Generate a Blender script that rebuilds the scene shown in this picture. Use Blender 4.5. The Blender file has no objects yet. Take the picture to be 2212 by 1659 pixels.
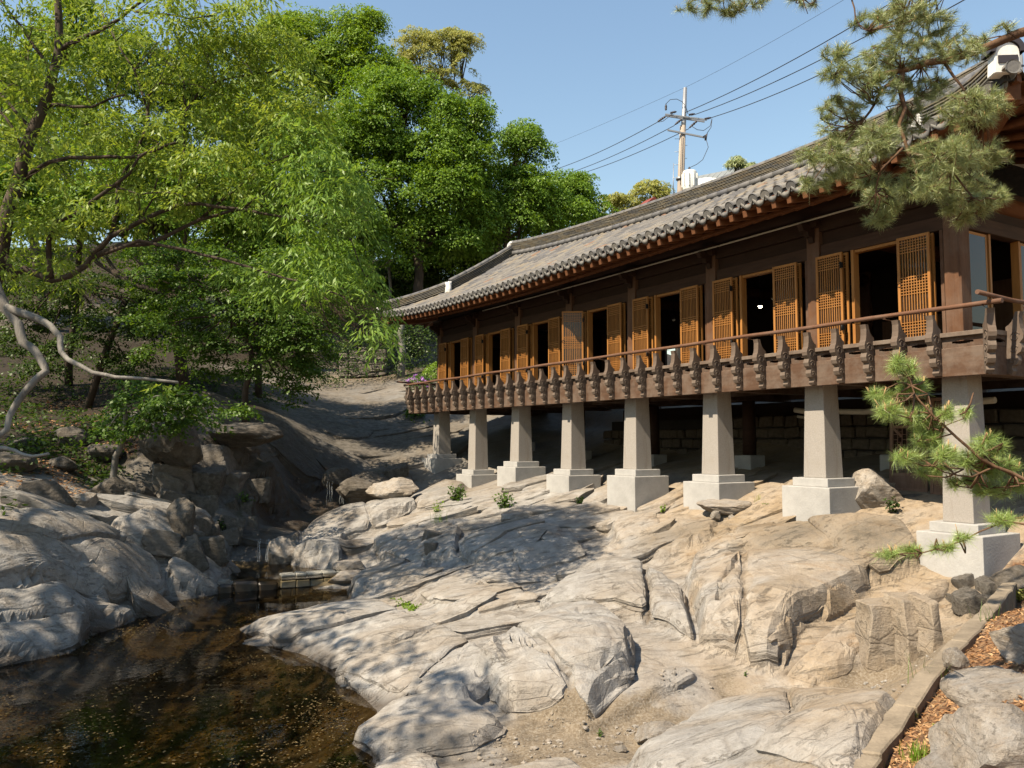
import bpy, bmesh, math, random, time
import numpy as np
from mathutils import Vector, Matrix
T0 = time.time()
SC = bpy.context.scene
COL = SC.collection
R = math.radians

# ------------------------------------------------------------------ camera
# 2212 x 1659 measuring units; focal length 1755 of those units; eye 3 m above the pool
FPX, CX, CY, PITCH, EYE = 1755.0, 1106.0, 829.5, R(3.99), 3.0
cam_d = bpy.data.cameras.new('camera')
cam_d.sensor_width = 36.0
cam_d.lens = 36.0 * FPX / 2212.0
cam_d.clip_start, cam_d.clip_end = 0.1, 3000.0
cam = bpy.data.objects.new('camera', cam_d)
cam.location = (0, 0, EYE)
cam.rotation_euler = (R(90) + PITCH, 0, 0)
COL.objects.link(cam)
SC.camera = cam

# ------------------------------------------------------------------ daylight
SUN_EL = R(50.5)
sun_h = Vector((-0.800, -0.600, 0)).normalized()          # horizontal direction towards the sun
sun_dir = Vector((sun_h.x * math.cos(SUN_EL), sun_h.y * math.cos(SUN_EL), math.sin(SUN_EL)))
world = bpy.data.worlds.new('World')
SC.world = world
world.use_nodes = True
wn = world.node_tree
sky = wn.nodes.new('ShaderNodeTexSky')
sky.sky_type = 'NISHITA'
sky.sun_disc = False
sky.sun_elevation = SUN_EL
sky.sun_rotation = math.atan2(sun_h.x, sun_h.y)
sky.altitude = 50
sky.air_density = 1.7
sky.dust_density = 0.5
sky.ozone_density = 2.2
bg = wn.nodes['Background']
bg.inputs['Strength'].default_value = 0.08
wn.links.new(sky.outputs['Color'], bg.inputs['Color'])
sun_d = bpy.data.lights.new('sun', 'SUN')
sun_d.energy = 5.0
sun_d.angle = R(0.53)
sun_d.color = (1.0, 0.86, 0.66)
sun = bpy.data.objects.new('sun', sun_d)
sun.rotation_euler = sun_dir.to_track_quat('Z', 'Y').to_euler()
COL.objects.link(sun)
vs = SC.view_settings
vs.view_transform = 'Standard'
vs.look = 'None'
vs.exposure = 1.13
vs.gamma = 1.0
vs.use_curve_mapping = False
SC.render.engine = 'CYCLES'
cy = SC.cycles
cy.max_bounces, cy.diffuse_bounces, cy.glossy_bounces = 8, 2, 3
cy.transmission_bounces, cy.transparent_max_bounces = 4, 12
cy.use_denoising = True
cy.caustics_reflective = cy.caustics_refractive = False

# ------------------------------------------------------------------ pixel geometry
cp, sp = math.cos(PITCH), math.sin(PITCH)
def ray(px, py):
    u, v = (px - CX) / FPX, (CY - py) / FPX
    return np.array([u, cp - v * sp, sp + v * cp])
def at_z(px, py, z):
    d = ray(px, py); t = (z - EYE) / d[2]
    return np.array([d[0] * t, d[1] * t, z])
def at_y(px, py, y):
    d = ray(px, py); t = y / d[1]
    return np.array([d[0] * t, y, EYE + d[2] * t])

# ------------------------------------------------------------------ scene helpers
def tag(o, label=None, cat=None, group=None, kind=None):
    if label: o['label'] = label
    if cat: o['category'] = cat
    if group: o['group'] = group
    if kind: o['kind'] = kind
    return o
def empty(name, loc=(0, 0, 0), rz=0.0, label=None, cat=None, group=None, kind=None, parent=None):
    o = bpy.data.objects.new(name, None)
    o.empty_display_size = 0.2
    o.location = loc
    o.rotation_euler = (0, 0, rz)
    COL.objects.link(o)
    if parent: o.parent = parent
    return tag(o, label, cat, group, kind)
def link(name, me, parent=None, M=None, **kw):
    o = bpy.data.objects.new(name, me)
    COL.objects.link(o)
    if parent is not None: o.parent = parent
    if M is not None: o.matrix_basis = M
    return tag(o, **kw)
def mesh_np(name, V, F, mat, smooth=False):
    """V (n,3); F (m,3) or (m,4) int array"""
    me = bpy.data.meshes.new(name)
    V = np.ascontiguousarray(V, np.float32); F = np.ascontiguousarray(F, np.int32)
    k = F.shape[1]
    me.vertices.add(len(V)); me.vertices.foreach_set('co', V.ravel())
    me.loops.add(F.size); me.loops.foreach_set('vertex_index', F.ravel())
    me.polygons.add(len(F))
    me.polygons.foreach_set('loop_start', np.arange(0, F.size, k, dtype=np.int32))
    me.polygons.foreach_set('use_smooth', np.full(len(F), smooth, bool))
    me.materials.append(mat)
    me.update(calc_edges=True)
    return me
class MB:
    """collects simple shapes into one mesh"""
    def __init__(s): s.v, s.f, s.sm = [], [], []
    def add(s, V, F, smooth=False):
        b = len(s.v); s.v += [tuple(p) for p in V]
        s.f += [tuple(i + b for i in q) for q in F]; s.sm += [smooth] * len(F)
        return s
    def box(s, x0, x1, y0, y1, z0, z1, M=None):
        V = [Vector((x, y, z)) for z in (z0, z1) for y in (y0, y1) for x in (x0, x1)]
        if M is not None: V = [M @ p for p in V]
        return s.add(V, [(0, 2, 3, 1), (4, 5, 7, 6), (0, 1, 5, 4), (2, 6, 7, 3), (0, 4, 6, 2), (1, 3, 7, 5)])
    def prism(s, P, a, b, axis=1):
        """extrude the 2D outline P (list of pairs) along an axis from a to b"""
        n = len(P)
        def mk(p, t): return {0: (t, p[0], p[1]), 1: (p[0], t, p[1]), 2: (p[0], p[1], t)}[axis]
        V = [mk(p, a) for p in P] + [mk(p, b) for p in P]
        F = [tuple(range(n))[::-1], tuple(range(n, 2 * n))]
        F += [(i, (i + 1) % n, n + (i + 1) % n, n + i) for i in range(n)]
        return s.add(V, F)
    def tube(s, P, rad, seg=6, cap=True, smooth=True):
        P = [Vector(p) for p in P]; n = len(P)
        if not hasattr(rad, '__len__'): rad = [rad] * n
        V, F = [], []
        up = None
        for i in range(n):
            t = (P[min(i + 1, n - 1)] - P[max(i - 1, 0)])
            t = t.normalized() if t.length > 1e-9 else Vector((0, 0, 1))
            if up is None:
                up = t.orthogonal().normalized()
            up = (up - t * up.dot(t))
            up = up.normalized() if up.length > 1e-6 else t.orthogonal().normalized()
            sd = t.cross(up)
            for k in range(seg):
                a = 2 * math.pi * k / seg
                V.append(P[i] + (up * math.cos(a) + sd * math.sin(a)) * rad[i])
        for i in range(n - 1):
            for k in range(seg):
                k2 = (k + 1) % seg
                F.append((i * seg + k, i * seg + k2, (i + 1) * seg + k2, (i + 1) * seg + k))
        s.add(V, F, smooth)
        if cap:
            b = len(s.v) - len(V)
            s.f += [tuple(b + k for k in range(seg))[::-1], tuple(b + (n - 1) * seg + k for k in range(seg))]
            s.sm += [False, False]
        return s
    def lathe(s, prof, seg=12, M=None, smooth=True):
        V, F = [], []
        for (r, z) in prof:
            for k in range(seg):
                a = 2 * math.pi * k / seg
                p = Vector((r * math.cos(a), r * math.sin(a), z)); V.append(M @ p if M is not None else p)
        n = len(prof)
        for i in range(n - 1):
            for k in range(seg):
                k2 = (k + 1) % seg
                F.append((i * seg + k, i * seg + k2, (i + 1) * seg + k2, (i + 1) * seg + k))
        F += [tuple(range(seg))[::-1], tuple((n - 1) * seg + k for k in range(seg))]
        return s.add(V, F, smooth)
    def mesh(s, name, mat):
        me = bpy.data.meshes.new(name)
        me.from_pydata(s.v, [], s.f)
        me.polygons.foreach_set('use_smooth', s.sm)
        me.materials.append(mat)
        me.update()
        return me
def zero_masks(me, sun_ochre=0.35, stain_shade=0.0, wet=0.0):
    n = len(me.vertices)
    for nm, c in (('mask_a', (0, wet, stain_shade, 0)), ('mask_b', (sun_ochre, 0, 0, 0))):
        at = me.attributes.new(nm, 'FLOAT_COLOR', 'POINT'); at.data.foreach_set('color', np.tile(np.array(c, np.float32), n))
    return me
def bevel_mesh(me, w, seg=1):
    bm = bmesh.new(); bm.from_mesh(me)
    bmesh.ops.recalc_face_normals(bm, faces=bm.faces)
    bmesh.ops.bevel(bm, geom=[e for e in bm.edges if len(e.link_faces) == 2 and e.calc_face_angle(0) > 0.5], offset=w, segments=seg, affect='EDGES', profile=0.6)
    bm.to_mesh(me); bm.free(); me.update()
    return me

# ------------------------------------------------------------------ numpy noise
def _h(i, j, s):
    n = (i.astype(np.int64) * 374761393 + j.astype(np.int64) * 668265263 + s * 1442695041) & 0xffffffff
    n = ((n ^ (n >> 13)) * 1274126177) & 0xffffffff
    n = ((n ^ (n >> 16)) * 2246822519) & 0xffffffff
    return ((n ^ (n >> 15)) & 0xffffff) / float(0xffffff)
def vn(x, y, s=0):
    """smooth value noise, -1..1"""
    i, j = np.floor(x), np.floor(y); fx, fy = x - i, y - j
    fx = fx * fx * fx * (fx * (fx * 6 - 15) + 10); fy = fy * fy * fy * (fy * (fy * 6 - 15) + 10)
    a, b, c, d = _h(i, j, s), _h(i + 1, j, s), _h(i, j + 1, s), _h(i + 1, j + 1, s)
    return ((a * (1 - fx) + b * fx) * (1 - fy) + (c * (1 - fx) + d * fx) * fy) * 2 - 1
def fbm(x, y, s=0, o=4, g=0.5):
    r = 0; a = 1.0
    for k in range(o):
        r = r + a * vn(x * 2 ** k + 17.3 * k, y * 2 ** k - 9.1 * k, s + k); a *= g
    return r
def voro(x, y, s=0, jit=0.9):
    """nearest and second nearest cell: edge measure, then for both three random numbers and the offset from the cell's point"""
    i, j = np.floor(x), np.floor(y)
    z = np.zeros_like(x)
    f1 = np.full(x.shape, 9.0); f2 = np.full(x.shape, 9.0)
    A = [z, z, z, z]; B = [z, z, z, z]                       # dx, dy, ci, cj
    for a in (-1, 0, 1):
        for b in (-1, 0, 1):
            ii, jj = i + a, j + b
            px = ii + 0.5 + jit * (_h(ii, jj, s) - 0.5); py = jj + 0.5 + jit * (_h(ii, jj, s + 7) - 0.5)
            d = np.hypot(x - px, y - py)
            m = d < f1; m2 = (~m) & (d < f2)
            C = [x - px, y - py, ii, jj]
            B = [np.where(m, A[k], np.where(m2, C[k], B[k])) for k in range(4)]
            f2 = np.where(m, f1, np.where(m2, d, f2))
            A = [np.where(m, C[k], A[k]) for k in range(4)]
            f1 = np.where(m, d, f1)
    rnd = lambda Q: (_h(Q[2], Q[3], s + 21) - .5, _h(Q[2], Q[3], s + 22) - .5, _h(Q[2], Q[3], s + 23) - .5, Q[0], Q[1])
    return f2 - f1, rnd(A), rnd(B)
def sstep(a, b, x):
    t = np.clip((x - a) / (b - a), 0, 1); return t * t * (3 - 2 * t)
def sdpoly(x, y, P):
    """signed distance to a polygon, positive inside"""
    d2 = np.full(x.shape, 1e9); ins = np.zeros(x.shape, bool)
    n = len(P)
    for k in range(n):
        ax, ay = P[k]; bx, by = P[(k + 1) % n]
        ex, ey = bx - ax, by - ay
        t = np.clip(((x - ax) * ex + (y - ay) * ey) / (ex * ex + ey * ey + 1e-12), 0, 1)
        d2 = np.minimum(d2, (x - ax - t * ex) ** 2 + (y - ay - t * ey) ** 2)
        c = ((ay > y) != (by > y)) & (x < (bx - ax) * (y - ay) / ((by - ay) if abs(by - ay) > 1e-12 else 1e-12) + ax)
        ins ^= c
    d = np.sqrt(d2)
    return np.where(ins, d, -d)
def dline(x, y, P):
    d2 = np.full(x.shape, 1e9)
    for k in range(len(P) - 1):
        ax, ay = P[k]; bx, by = P[k + 1]
        ex, ey = bx - ax, by - ay
        t = np.clip(((x - ax) * ex + (y - ay) * ey) / (ex * ex + ey * ey + 1e-12), 0, 1)
        d2 = np.minimum(d2, (x - ax - t * ex) ** 2 + (y - ay - t * ey) ** 2)
    return np.sqrt(d2)

# ------------------------------------------------------------------ materials
def new_mat(name):
    m = bpy.data.materials.new(name); m.use_nodes = True
    nt = m.node_tree; nt.nodes.clear()
    out = nt.nodes.new('ShaderNodeOutputMaterial')
    return m, nt, out
def N(nt, typ, **kw):
    n = nt.nodes.new('ShaderNode' + typ)
    for k, v in kw.items():
        if k in n.inputs: n.inputs[k].default_value = v
        else: setattr(n, k, v)
    return n
def ramp(nt, stops, src=None, interp='LINEAR'):
    r = nt.nodes.new('ShaderNodeValToRGB'); r.color_ramp.interpolation = interp
    e = r.color_ramp.elements
    while len(e) < len(stops): e.new(0.5)
    for k, (p, c) in enumerate(stops):
        e[k].position = p; e[k].color = (*c, 1) if len(c) == 3 else c
    if src is not None: nt.links.new(src, r.inputs['Fac'])
    return r
def mixc(nt, fac, a, b, blend='MIX'):
    m = nt.nodes.new('ShaderNodeMix'); m.data_type = 'RGBA'; m.blend_type = blend
    for sock, val in ((m.inputs[0], fac), (m.inputs[6], a), (m.inputs[7], b)):
        if hasattr(val, 'is_linked') or hasattr(val, 'links'): nt.links.new(val, sock)
        elif hasattr(val, '__len__'): sock.default_value = (*val, 1) if len(val) == 3 else val
        else: sock.default_value = val
    return m.outputs[2]
def mth(nt, op, a, b=None, clamp=False):
    m = nt.nodes.new('ShaderNodeMath'); m.operation = op; m.use_clamp = clamp
    for i, val in enumerate((a, b)):
        if val is None: continue
        if hasattr(val, 'links'): nt.links.new(val, m.inputs[i])
        else: m.inputs[i].default_value = val
    return m.outputs[0]
def noise(nt, scale, detail=4, rough=0.55, vec=None, dist=0.0, coord='Object', stretch=None):
    if vec is None:
        tc = nt.nodes.new('ShaderNodeTexCoord'); vec = tc.outputs[coord]
    if stretch is not None:
        mp = nt.nodes.new('ShaderNodeMapping'); mp.inputs['Scale'].default_value = stretch
        nt.links.new(vec, mp.inputs['Vector']); vec = mp.outputs['Vector']
    n = N(nt, 'TexNoise', Scale=scale, Detail=detail, Roughness=rough, Distortion=dist)
    nt.links.new(vec, n.inputs['Vector'])
    return n.outputs['Fac']
def bump(nt, h, strength, dist, base=None):
    b = N(nt, 'Bump', Strength=strength, Distance=dist)
    nt.links.new(h, b.inputs['Height'])
    if base is not None: nt.links.new(base, b.inputs['Normal'])
    return b.outputs['Normal']
def prin(nt, out, color, rough=0.7, normal=None, metallic=0.0, spec=0.3):
    p = N(nt, 'BsdfPrincipled')
    p.inputs['Metallic'].default_value = metallic
    p.inputs['Specular IOR Level'].default_value = spec
    if hasattr(color, 'links'): nt.links.new(color, p.inputs['Base Color'])
    else: p.inputs['Base Color'].default_value = (*color, 1)
    if hasattr(rough, 'links'): nt.links.new(rough, p.inputs['Roughness'])
    else: p.inputs['Roughness'].default_value = rough
    if normal is not None: nt.links.new(normal, p.inputs['Normal'])
    nt.links.new(p.outputs[0], out.inputs['Surface'])
    return p

def mat_plain(name, color, rough=0.7, var=0.15, scale=6.0, bmp=0.15, metallic=0.0, spec=0.3):
    m, nt, out = new_mat(name)
    a = noise(nt, scale, 5, 0.6)
    b = noise(nt, scale * 9, 3, 0.6)
    c0 = tuple(x * (1 - var) for x in color); c1 = tuple(min(1, x * (1 + var)) for x in color)
    c = ramp(nt, [(0.3, c0), (0.7, c1)], a).outputs[0]
    c = mixc(nt, 0.25, c, ramp(nt, [(0.3, c0), (0.7, c1)], b).outputs[0])
    prin(nt, out, c, rough, bump(nt, b, bmp, 0.01), metallic, spec)
    return m

def mat_wood(name, dark, light, grain=(14, 14, 1.0), rough=0.75, axis=None, weather=0.0, bmp=0.3):
    m, nt, out = new_mat(name)
    g = noise(nt, 1.0, 6, 0.65, stretch=grain)
    g2 = noise(nt, 1.3, 3, 0.5)
    oi = N(nt, 'ObjectInfo')
    gi = N(nt, 'NewGeometry')
    c = ramp(nt, [(0.25, dark), (0.75, light)], g).outputs[0]
    c = mixc(nt, mth(nt, 'MULTIPLY', g2, 0.55), c, tuple(x * 0.6 for x in dark))
    v = mth(nt, 'ADD', mth(nt, 'MULTIPLY', gi.outputs['Random Per Island'], 0.35), 0.8)
    hs = N(nt, 'HueSaturation'); nt.links.new(v, hs.inputs['Value']); nt.links.new(c, hs.inputs['Color'])
    c = hs.outputs[0]
    if weather > 0:
        w = noise(nt, 2.2, 5, 0.7)
        c = mixc(nt, mth(nt, 'MULTIPLY', ramp(nt, [(0.42, (0, 0, 0)), (0.62, (1, 1, 1))], w).outputs[0], weather), c, (0.22, 0.19, 0.16))
    prin(nt, out, c, rough, bump(nt, g, bmp, 0.008), 0, 0.25)
    return m

M = {}
M['beam_wood'] = mat_wood('beam_wood', (0.051, 0.0263, 0.0153), (0.117, 0.068, 0.0425), (2.0, 14, 16), weather=0.3)
M['shade_dark_wood'] = mat_wood('shade_dark_wood', (0.020, 0.0095, 0.0055), (0.044, 0.021, 0.012), (2.0, 14, 14))  # dark wood made darker still: shade under the eaves put into the colour
M['post_wood'] = mat_wood('post_wood', (0.0685, 0.0306, 0.0148), (0.142, 0.0685, 0.0343), (16, 16, 1.2), weather=0.15)
M['carved_wood'] = mat_wood('carved_wood', (0.0833, 0.0578, 0.0425), (0.157, 0.117, 0.0892), (10, 10, 2.0), weather=0.35)
M['rafter_wood'] = mat_wood('rafter_wood', (0.0843, 0.0316, 0.0127), (0.168, 0.0685, 0.0263), (12, 1.4, 12))
M['door_wood'] = mat_wood('door_wood', (0.27, 0.112, 0.028), (0.42, 0.195, 0.052), (18, 18, 1.5), rough=0.55, bmp=0.1)
M['rail_wood'] = mat_wood('rail_wood', (0.079, 0.0343, 0.019), (0.158, 0.079, 0.0448), (1.6, 16, 16), weather=0.15)
M['old_wood'] = mat_wood('old_wood', (0.11, 0.058, 0.036), (0.20, 0.12, 0.078), (16, 16, 1.5), weather=0.2)
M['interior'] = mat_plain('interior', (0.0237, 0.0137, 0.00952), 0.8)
M['plaster'] = mat_plain('plaster', (0.615, 0.608, 0.585), 0.9, 0.06, 14, 0.4)
M['white_metal'] = mat_plain('white_metal', (0.585, 0.585, 0.555), 0.45, 0.05, 4, 0.02)
M['iron'] = mat_plain('iron', (0.0124, 0.0124, 0.0124), 0.5, 0.2, 8, 0.05, 0.4)
M['pole_concrete'] = mat_plain('pole_concrete', (0.31, 0.26, 0.211), 0.85, 0.1, 3, 0.1)
M['galvanised'] = mat_plain('galvanised', (0.26, 0.267, 0.279), 0.5, 0.1, 4, 0.03, 0.6)
M['cable'] = mat_plain('cable', (0.031, 0.0341, 0.0434), 0.6, 0.1, 4, 0.0)
M['insulator'] = mat_plain('insulator', (0.0372, 0.031, 0.0341), 0.35, 0.1, 4, 0.0)
M['pipe'] = mat_plain('pipe', (0.384, 0.353, 0.298), 0.7, 0.15, 5, 0.1)
M['red_tin'] = mat_plain('red_tin', (0.186, 0.0434, 0.0279), 0.6, 0.15, 4, 0.05)
M['roof_tin'] = mat_plain('roof_tin', (0.223, 0.236, 0.229), 0.5, 0.1, 3, 0.05, 0.3)

# dressed granite: pale, speckled, a few rust stains
def mat_granite():
    m, nt, out = new_mat('granite')
    a = noise(nt, 55, 3, 0.7); b = noise(nt, 2.2, 5, 0.6); s = noise(nt, 1.0, 5, 0.7, stretch=(4.48, 4.48, 0.512))
    sp_ = N(nt, 'TexVoronoi', Scale=70.0); tc = N(nt, 'TexCoord'); nt.links.new(tc.outputs['Object'], sp_.inputs['Vector'])
    c = ramp(nt, [(0.3, (0.221, 0.199, 0.179)), (0.7, (0.294, 0.273, 0.247))], a).outputs[0]
    c = mixc(nt, mth(nt, 'MULTIPLY', ramp(nt, [(0.0, (1, 1, 1)), (0.16, (0, 0, 0))], sp_.outputs['Distance']).outputs[0], 0.35), c, (0.105, 0.0943, 0.0894))
    c = mixc(nt, ramp(nt, [(0.58, (0, 0, 0)), (0.80, (0.35, 0.35, 0.35))], b).outputs[0], c, (0.189, 0.153, 0.11))
    c = mixc(nt, ramp(nt, [(0.55, (0, 0, 0)), (0.72, (0.6, 0.6, 0.6))], s).outputs[0], c, (0.157, 0.116, 0.0787))
    h = mth(nt, 'ADD', a, mth(nt, 'MULTIPLY', noise(nt, 160, 2, 0.5), 0.6))
    prin(nt, out, c, 0.8, bump(nt, h, 0.55, 0.006), 0, 0.3)
    return m
M['granite'] = mat_granite()
M['granite_base'] = mat_plain('granite_base', (0.315, 0.307, 0.294), 0.8, 0.16, 3.5, 0.45)

# fired roof tile: grey to tan with the odd orange one, different per tile
def mat_tile(name, stops, lich=0.35):
    m, nt, out = new_mat(name)
    oi = N(nt, 'ObjectInfo'); gi = N(nt, 'NewGeometry')
    r = mth(nt, 'FRACT', mth(nt, 'ADD', oi.outputs['Random'], gi.outputs['Random Per Island']))
    c = ramp(nt, [(p_, tuple(x * .72 for x in q_)) for p_, q_ in stops], r, 'CONSTANT').outputs[0]
    n = noise(nt, 9, 5, 0.7, coord='Object'); n2 = noise(nt, 40, 3, 0.6)
    c = mixc(nt, ramp(nt, [(0.45, (0, 0, 0)), (0.75, (lich, lich, lich))], n).outputs[0], c, (0.23, 0.211, 0.179))
    c = mixc(nt, ramp(nt, [(0.25, (0.45, 0.45, 0.45)), (0.5, (0, 0, 0))], n2).outputs[0], c, (0.0384, 0.0384, 0.0384))
    prin(nt, out, c, 0.72, bump(nt, n2, 0.3, 0.006), 0, 0.3)
    return m
M['tile'] = mat_tile('roof_tile', [(0, (0.102, 0.0992, 0.102)), (0.18, (0.16, 0.15, 0.141)), (0.38, (0.211, 0.192, 0.166)), (0.55, (0.134, 0.131, 0.134)), (0.70, (0.23, 0.192, 0.141)), (0.83, (0.179, 0.16, 0.141)), (0.93, (0.23, 0.128, 0.0768)), (0.965, (0.192, 0.179, 0.166))])
M['tile_dark'] = mat_tile('ridge_tile', [(0, (0.0768, 0.0768, 0.08)), (0.35, (0.102, 0.0992, 0.0992)), (0.6, (0.128, 0.115, 0.096)), (0.78, (0.0832, 0.0832, 0.0864)), (0.9, (0.16, 0.134, 0.096))], 0.25)
M['tile_end'] = mat_tile('tile_end', [(0, (0.154, 0.15, 0.147)), (0.3, (0.198, 0.192, 0.179)), (0.6, (0.173, 0.166, 0.16)), (0.8, (0.218, 0.205, 0.186))], 0.3)

# living rock, driven by masks stored on the terrain mesh (all zero on loose boulders)
def mat_rock():
    m, nt, out = new_mat('rock')
    A = N(nt, 'Attribute', attribute_name='mask_a'); B = N(nt, 'Attribute', attribute_name='mask_b')
    sa = N(nt, 'SeparateColor'); sb = N(nt, 'SeparateColor')
    nt.links.new(A.outputs['Color'], sa.inputs[0]); nt.links.new(B.outputs['Color'], sb.inputs[0])
    soil, wet, stain_shade = sa.outputs[0], sa.outputs[1], sa.outputs[2]
    sun_ochre, crack, moss = sb.outputs[0], sb.outputs[1], sb.outputs[2]
    litter = A.outputs['Alpha']
    gnd = B.outputs['Alpha']
    tc = N(nt, 'TexCoord')
    v = tc.outputs['Object']
    n1 = noise(nt, 0.9, 6, 0.62, v, 0.4); n2 = noise(nt, 5.0, 6, 0.65, v, 0.3)
    n3 = noise(nt, 38, 4, 0.7, v); n4 = noise(nt, 1.0, 6, 0.68, v, 0.6, stretch=(0.806, 2.79, 3.41))
    n5 = noise(nt, 130, 2, 0.6, v)
    grey = ramp(nt, [(0.25, (0.165, 0.155, 0.144)), (0.5, (0.232, 0.221, 0.207)), (0.75, (0.295, 0.284, 0.27))], n2).outputs[0]
    tan = ramp(nt, [(0.25, (0.20, 0.140, 0.080)), (0.5, (0.27, 0.197, 0.118)), (0.8, (0.325, 0.252, 0.165))], n2).outputs[0]
    wfac = mth(nt, 'ADD', mth(nt, 'MULTIPLY', sun_ochre, 0.75), mth(nt, 'MULTIPLY', mth(nt, 'SUBTRACT', n1, 0.45), 1.6), True)
    c = mixc(nt, wfac, grey, tan)
    # ochre bleeding along the layers
    c = mixc(nt, mth(nt, 'MULTIPLY', ramp(nt, [(0.56, (0, 0, 0)), (0.70, (0.75, 0.75, 0.75))], n4).outputs[0], mth(nt, 'ADD', mth(nt, 'MULTIPLY', sun_ochre, 0.6), 0.35)), c, (0.183, 0.112, 0.0508))
    gi = N(nt, 'NewGeometry')
    hv = N(nt, 'HueSaturation'); nt.links.new(c, hv.inputs['Color']); nt.links.new(mth(nt, 'ADD', mth(nt, 'MULTIPLY', gi.outputs['Random Per Island'], .30), .86), hv.inputs['Value']); c = hv.outputs[0]
    mr = N(nt, 'Mapping'); mr.inputs['Rotation'].default_value = (.12, .08, -R(20)); nt.links.new(v, mr.inputs['Vector'])
    nf = noise(nt, 1.0, 5, .65, mr.outputs[0], .25, stretch=(.9, 8, 13)); nm_ = noise(nt, 2.0, 4, .6, v)
    fol = mth(nt, 'MULTIPLY', ramp(nt, [(.55, (0, 0, 0)), (.60, (1, 1, 1)), (.64, (0, 0, 0))], nf).outputs[0], ramp(nt, [(.40, (0, 0, 0)), (.55, (1, 1, 1))], nm_).outputs[0])
    c = mixc(nt, mth(nt, 'MULTIPLY', fol, .55), c, (.085, .07, .052))
    c = mixc(nt, mth(nt, 'MULTIPLY', ramp(nt, [(.54, (0, 0, 0)), (.72, (.6, .6, .6))], noise(nt, 1.7, 6, .7, v, .5)).outputs[0], mth(nt, 'SUBTRACT', 1.0, mth(nt, 'MULTIPLY', sun_ochre, .65))), c, (.40, .385, .36))
    c = mixc(nt, ramp(nt, [(.56, (0, 0, 0)), (.70, (.55, .55, .55))], noise(nt, 2.6, 6, .72, mr.outputs[0], .4, stretch=(.7, 1.4, 1.4))).outputs[0], c, (.135, .125, .11))
    # grey lichen and weathering
    lic = mth(nt, 'MULTIPLY', ramp(nt, [(0.50, (0, 0, 0)), (0.66, (1, 1, 1))], n1).outputs[0], ramp(nt, [(0.3, (0.25, 0.25, 0.25)), (0.6, (0.8, 0.8, 0.8))], n3).outputs[0])
    c = mixc(nt, mth(nt, 'MULTIPLY', lic, 0.38), c, (0.102, 0.0968, 0.0861))
    st = mth(nt, 'MULTIPLY', stain_shade, ramp(nt, [(0.3, (0.45, 0.45, 0.45)), (0.6, (1, 1, 1))], n2).outputs[0], True)
    c = mixc(nt, mth(nt, 'MULTIPLY', st, 0.95), c, ramp(nt, [(0.3, (0.034, 0.030, 0.024)), (0.7, (0.082, 0.070, 0.054))], n3).outputs[0])  # stains and painted-in shade darken the rock together
    # speckle
    c = mixc(nt, ramp(nt, [(0.25, (0.5, 0.5, 0.5)), (0.48, (0, 0, 0))], n3).outputs[0], c, (0.102, 0.0918, 0.0788))
    c = mixc(nt, ramp(nt, [(0.6, (0, 0, 0)), (0.8, (0.4, 0.4, 0.4))], n5).outputs[0], c, (0.305, 0.289, 0.264))
    # thin joints, running mostly one way
    def joints(sc, stretch, w, rot):
        mp = N(nt, 'Mapping'); mp.inputs['Scale'].default_value = stretch; mp.inputs['Rotation'].default_value = (0.25, 0.1, rot)
        dv = N(nt, 'MixRGB', Fac=0.10) if False else None
        wn_ = N(nt, 'TexNoise', Scale=1.3, Detail=3.0); nt.links.new(v, wn_.inputs['Vector'])
        ad = N(nt, 'VectorMath', operation='MULTIPLY_ADD'); nt.links.new(wn_.outputs['Color'], ad.inputs[0]); ad.inputs[1].default_value = (.12, .12, .12); nt.links.new(v, ad.inputs[2])
        nt.links.new(ad.outputs[0], mp.inputs['Vector'])
        vo_ = N(nt, 'TexVoronoi', feature='DISTANCE_TO_EDGE', Scale=sc); nt.links.new(mp.outputs[0], vo_.inputs['Vector'])
        return ramp(nt, [(0.0, (1, 1, 1)), (w, (0, 0, 0))], vo_.outputs['Distance']).outputs[0]
    j1 = joints(.75, (.55, 1.25, 1.6), .013, .35)
    j2 = mth(nt, 'MULTIPLY', joints(2.2, (.45, 1.5, 1.9), .022, .38), ramp(nt, [(0.42, (0, 0, 0)), (0.58, (1, 1, 1))], n1).outputs[0])
    jj = mth(nt, 'MAXIMUM', mth(nt, 'MULTIPLY', j1, .5), mth(nt, 'MULTIPLY', j2, .6))
    jj = mth(nt, 'MULTIPLY', jj, mth(nt, 'SUBTRACT', 1.0, mth(nt, 'ADD', mth(nt, 'ADD', soil, litter, True), gnd, True), True))
    c = mixc(nt, mth(nt, 'MULTIPLY', jj, 0.6), c, (0.075, 0.056, 0.040))
    # dirt in the joints
    c = mixc(nt, mth(nt, 'MULTIPLY', crack, 0.75), c, (0.0713, 0.0527, 0.0341))
    # sandy soil, leaf litter, forest floor
    so = ramp(nt, [(0.3, (0.105, 0.0775, 0.0496)), (0.5, (0.167, 0.133, 0.093)), (0.72, (0.248, 0.217, 0.174))], n3).outputs[0]
    c = mixc(nt, ramp(nt, [(0.35, (0, 0, 0)), (0.6, (1, 1, 1))], mth(nt, 'ADD', mth(nt, 'MULTIPLY', soil, 0.8), mth(nt, 'MULTIPLY', mth(nt, 'SUBTRACT', n2, 0.5), 0.7))).outputs[0], c, so)
    vo = N(nt, 'TexVoronoi', Scale=26.0); nt.links.new(v, vo.inputs['Vector'])
    sv = N(nt, 'SeparateColor'); nt.links.new(vo.outputs['Color'], sv.inputs[0])
    li = ramp(nt, [(0.0, (0.062, 0.0341, 0.0186)), (0.35, (0.124, 0.062, 0.031)), (0.6, (0.205, 0.112, 0.0558)), (0.8, (0.26, 0.167, 0.0868)), (1.0, (0.0992, 0.0558, 0.031))], sv.outputs[0]).outputs[0]
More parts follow.
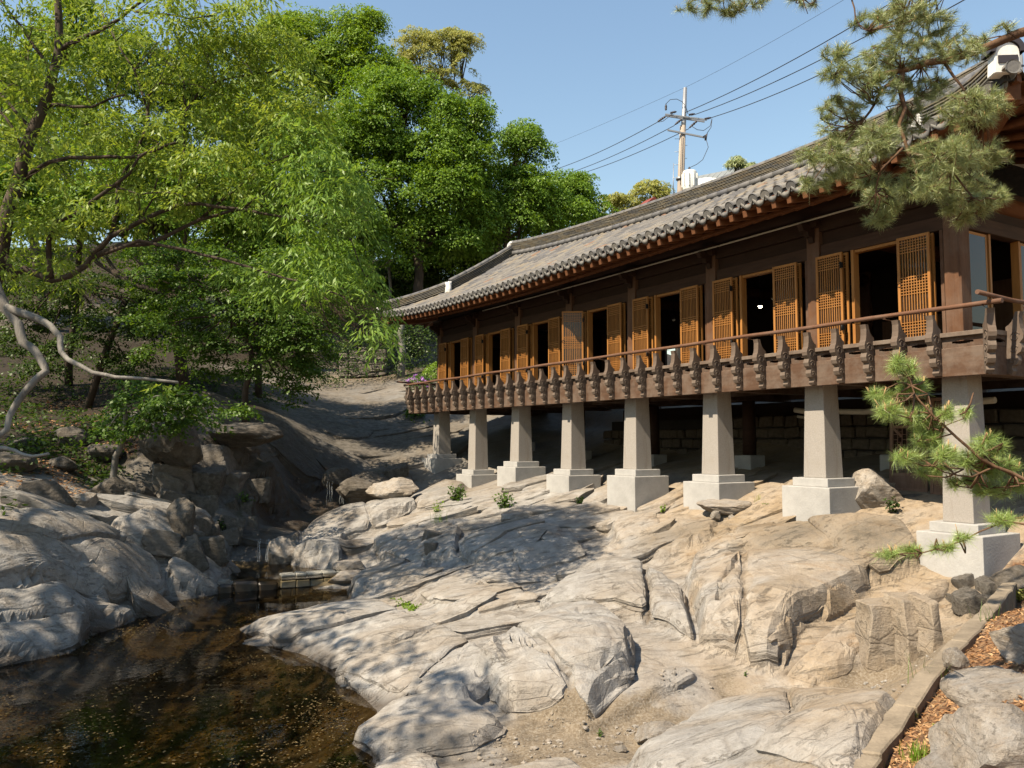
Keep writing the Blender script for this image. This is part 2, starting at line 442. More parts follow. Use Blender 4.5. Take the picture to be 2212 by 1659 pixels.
    c = mixc(nt, ramp(nt, [(0.35, (0, 0, 0)), (0.6, (1, 1, 1))], mth(nt, 'ADD', mth(nt, 'MULTIPLY', litter, 0.8), mth(nt, 'MULTIPLY', mth(nt, 'SUBTRACT', n2, 0.5), 0.7))).outputs[0], c, li)
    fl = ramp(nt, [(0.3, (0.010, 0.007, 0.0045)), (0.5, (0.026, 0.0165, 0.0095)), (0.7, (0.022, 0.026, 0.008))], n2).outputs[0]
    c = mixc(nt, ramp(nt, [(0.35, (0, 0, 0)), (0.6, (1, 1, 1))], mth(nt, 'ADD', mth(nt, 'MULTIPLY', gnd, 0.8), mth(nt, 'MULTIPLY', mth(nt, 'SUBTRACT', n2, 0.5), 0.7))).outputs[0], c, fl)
    c = mixc(nt, mth(nt, 'MULTIPLY', moss, ramp(nt, [(0.4, (0, 0, 0)), (0.6, (1, 1, 1))], n2).outputs[0]), c, (0.0372, 0.0527, 0.0124))
    # water-darkened stone
    wetf = mth(nt, 'MULTIPLY', wet, ramp(nt, [(0.25, (0.6, 0.6, 0.6)), (0.6, (1, 1, 1))], n2).outputs[0], True)
    c = mixc(nt, mth(nt, 'MULTIPLY', wetf, 0.92), c, ramp(nt, [(0.3, (0.0112, 0.00806, 0.00558)), (0.7, (0.0465, 0.0279, 0.0136))], n2).outputs[0])
    rg = mth(nt, 'SUBTRACT', 0.9, mth(nt, 'MULTIPLY', wetf, 0.5))
    h = mth(nt, 'ADD', mth(nt, 'MULTIPLY', n2, 0.6), mth(nt, 'ADD', mth(nt, 'MULTIPLY', n3, 0.25), mth(nt, 'MULTIPLY', n4, 0.5)))
    h = mth(nt, 'SUBTRACT', h, mth(nt, 'ADD', mth(nt, 'MULTIPLY', jj, .5), mth(nt, 'MULTIPLY', fol, .5)))
    h = mth(nt, 'ADD', h, mth(nt, 'MULTIPLY', nf, .7))
    nm = bump(nt, h, 0.65, 0.045)
    nm = bump(nt, n3, 0.5, 0.012, nm)
    prin(nt, out, c, rg, nm, 0, 0.3)
    return m
M['rock'] = mat_rock()

def mat_leaf(name, stops, trans=0.42, gloss=0.02):
    m, nt, out = new_mat(name)
    gi = N(nt, 'NewGeometry')
    n = noise(nt, 0.55, 3, 0.6)
    r = mth(nt, 'ADD', mth(nt, 'MULTIPLY', gi.outputs['Random Per Island'], 0.6), mth(nt, 'MULTIPLY', n, 0.45))
    c = ramp(nt, stops, r).outputs[0]
    d = N(nt, 'BsdfDiffuse'); t = N(nt, 'BsdfTranslucent'); g = N(nt, 'BsdfGlossy', Roughness=0.45)
    nt.links.new(c, d.inputs['Color'])
    hs = N(nt, 'HueSaturation', Hue=0.485, Saturation=1.1, Value=1.35); nt.links.new(c, hs.inputs['Color'])
    nt.links.new(hs.outputs[0], t.inputs['Color'])
    g.inputs['Color'].default_value = (0.8, 0.85, 0.75, 1)
    mx = N(nt, 'MixShader', Fac=trans); nt.links.new(d.outputs[0], mx.inputs[1]); nt.links.new(t.outputs[0], mx.inputs[2])
    mg = N(nt, 'MixShader', Fac=gloss); nt.links.new(mx.outputs[0], mg.inputs[1]); nt.links.new(g.outputs[0], mg.inputs[2])
    nt.links.new(mg.outputs[0], out.inputs['Surface'])
    return m
M['leaf_oak'] = mat_leaf('leaf_oak', [(0.1, (0.105, 0.168, 0.022)), (0.5, (0.165, 0.240, 0.038)), (0.85, (0.245, 0.300, 0.058)), (0.98, (0.30, 0.17, 0.06))])
M['leaf_willow'] = mat_leaf('leaf_willow', [(0.1, (0.085, 0.160, 0.022)), (0.5, (0.140, 0.240, 0.040)), (0.9, (0.215, 0.310, 0.065))])
M['leaf_maple'] = mat_leaf('leaf_maple', [(0.1, (0.040, 0.082, 0.012)), (0.5, (0.066, 0.128, 0.018)), (0.9, (0.110, 0.180, 0.028))])
M['leaf_zelkova'] = mat_leaf('leaf_zelkova', [(0.1, (0.075, 0.145, 0.016)), (0.5, (0.122, 0.215, 0.025)), (0.9, (0.185, 0.285, 0.042))])
M['leaf_fresh'] = mat_leaf('leaf_fresh', [(0.1, (0.095, 0.170, 0.016)), (0.5, (0.145, 0.240, 0.026)), (0.9, (0.215, 0.305, 0.042))])
M['leaf_pale'] = mat_leaf('leaf_pale', [(0.1, (0.20, 0.23, 0.05)), (0.5, (0.30, 0.32, 0.085)), (0.9, (0.38, 0.34, 0.12))])
M['leaf_shade'] = mat_leaf('leaf_shade', [(0.1, (0.018, 0.036, 0.008)), (0.5, (0.036, 0.068, 0.013)), (0.9, (0.075, 0.120, 0.022))])  # darker leaf copy, the shade under the crowns put into its colour
M['leaf_dry'] = mat_leaf('leaf_dry', [(0.05, (0.13, 0.065, 0.03)), (0.4, (0.25, 0.13, 0.06)), (0.7, (0.40, 0.24, 0.12)), (0.95, (0.48, 0.33, 0.19))], 0.15)
M['leaf_sunk'] = mat_leaf('leaf_sunk', [(0.05, (0.035, 0.027, 0.012)), (0.4, (0.085, 0.062, 0.030)), (0.7, (0.15, 0.11, 0.055)), (0.95, (0.11, 0.11, 0.04))], 0.0, 0.0)
M['needle'] = mat_leaf('needle', [(0.05, (0.13, 0.18, 0.07)), (0.5, (0.22, 0.27, 0.095)), (0.9, (0.38, 0.38, 0.15))], 0.25, 0.08)
M['needle_bright'] = mat_leaf('needle_bright', [(0.05, (0.15, 0.24, 0.06)), (0.5, (0.25, 0.35, 0.085)), (0.9, (0.38, 0.45, 0.13))], 0.25, 0.08)
M['candle'] = mat_plain('pine_candle', (0.33, 0.22, 0.10), 0.7, 0.15, 12, 0.05)
M['flower'] = mat_leaf('flower', [(0.1, (0.32, 0.12, 0.42)), (0.9, (0.52, 0.28, 0.62))], 0.3)
def mat_bark(name, c0, c1, sc=9):
    m, nt, out = new_mat(name)
    n = noise(nt, sc, 6, 0.7, stretch=(0.7, 0.7, 0.175), dist=0.5); n2 = noise(nt, 1.5, 4, 0.6)
    c = ramp(nt, [(0.3, c0), (0.65, c1)], n).outputs[0]
    c = mixc(nt, ramp(nt, [(0.5, (0, 0, 0)), (0.7, (0.5, 0.5, 0.5))], n2).outputs[0], c, tuple(x * 1.5 + 0.03 for x in c1))
    prin(nt, out, c, 0.9, bump(nt, n, 0.8, 0.03), 0, 0.2)
    return m
M['bark'] = mat_bark('bark', (0.0245, 0.0182, 0.014), (0.0665, 0.049, 0.0364))
M['bark_grey'] = mat_bark('bark_grey', (0.10, 0.09, 0.08), (0.20, 0.187, 0.168))
M['bark_pine'] = mat_bark('bark_pine', (0.05, 0.028, 0.018), (0.13, 0.075, 0.042), 14)
print('helpers', round(time.time() - T0, 1))
# ================================================================== TERRAIN
# pavilion frame: origin on the axis of the nearest stone pillar, x along the front, y outwards, z up
PX0, PY0 = 6.48, 11.68
TH = R(31.29)
DU = np.array([-math.sin(TH), math.cos(TH)]); DV = np.array([-math.cos(TH), -math.sin(TH)])
def loc2w(u, v):
    return PX0 + u * DU[0] + v * DV[0], PY0 + u * DU[1] + v * DV[1]
BAY = 2.4
# (pixel row of the bottom of each pillar shaft, pixel row of the lowest corner of its base) from nearest to farthest
PILLAR = [(1131, 1250), (1033, 1130), (1025.7, 1103), (1014, 1110), (1013.7, 1075), (997, 1052), (1014.7, 1056), (980.7, 1013)]
def z_of(py, y):
    v = (CY - py) / FPX
    return EYE + (sp + v * cp) / (cp - v * sp) * y
pillar_z = []
for i, (a, b) in enumerate(PILLAR):
    x, y = loc2w(i * BAY, 0)
    pillar_z.append((z_of(a, y - 0.25), z_of(b, y - 0.62)))

CTRL = []          # x, y, z, soil, litter, forest
def cz(px, py, z, s=0, l=0, g=0): p = at_z(px, py, z); CTRL.append((p[0], p[1], z, s, l, g))
def cY(px, py, y, s=0, l=0, g=0): p = at_y(px, py, y); CTRL.append((p[0], y, p[2], s, l, g))
def cw(x, y, z, s=0, l=0, g=0): CTRL.append((x, y, z, s, l, g))
SHORE_R = [(825, 1655), (752, 1612), (806, 1552), (715, 1478), (628, 1404), (494, 1389), (560, 1360), (655, 1322), (765, 1300), (752, 1272)]
SHORE_L = [(0, 1436), (165, 1408), (205, 1352), (285, 1350), (355, 1302), (470, 1284), (515, 1264)]
for a in SHORE_R + SHORE_L: cz(*a, 0.0)
for a in [(300, 1550, -.55), (600, 1550, -.5), (100, 1640, -.6), (450, 1440, -.4), (650, 1500, -.3), (550, 1320, -.35), (610, 1290, -.3), (200, 1470, -.35), (690, 1610, -.35), (350, 1380, -.3), (420, 1650, -.6)]: cz(*a)
for a in [(130, 1290, .6), (250, 1230, .75), (0, 1250, .95), (0, 1340, .5), (400, 1230, .5), (350, 1170, 1.0), (100, 1170, 1.35), (60, 1390, .2), (-150, 1300, .8), (-150, 1420, .3)]: cz(*a)
for a in [(560, 1236, .0), (500, 1226, .05), (650, 1229, .05), (430, 1204, .35), (620, 1214, .42), (735, 1232, .42), (475, 1210, .30)]: cz(*a)
cz(720, 1040, 1.75); cz(720, 1088, 1.15); cz(600, 1122, .9); cz(560, 1165, .62); cz(570, 1206, .3)
cz(600, 1015, 2.2); cz(620, 1097, 1.1); cz(400, 1100, 1.5); cz(450, 1150, 1.0); cz(330, 1100, 1.5); cz(300, 1060, 1.8)
cY(400, 930, 21.2); cY(400, 1062, 20.2); cY(550, 962, 23); cY(620, 930, 25); cY(300, 940, 21.0, 0, 0, 1)
cY(750, 950, 28); cY(850, 960, 28); cY(850, 1000, 26.5); cY(750, 870, 33); cY(850, 850, 34.5); cY(700, 822, 37, .6); cY(880, 802, 38, .8, 0, .6); cY(600, 850, 31, 0, .3, .6); cY(600, 780, 38, 0, 0, 1); cY(790, 800, 40, .6, 0, .7)
cY(200, 1000, 20, 0, 0, 1); cY(100, 1000, 18.5, 0, .4, .8); cY(0, 1050, 15.5, 0, .5, .5); cY(0, 900, 22, 0, 0, 1); cY(150, 900, 24, 0, 0, 1); cY(300, 880, 24, 0, 0, 1); cY(0, 800, 28, 0, 0, 1); cY(200, 780, 32, 0, 0, 1); cY(400, 800, 30, 0, 0, 1); cY(500, 872, 26, 0, 0, 1); cY(180, 1070, 16.8, 0, .5, .5); cY(-200, 950, 18, 0, 0, 1)
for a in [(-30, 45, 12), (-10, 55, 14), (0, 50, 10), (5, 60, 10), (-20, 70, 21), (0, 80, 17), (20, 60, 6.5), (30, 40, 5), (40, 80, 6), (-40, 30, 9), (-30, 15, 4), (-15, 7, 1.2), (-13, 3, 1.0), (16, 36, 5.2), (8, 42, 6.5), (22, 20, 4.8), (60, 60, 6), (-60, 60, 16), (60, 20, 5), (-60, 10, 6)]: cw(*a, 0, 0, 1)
for a in [(850, 1150, .86), (900, 1100, 1.25), (640, 1190, .55), (760, 1120, .98), (1000, 1200, .8), (1100, 1120, 1.3), (1250, 1130, 1.3), (1400, 1200, 1.0), (1550, 1140, 1.45), (1700, 1200, 1.2), (1850, 1180, 1.4), (1100, 1250, .6), (900, 1250, .4), (850, 1330, .25), (1000, 1400, .3), (1200, 1300, .6), (1250, 1450, .42), (1400, 1350, .55), (1700, 1350, .75), (1690, 1462, .35), (1500, 1440, .42), (1850, 1380, .62)]: cz(*a)
cY(950, 1060, 23.5)
for a in [(1900, 1490, .28, 1), (2000, 1400, .5, .8), (1500, 1600, .1, .9), (1200, 1600, .09, .9), (1350, 1590, .12, 1), (1000, 1520, .14), (900, 1600, .12), (1650, 1495, .25, .6), (1560, 1480, .25, .7)]: cz(*a)
for a in [(1700, 1600, .5), (1500, 1659, .3), (1850, 1550, .5)]: cz(*a)
CURB_PX = [(2190, 1248, 1.20), (2125, 1328, 1.15), (2060, 1398, 1.11), (1992, 1470, 1.06), (1930, 1555, 1.0), (1865, 1650, .95), (1800, 1745, .92)]
CURB = [at_z(*c) for c in CURB_PX]
for c in CURB:
    cw(c[0] + 0.12, c[1] - 0.05, c[2] - 0.05, 0, 1)
    cw(c[0] - 0.35, c[1] + 0.12, c[2] - 0.30, .7)
for a in [(2200, 1400, 1.3), (2205, 1550, 1.35), (2100, 1650, 1.18), (2000, 1620, 1.08), (2300, 1300, 1.5)]: cz(*a, 0, 1)
for a in [(0, 0, 1.3), (2, 1, 1.4), (-3, 0, 1.2), (6, 4, 1.6), (10, 8, 2.2), (0, -5, 1.4), (3, 2.5, 1.3), (-6, 1, 1.0), (20, 0, 2), (-20, -10, 2), (0, -30, 3), (1.2, 3.2, 1.0), (-3, 3.0, .5), (-8, 3.5, .5)]: cw(*a, 0, 1, 0)
for (u, v, z) in [(0, -1.6, 2.1), (4, -1.5, 2.35), (8, -1.5, 2.3), (12, -1.5, 2.3), (16.5, -1.6, 2.7), (0, -4, 2.5), (5, -4.1, 2.65), (10, -4.1, 2.7), (15, -4, 3.0), (0, -6.5, 4.2), (8, -6.5, 4.3), (16, -6.5, 4.6), (-3, -2, 1.9), (-3, -6, 3.2), (20, -2, 3.6), (20, -6, 5.2), (18.5, 0, 2.9)]:
    x, y = loc2w(u, v); cw(x, y, z, .5)
for i in range(8):
    x, y = loc2w(i * BAY, .35); cw(x, y, pillar_z[i][1] + 0.06)
CT = np.array(CTRL)
_n = len(CT)
def _phi(r): return r ** 1.5
_A = np.zeros((_n + 3, _n + 3))
_A[:_n, :_n] = _phi(np.hypot(CT[:, None, 0] - CT[None, :, 0], CT[:, None, 1] - CT[None, :, 1])) - np.eye(_n) * 0.02
_A[:_n, _n:] = np.c_[np.ones(_n), CT[:, 0], CT[:, 1]]; _A[_n:, :_n] = _A[:_n, _n:].T
_W = np.linalg.solve(_A, np.r_[CT[:, 2], 0, 0, 0])
def base_z(x, y):
    sh = x.shape; x, y = x.ravel(), y.ravel()
    r2 = np.hypot(x, y - 20)
    k = np.minimum(1.0, 75.0 / np.maximum(r2, 1e-6))           # beyond 75 m the height of the rim goes on outwards
    x, y = x * k, (y - 20) * k + 20
    z = np.empty_like(x)
    for a in range(0, len(x), 40000):
        s = slice(a, a + 40000)
        D = np.hypot(x[s, None] - CT[None, :, 0], y[s, None] - CT[None, :, 1])
        z[s] = _phi(D) @ _W[:_n] + _W[_n] + _W[_n + 1] * x[s] + _W[_n + 2] * y[s]
    return z.reshape(sh)
def idw(x, y, cols):
    sh = x.shape; x, y = x.ravel(), y.ravel()
    o = np.zeros((len(x), len(cols)))
    for a in range(0, len(x), 40000):
        s = slice(a, a + 40000)
        w = 1.0 / ((x[s, None] - CT[None, :, 0]) ** 2 + (y[s, None] - CT[None, :, 1]) ** 2 + 0.02) ** 2
        o[s] = (w @ CT[:, cols]) / w.sum(1)[:, None]
    return [o[:, k].reshape(sh) for k in range(len(cols))]
def base_hit(px, py):
    """where the ray of a pixel meets the smooth ground"""
    d = ray(px, py)
    t = np.geomspace(3.5, 60, 900)
    g = EYE + d[2] * t - base_z(d[0] * t, d[1] * t)
    k = np.argmax(g < 0) if (g < 0).any() else len(t) - 1
    if k > 0 and g[k - 1] > 0:
        a = g[k - 1] / (g[k - 1] - g[k] + 1e-9); tt = t[k - 1] + a * (t[k] - t[k - 1])
    else: tt = t[k]
    return (d[0] * tt, d[1] * tt)

# raised slabs and blocks read off the photograph: outline, rise, edge width, tilt of the top
BLOCKS = [
    ([(2000, 1222), (1885, 1268), (1790, 1332), (1700, 1398), (1672, 1458), (1590, 1428), (1515, 1402), (1500, 1310), (1480, 1245), (1560, 1172), (1750, 1150), (1960, 1165)], .42, .10),
    ([(1680, 1468), (1760, 1392), (1880, 1322), (1990, 1262), (2070, 1240), (2060, 1290), (2000, 1335), (1880, 1425), (1830, 1468), (1760, 1482)], .14, .12),
    ([(1022, 1478), (1105, 1402), (1200, 1347), (1300, 1337), (1362, 1395), (1370, 1470), (1275, 1565), (1180, 1552), (1100, 1545)], .30, .07),
    ([(1180, 1552), (1275, 1565), (1330, 1500), (1440, 1440), (1500, 1455), (1440, 1510), (1340, 1560), (1250, 1590)], .12, .06),
    ([(840, 1425), (960, 1372), (1075, 1440), (1085, 1482), (990, 1555), (850, 1522), (712, 1476)], .17, .08),
    ([(500, 1387), (640, 1340), (780, 1300), (870, 1335), (960, 1370), (840, 1422), (720, 1462), (640, 1402)], .14, .06),
    ([(752, 1608), (850, 1542), (1010, 1522), (1108, 1588), (1040, 1622), (940, 1638), (840, 1645)], .17, .07),
    ([(790, 1700), (830, 1650), (890, 1632), (960, 1670), (940, 1720)], .16, .06),
    ([(1345, 1662), (1480, 1562), (1550, 1517), (1700, 1502), (1900, 1512), (1960, 1532), (1890, 1640), (1860, 1720), (1400, 1740)], .24, .14),
    ([(1370, 1585), (1440, 1552), (1530, 1560), (1470, 1600), (1390, 1612)], .12, .05),
    ([(-60, 1338), (100, 1272), (220, 1290), (290, 1338), (262, 1357), (150, 1342), (-60, 1375)], .20, .07),
    ([(-60, 1368), (100, 1342), (200, 1350), (168, 1402), (60, 1420), (-60, 1440)], .14, .06),
    ([(-60, 1148), (150, 1130), (240, 1160), (345, 1218), (362, 1292), (250, 1305), (120, 1262), (-60, 1290)], .26, .08),
    ([(352, 1232), (440, 1195), (512, 1250), (470, 1282), (380, 1276)], .24, .07),
    ([(230, 1130), (330, 1110), (400, 1160), (410, 1200), (340, 1215), (270, 1180)], .30, .08),
    ([(620, 1216), (640, 1172), (700, 1130), (860, 1082), (905, 1100), (800, 1150), (742, 1182), (738, 1232)], .30, .08),
    ([(585, 1214), (600, 1180), (640, 1160), (650, 1175), (622, 1216)], .28, .05),
    ([(282, 1070), (286, 935), (520, 932), (620, 942), (630, 962), (520, 1000), (440, 1012), (430, 1066)], .12, .12),
    ([(520, 1030), (700, 1020), (692, 1062), (640, 1088), (560, 1108), (525, 1090)], .28, .12),
    ([(720, 1035), (880, 1022), (900, 1060), (800, 1075), (740, 1060)], .35, .10),
    ([(880, 1085), (960, 1040), (1010, 1050), (985, 1085), (900, 1105)], .25, .08),
    ([(800, 1185), (930, 1130), (1000, 1150), (985, 1200), (890, 1225), (830, 1230)], .26, .07),
    ([(755, 1262), (830, 1215), (920, 1225), (905, 1265), (820, 1290)], .20, .06),
    ([(985, 1175), (1130, 1135), (1215, 1155), (1210, 1200), (1120, 1230), (1000, 1210)], .22, .07),
    ([(1165, 1320), (1230, 1265), (1300, 1220), (1420, 1240), (1480, 1290), (1500, 1390), (1400, 1345), (1280, 1335)], .22, .10),
    ([(880, 1290), (980, 1240), (1110, 1260), (1170, 1300), (1020, 1330)], .12, .06),
    ([(1310, 1130), (1420, 1120), (1560, 1130), (1540, 1170), (1430, 1215), (1330, 1200)], .20, .10),
    ([(380, 1110), (470, 1090), (520, 1130), (500, 1180), (420, 1190)], .35, .07),
    ([(2070, 1300), (2110, 1270), (2190, 1262), (2140, 1310), (2085, 1345)], .2, .05),
]
CRACKS = [
    ([(1585, 1165), (1592, 1262), (1560, 1330), (1548, 1400)], .035, .16),
    ([(1475, 1272), (1560, 1238), (1700, 1228), (1800, 1232)], .03, .12),
    ([(1390, 1240), (1405, 1290), (1400, 1345)], .03, .14), ([(1330, 1275), (1400, 1252), (1480, 1262)], .025, .10),
    ([(1610, 1340), (1700, 1390)], .03, .10), ([(1610, 1215), (1605, 1340), (1625, 1425)], .02, .08),
    ([(1215, 1480), (1290, 1500), (1365, 1440)], .03, .14), ([(1100, 1440), (1180, 1470), (1225, 1500), (1235, 1555)], .03, .14),
    ([(1030, 1490), (1110, 1540), (1220, 1490)], .02, .08), ([(1210, 1370), (1320, 1395)], .02, .06),
    ([(500, 1390), (700, 1350), (860, 1318)], .025, .07), ([(560, 1398), (740, 1370), (900, 1345)], .025, .07), ([(640, 1410), (800, 1395), (930, 1365)], .025, .07),
    ([(700, 1470), (800, 1440), (900, 1400), (960, 1375)], .02, .06), ([(840, 1420), (980, 1390)], .02, .06),
    ([(870, 1250), (940, 1235), (985, 1210)], .03, .12), ([(1080, 1225), (1130, 1245), (1165, 1215)], .03, .12),
    ([(0, 1290), (120, 1265), (250, 1310), (350, 1300)], .03, .12), ([(0, 1200), (110, 1185), (230, 1255)], .03, .10), ([(120, 1130), (230, 1160), (300, 1240)], .025, .08),
    ([(1750, 1480), (1790, 1440), (1850, 1400)], .02, .08), ([(1700, 1440), (1800, 1370), (1960, 1280)], .03, .07),
    ([(1420, 1600), (1600, 1560), (1800, 1560)], .015, .03), ([(1500, 1659), (1490, 1560)], .012, .04),
]
BLK = [([base_hit(*p) for p in P], h, e) for (P, h, e) in BLOCKS]
CRK = [([base_hit(*p) for p in P], w, d) for (P, w, d) in CRACKS]
def blob(x, y, px, py, rx, ry=None):
    cx, cy_ = base_hit(px, py)
    return np.exp(-(((x - cx) / rx) ** 2 + ((y - cy_) / (ry or rx)) ** 2))
WET = [(690, 1085, 1.5, 1.8, 1.2), (620, 1140, 1.4, 1.2, 1.2), (830, 1085, .9, .8, .8), (720, 1060, .9, 1.3, 1.2), (705, 1100, 1.0, 1.0, 1.1), (640, 1120, 1.2, 1.0, 1.1), (575, 1160, .9, .8, 1.1), (570, 1200, .45, .5, 1.0), (800, 1100, .9, .7, .6), (760, 1190, .25, .6, 1.0), (750, 1160, .2, .6, .8), (540, 1262, .6, .35, .9), (470, 1205, .5, .5, .7)]
STAIN_SHADE = [(700, 900, 6, 5, 1.3), (800, 940, 5, 4, 1.25), (600, 900, 4, 4, 1.3), (750, 830, 5, 4, .9), (450, 1060, 1.4, 1.2, 1.0), (400, 960, 2.2, 1.5, 1.3), (600, 1060, 1.8, 1.4, 1.2), (330, 1040, 1.4, 1.4, .9), (1720, 1205, .8, .5, .8), (1880, 1215, .7, .4, .9), (1640, 1180, .5, .5, .6), (1460, 1180, .8, .4, .6), (640, 1025, 1.4, .9, 1.0), (540, 1050, .8, .6, .8), (820, 1010, 1.6, 1.0, .8), (480, 1080, .5, .5, .9), (560, 980, 2.0, 1.2, .7), (1010, 1140, .8, .3, .8), (400, 1000, 2.0, 1.0, .5), (930, 1620, .4, .2, .7), (1330, 1240, .5, .3, .4), (880, 985, 1.5, 1.2, .6), (700, 980, 2.0, 1.0, .7)]  # real stains, plus shade on slope and crag put into the colour
MOSS = [(820, 1085, .5, .4, .8), (530, 1110, .25, .5, .7), (860, 1075, .3, .3, .6)]

def terrain(x, y, attrs=False):
    zb = base_z(x, y)
    soil, lit, forest = idw(x, y, [3, 4, 5])
    r = np.hypot(x, y)
    rk = np.clip(1 - 1.25 * np.maximum(np.maximum(soil, lit), forest), 0, 1)
    wob = fbm(x * 1.3, y * 1.3, 5, 3)
    z = zb.copy()
    blk = np.zeros_like(z)
    for k, (P, h, e) in enumerate(BLK):
        cx, cyy = np.mean([p[0] for p in P]), np.mean([p[1] for p in P])
        rad = max(math.hypot(p[0] - cx, p[1] - cyy) for p in P) + 1.0
        m = (x - cx) ** 2 + (y - cyy) ** 2 < rad * rad
        if not m.any(): continue
        xx, yy = x[m], y[m]
        d = sdpoly(xx, yy, P) + 0.045 * vn(xx * 1.6, yy * 1.6, 40 + k) + 0.015 * vn(xx * 5, yy * 5, 41 + k)
        q = np.clip(d / e, 0, 1) * (0.80 + 0.20 * np.clip(d / (e * 5), 0, 1))
        z[m] += h * q; blk[m] = np.maximum(blk[m], q)
    # jointed, layered bedrock: tilted plates broken along straight joints, thin layers stepping down the dip
    a = R(20)
    wx, wy = x + 0.22 * vn(x * .4, y * .4, 3) , y + 0.22 * vn(x * .4 + 40, y * .4, 6) 
    p, q = wx * math.cos(a) + wy * math.sin(a), -wx * math.sin(a) + wy * math.cos(a)
    smooth_r = np.maximum(sstep(2.0, 4.0, x) * sstep(16, 13, y), .75 * sstep(-4.0, -5.0, x) * sstep(17.5, 16.0, y))                # the big weathered mass on the right is smoother
    amp = 1 - 0.45 * smooth_r
    ss = (q + .10 * p + .16 * vn(x * .7, y * .7, 61)) / .30 + .30 * vn(p * .8, q * 2.0, 62)
    fr = ss - np.floor(ss)
    mk2 = sstep(-.3, .2, vn(p * .3, q * .5 + 7, 63)) * (1 - .8 * smooth_r)
    h3 = .055 * (fr - sstep(.66, 1.0, fr)) * mk2
    c3 = np.exp(-((fr - .97) / .05) ** 2) * mk2
    h4 = 0
    near = sstep(60, 25, r)
    fine = .03 * vn(x * .7, y * .7, 70) + .012 * vn(p * 1.6, q * 3.0, 71) + .007 * vn(p * 4, q * 9, 72) + .005 * vn(p * 12, q * 22, 73) + .003 * vn(x * 32, y * 32, 74)
    z += rk * near * (.5 * h3 + fine - .035 * sstep(30, 24, r))
    crk = c3 * .5
    for k, (P, w, d) in enumerate(CRK):
        dl = dline(x + .05 * vn(x * 5, y * 5, 81), y + .05 * vn(x * 5, y * 5, 82), P)
        g = np.exp(-(dl / w) ** 2) * rk
        z -= d * g; crk = np.maximum(crk, g)
    # soil and forest floor: lumpy
    z += (1 - rk) * (.05 * vn(x * 1.3, y * 1.3, 90) + .02 * vn(x * 5, y * 5, 91) + .008 * vn(x * 19, y * 19, 92)) * sstep(200, 20, r)
    # keep the building's footings and the hollow above the water, and the pool bed below it
    z = np.where((x > -1.2) & (y < 12) & (z < .05), .05 + .02 * vn(x * 4, y * 4, 95), z)
    ul = (x - PX0) * DU[0] + (y - PY0) * DU[1]; vl = (x - PX0) * DV[0] + (y - PY0) * DV[1]
    under = sstep(-1.6, -.6, ul) * sstep(18.4, 17.2, ul) * sstep(-5.6, -4.9, vl) * sstep(1.6, .6, vl)
    z = z + (np.minimum(z, 3.35) - z) * under
    pool = sdpoly(x, y, POOL_IN)
    z = np.where(pool > 0, np.minimum(z, -.02 - .35 * sstep(0, .9, pool) + .05 * vn(x * 3, y * 3, 96)), z)
    pool2 = sdpoly(x, y, POOL2_IN)
    z = np.where(pool2 > 0, np.minimum(z, .22 - .3 * sstep(0, .4, pool2)), z)
    if not attrs: return z
    wet = np.zeros_like(z); stain_shade = np.zeros_like(z); moss = np.zeros_like(z)
    for (px, py, rx, ry, s) in WET: wet = np.maximum(wet, s * blob(x, y, px, py, rx, ry))
    for (px, py, rx, ry, s) in STAIN_SHADE: stain_shade = np.maximum(stain_shade, s * blob(x, y, px, py, rx, ry))
    for (px, py, rx, ry, s) in MOSS: moss = np.maximum(moss, s * blob(x, y, px, py, rx, ry))
    # a damp rim just above the pool and wet bed below
    wet = np.maximum(wet, sstep(.09, .0, z) * sstep(-2.5, -1.0, -x) * .9)
    sun_ochre = sstep(1.2, 4.0, x + .6 * wob) * .9 + .25 * sstep(18, 26, y)  # ochre towards the right, with the sun's warmth put into the colour
    return z, soil, wet, stain_shade, lit, sun_ochre, crk * rk, moss, forest
def pxpoly(P, z): return [tuple(at_z(*p, z)[:2]) for p in P]
POOL_IN = pxpoly(SHORE_L, 0) + pxpoly([(540, 1276), (605, 1278), (700, 1272)], 0) + pxpoly(SHORE_R[::-1], 0) + [(-1.6, 6.6), (-3.5, 5.2), (-9, 5.0), (-13, 8)]
POOL2 = [(412, 1194), (470, 1211), (540, 1215), (575, 1213), (620, 1216), (735, 1233), (700, 1244), (610, 1250), (525, 1244), (505, 1238), (450, 1215)]
POOL2_IN = pxpoly(POOL2, .24)

def gz(x, y):
    return float(terrain(np.array([float(x)]), np.array([float(y)]))[0])
def ghit(px, py):
    """where the ray of a pixel meets the finished ground"""
    d = ray(px, py)
    t = np.geomspace(3.3, 60, 1500)
    g = EYE + d[2] * t - terrain(d[0] * t, d[1] * t)
    k = int(np.argmax(g < 0)) if (g < 0).any() else len(t) - 1
    return Vector((d[0] * t[k], d[1] * t[k], EYE + d[2] * t[k]))

# one sheet: fine where the camera looks, coarse all around, out to the horizon
ang = np.unique(np.concatenate([np.linspace(-180, -37, 60), np.linspace(-36, 36, 520), np.linspace(37, 180, 60)]))[:-1]
rad = np.concatenate([np.linspace(.15, 4.0, 16)[:-1], np.geomspace(4.0, 27, 500), np.geomspace(27.2, 60, 70), np.geomspace(61, 1500, 36)])
AA, RR = np.meshgrid(np.radians(ang), rad)
TX, TY = RR * np.sin(AA), RR * np.cos(AA)
tz, soil, wet, stain_shade, lit, sun_ochre, crk, moss, forest = terrain(TX, TY, True)
far = sstep(90, 200, RR)
tz = tz * (1 - far) + 5.0 * far
nr, na = AA.shape
idx = np.arange(nr * na).reshape(nr, na)
nx = np.roll(idx, -1, axis=1)
F = np.stack([idx[:-1], idx[1:], nx[1:], nx[:-1]], -1).reshape(-1, 4)
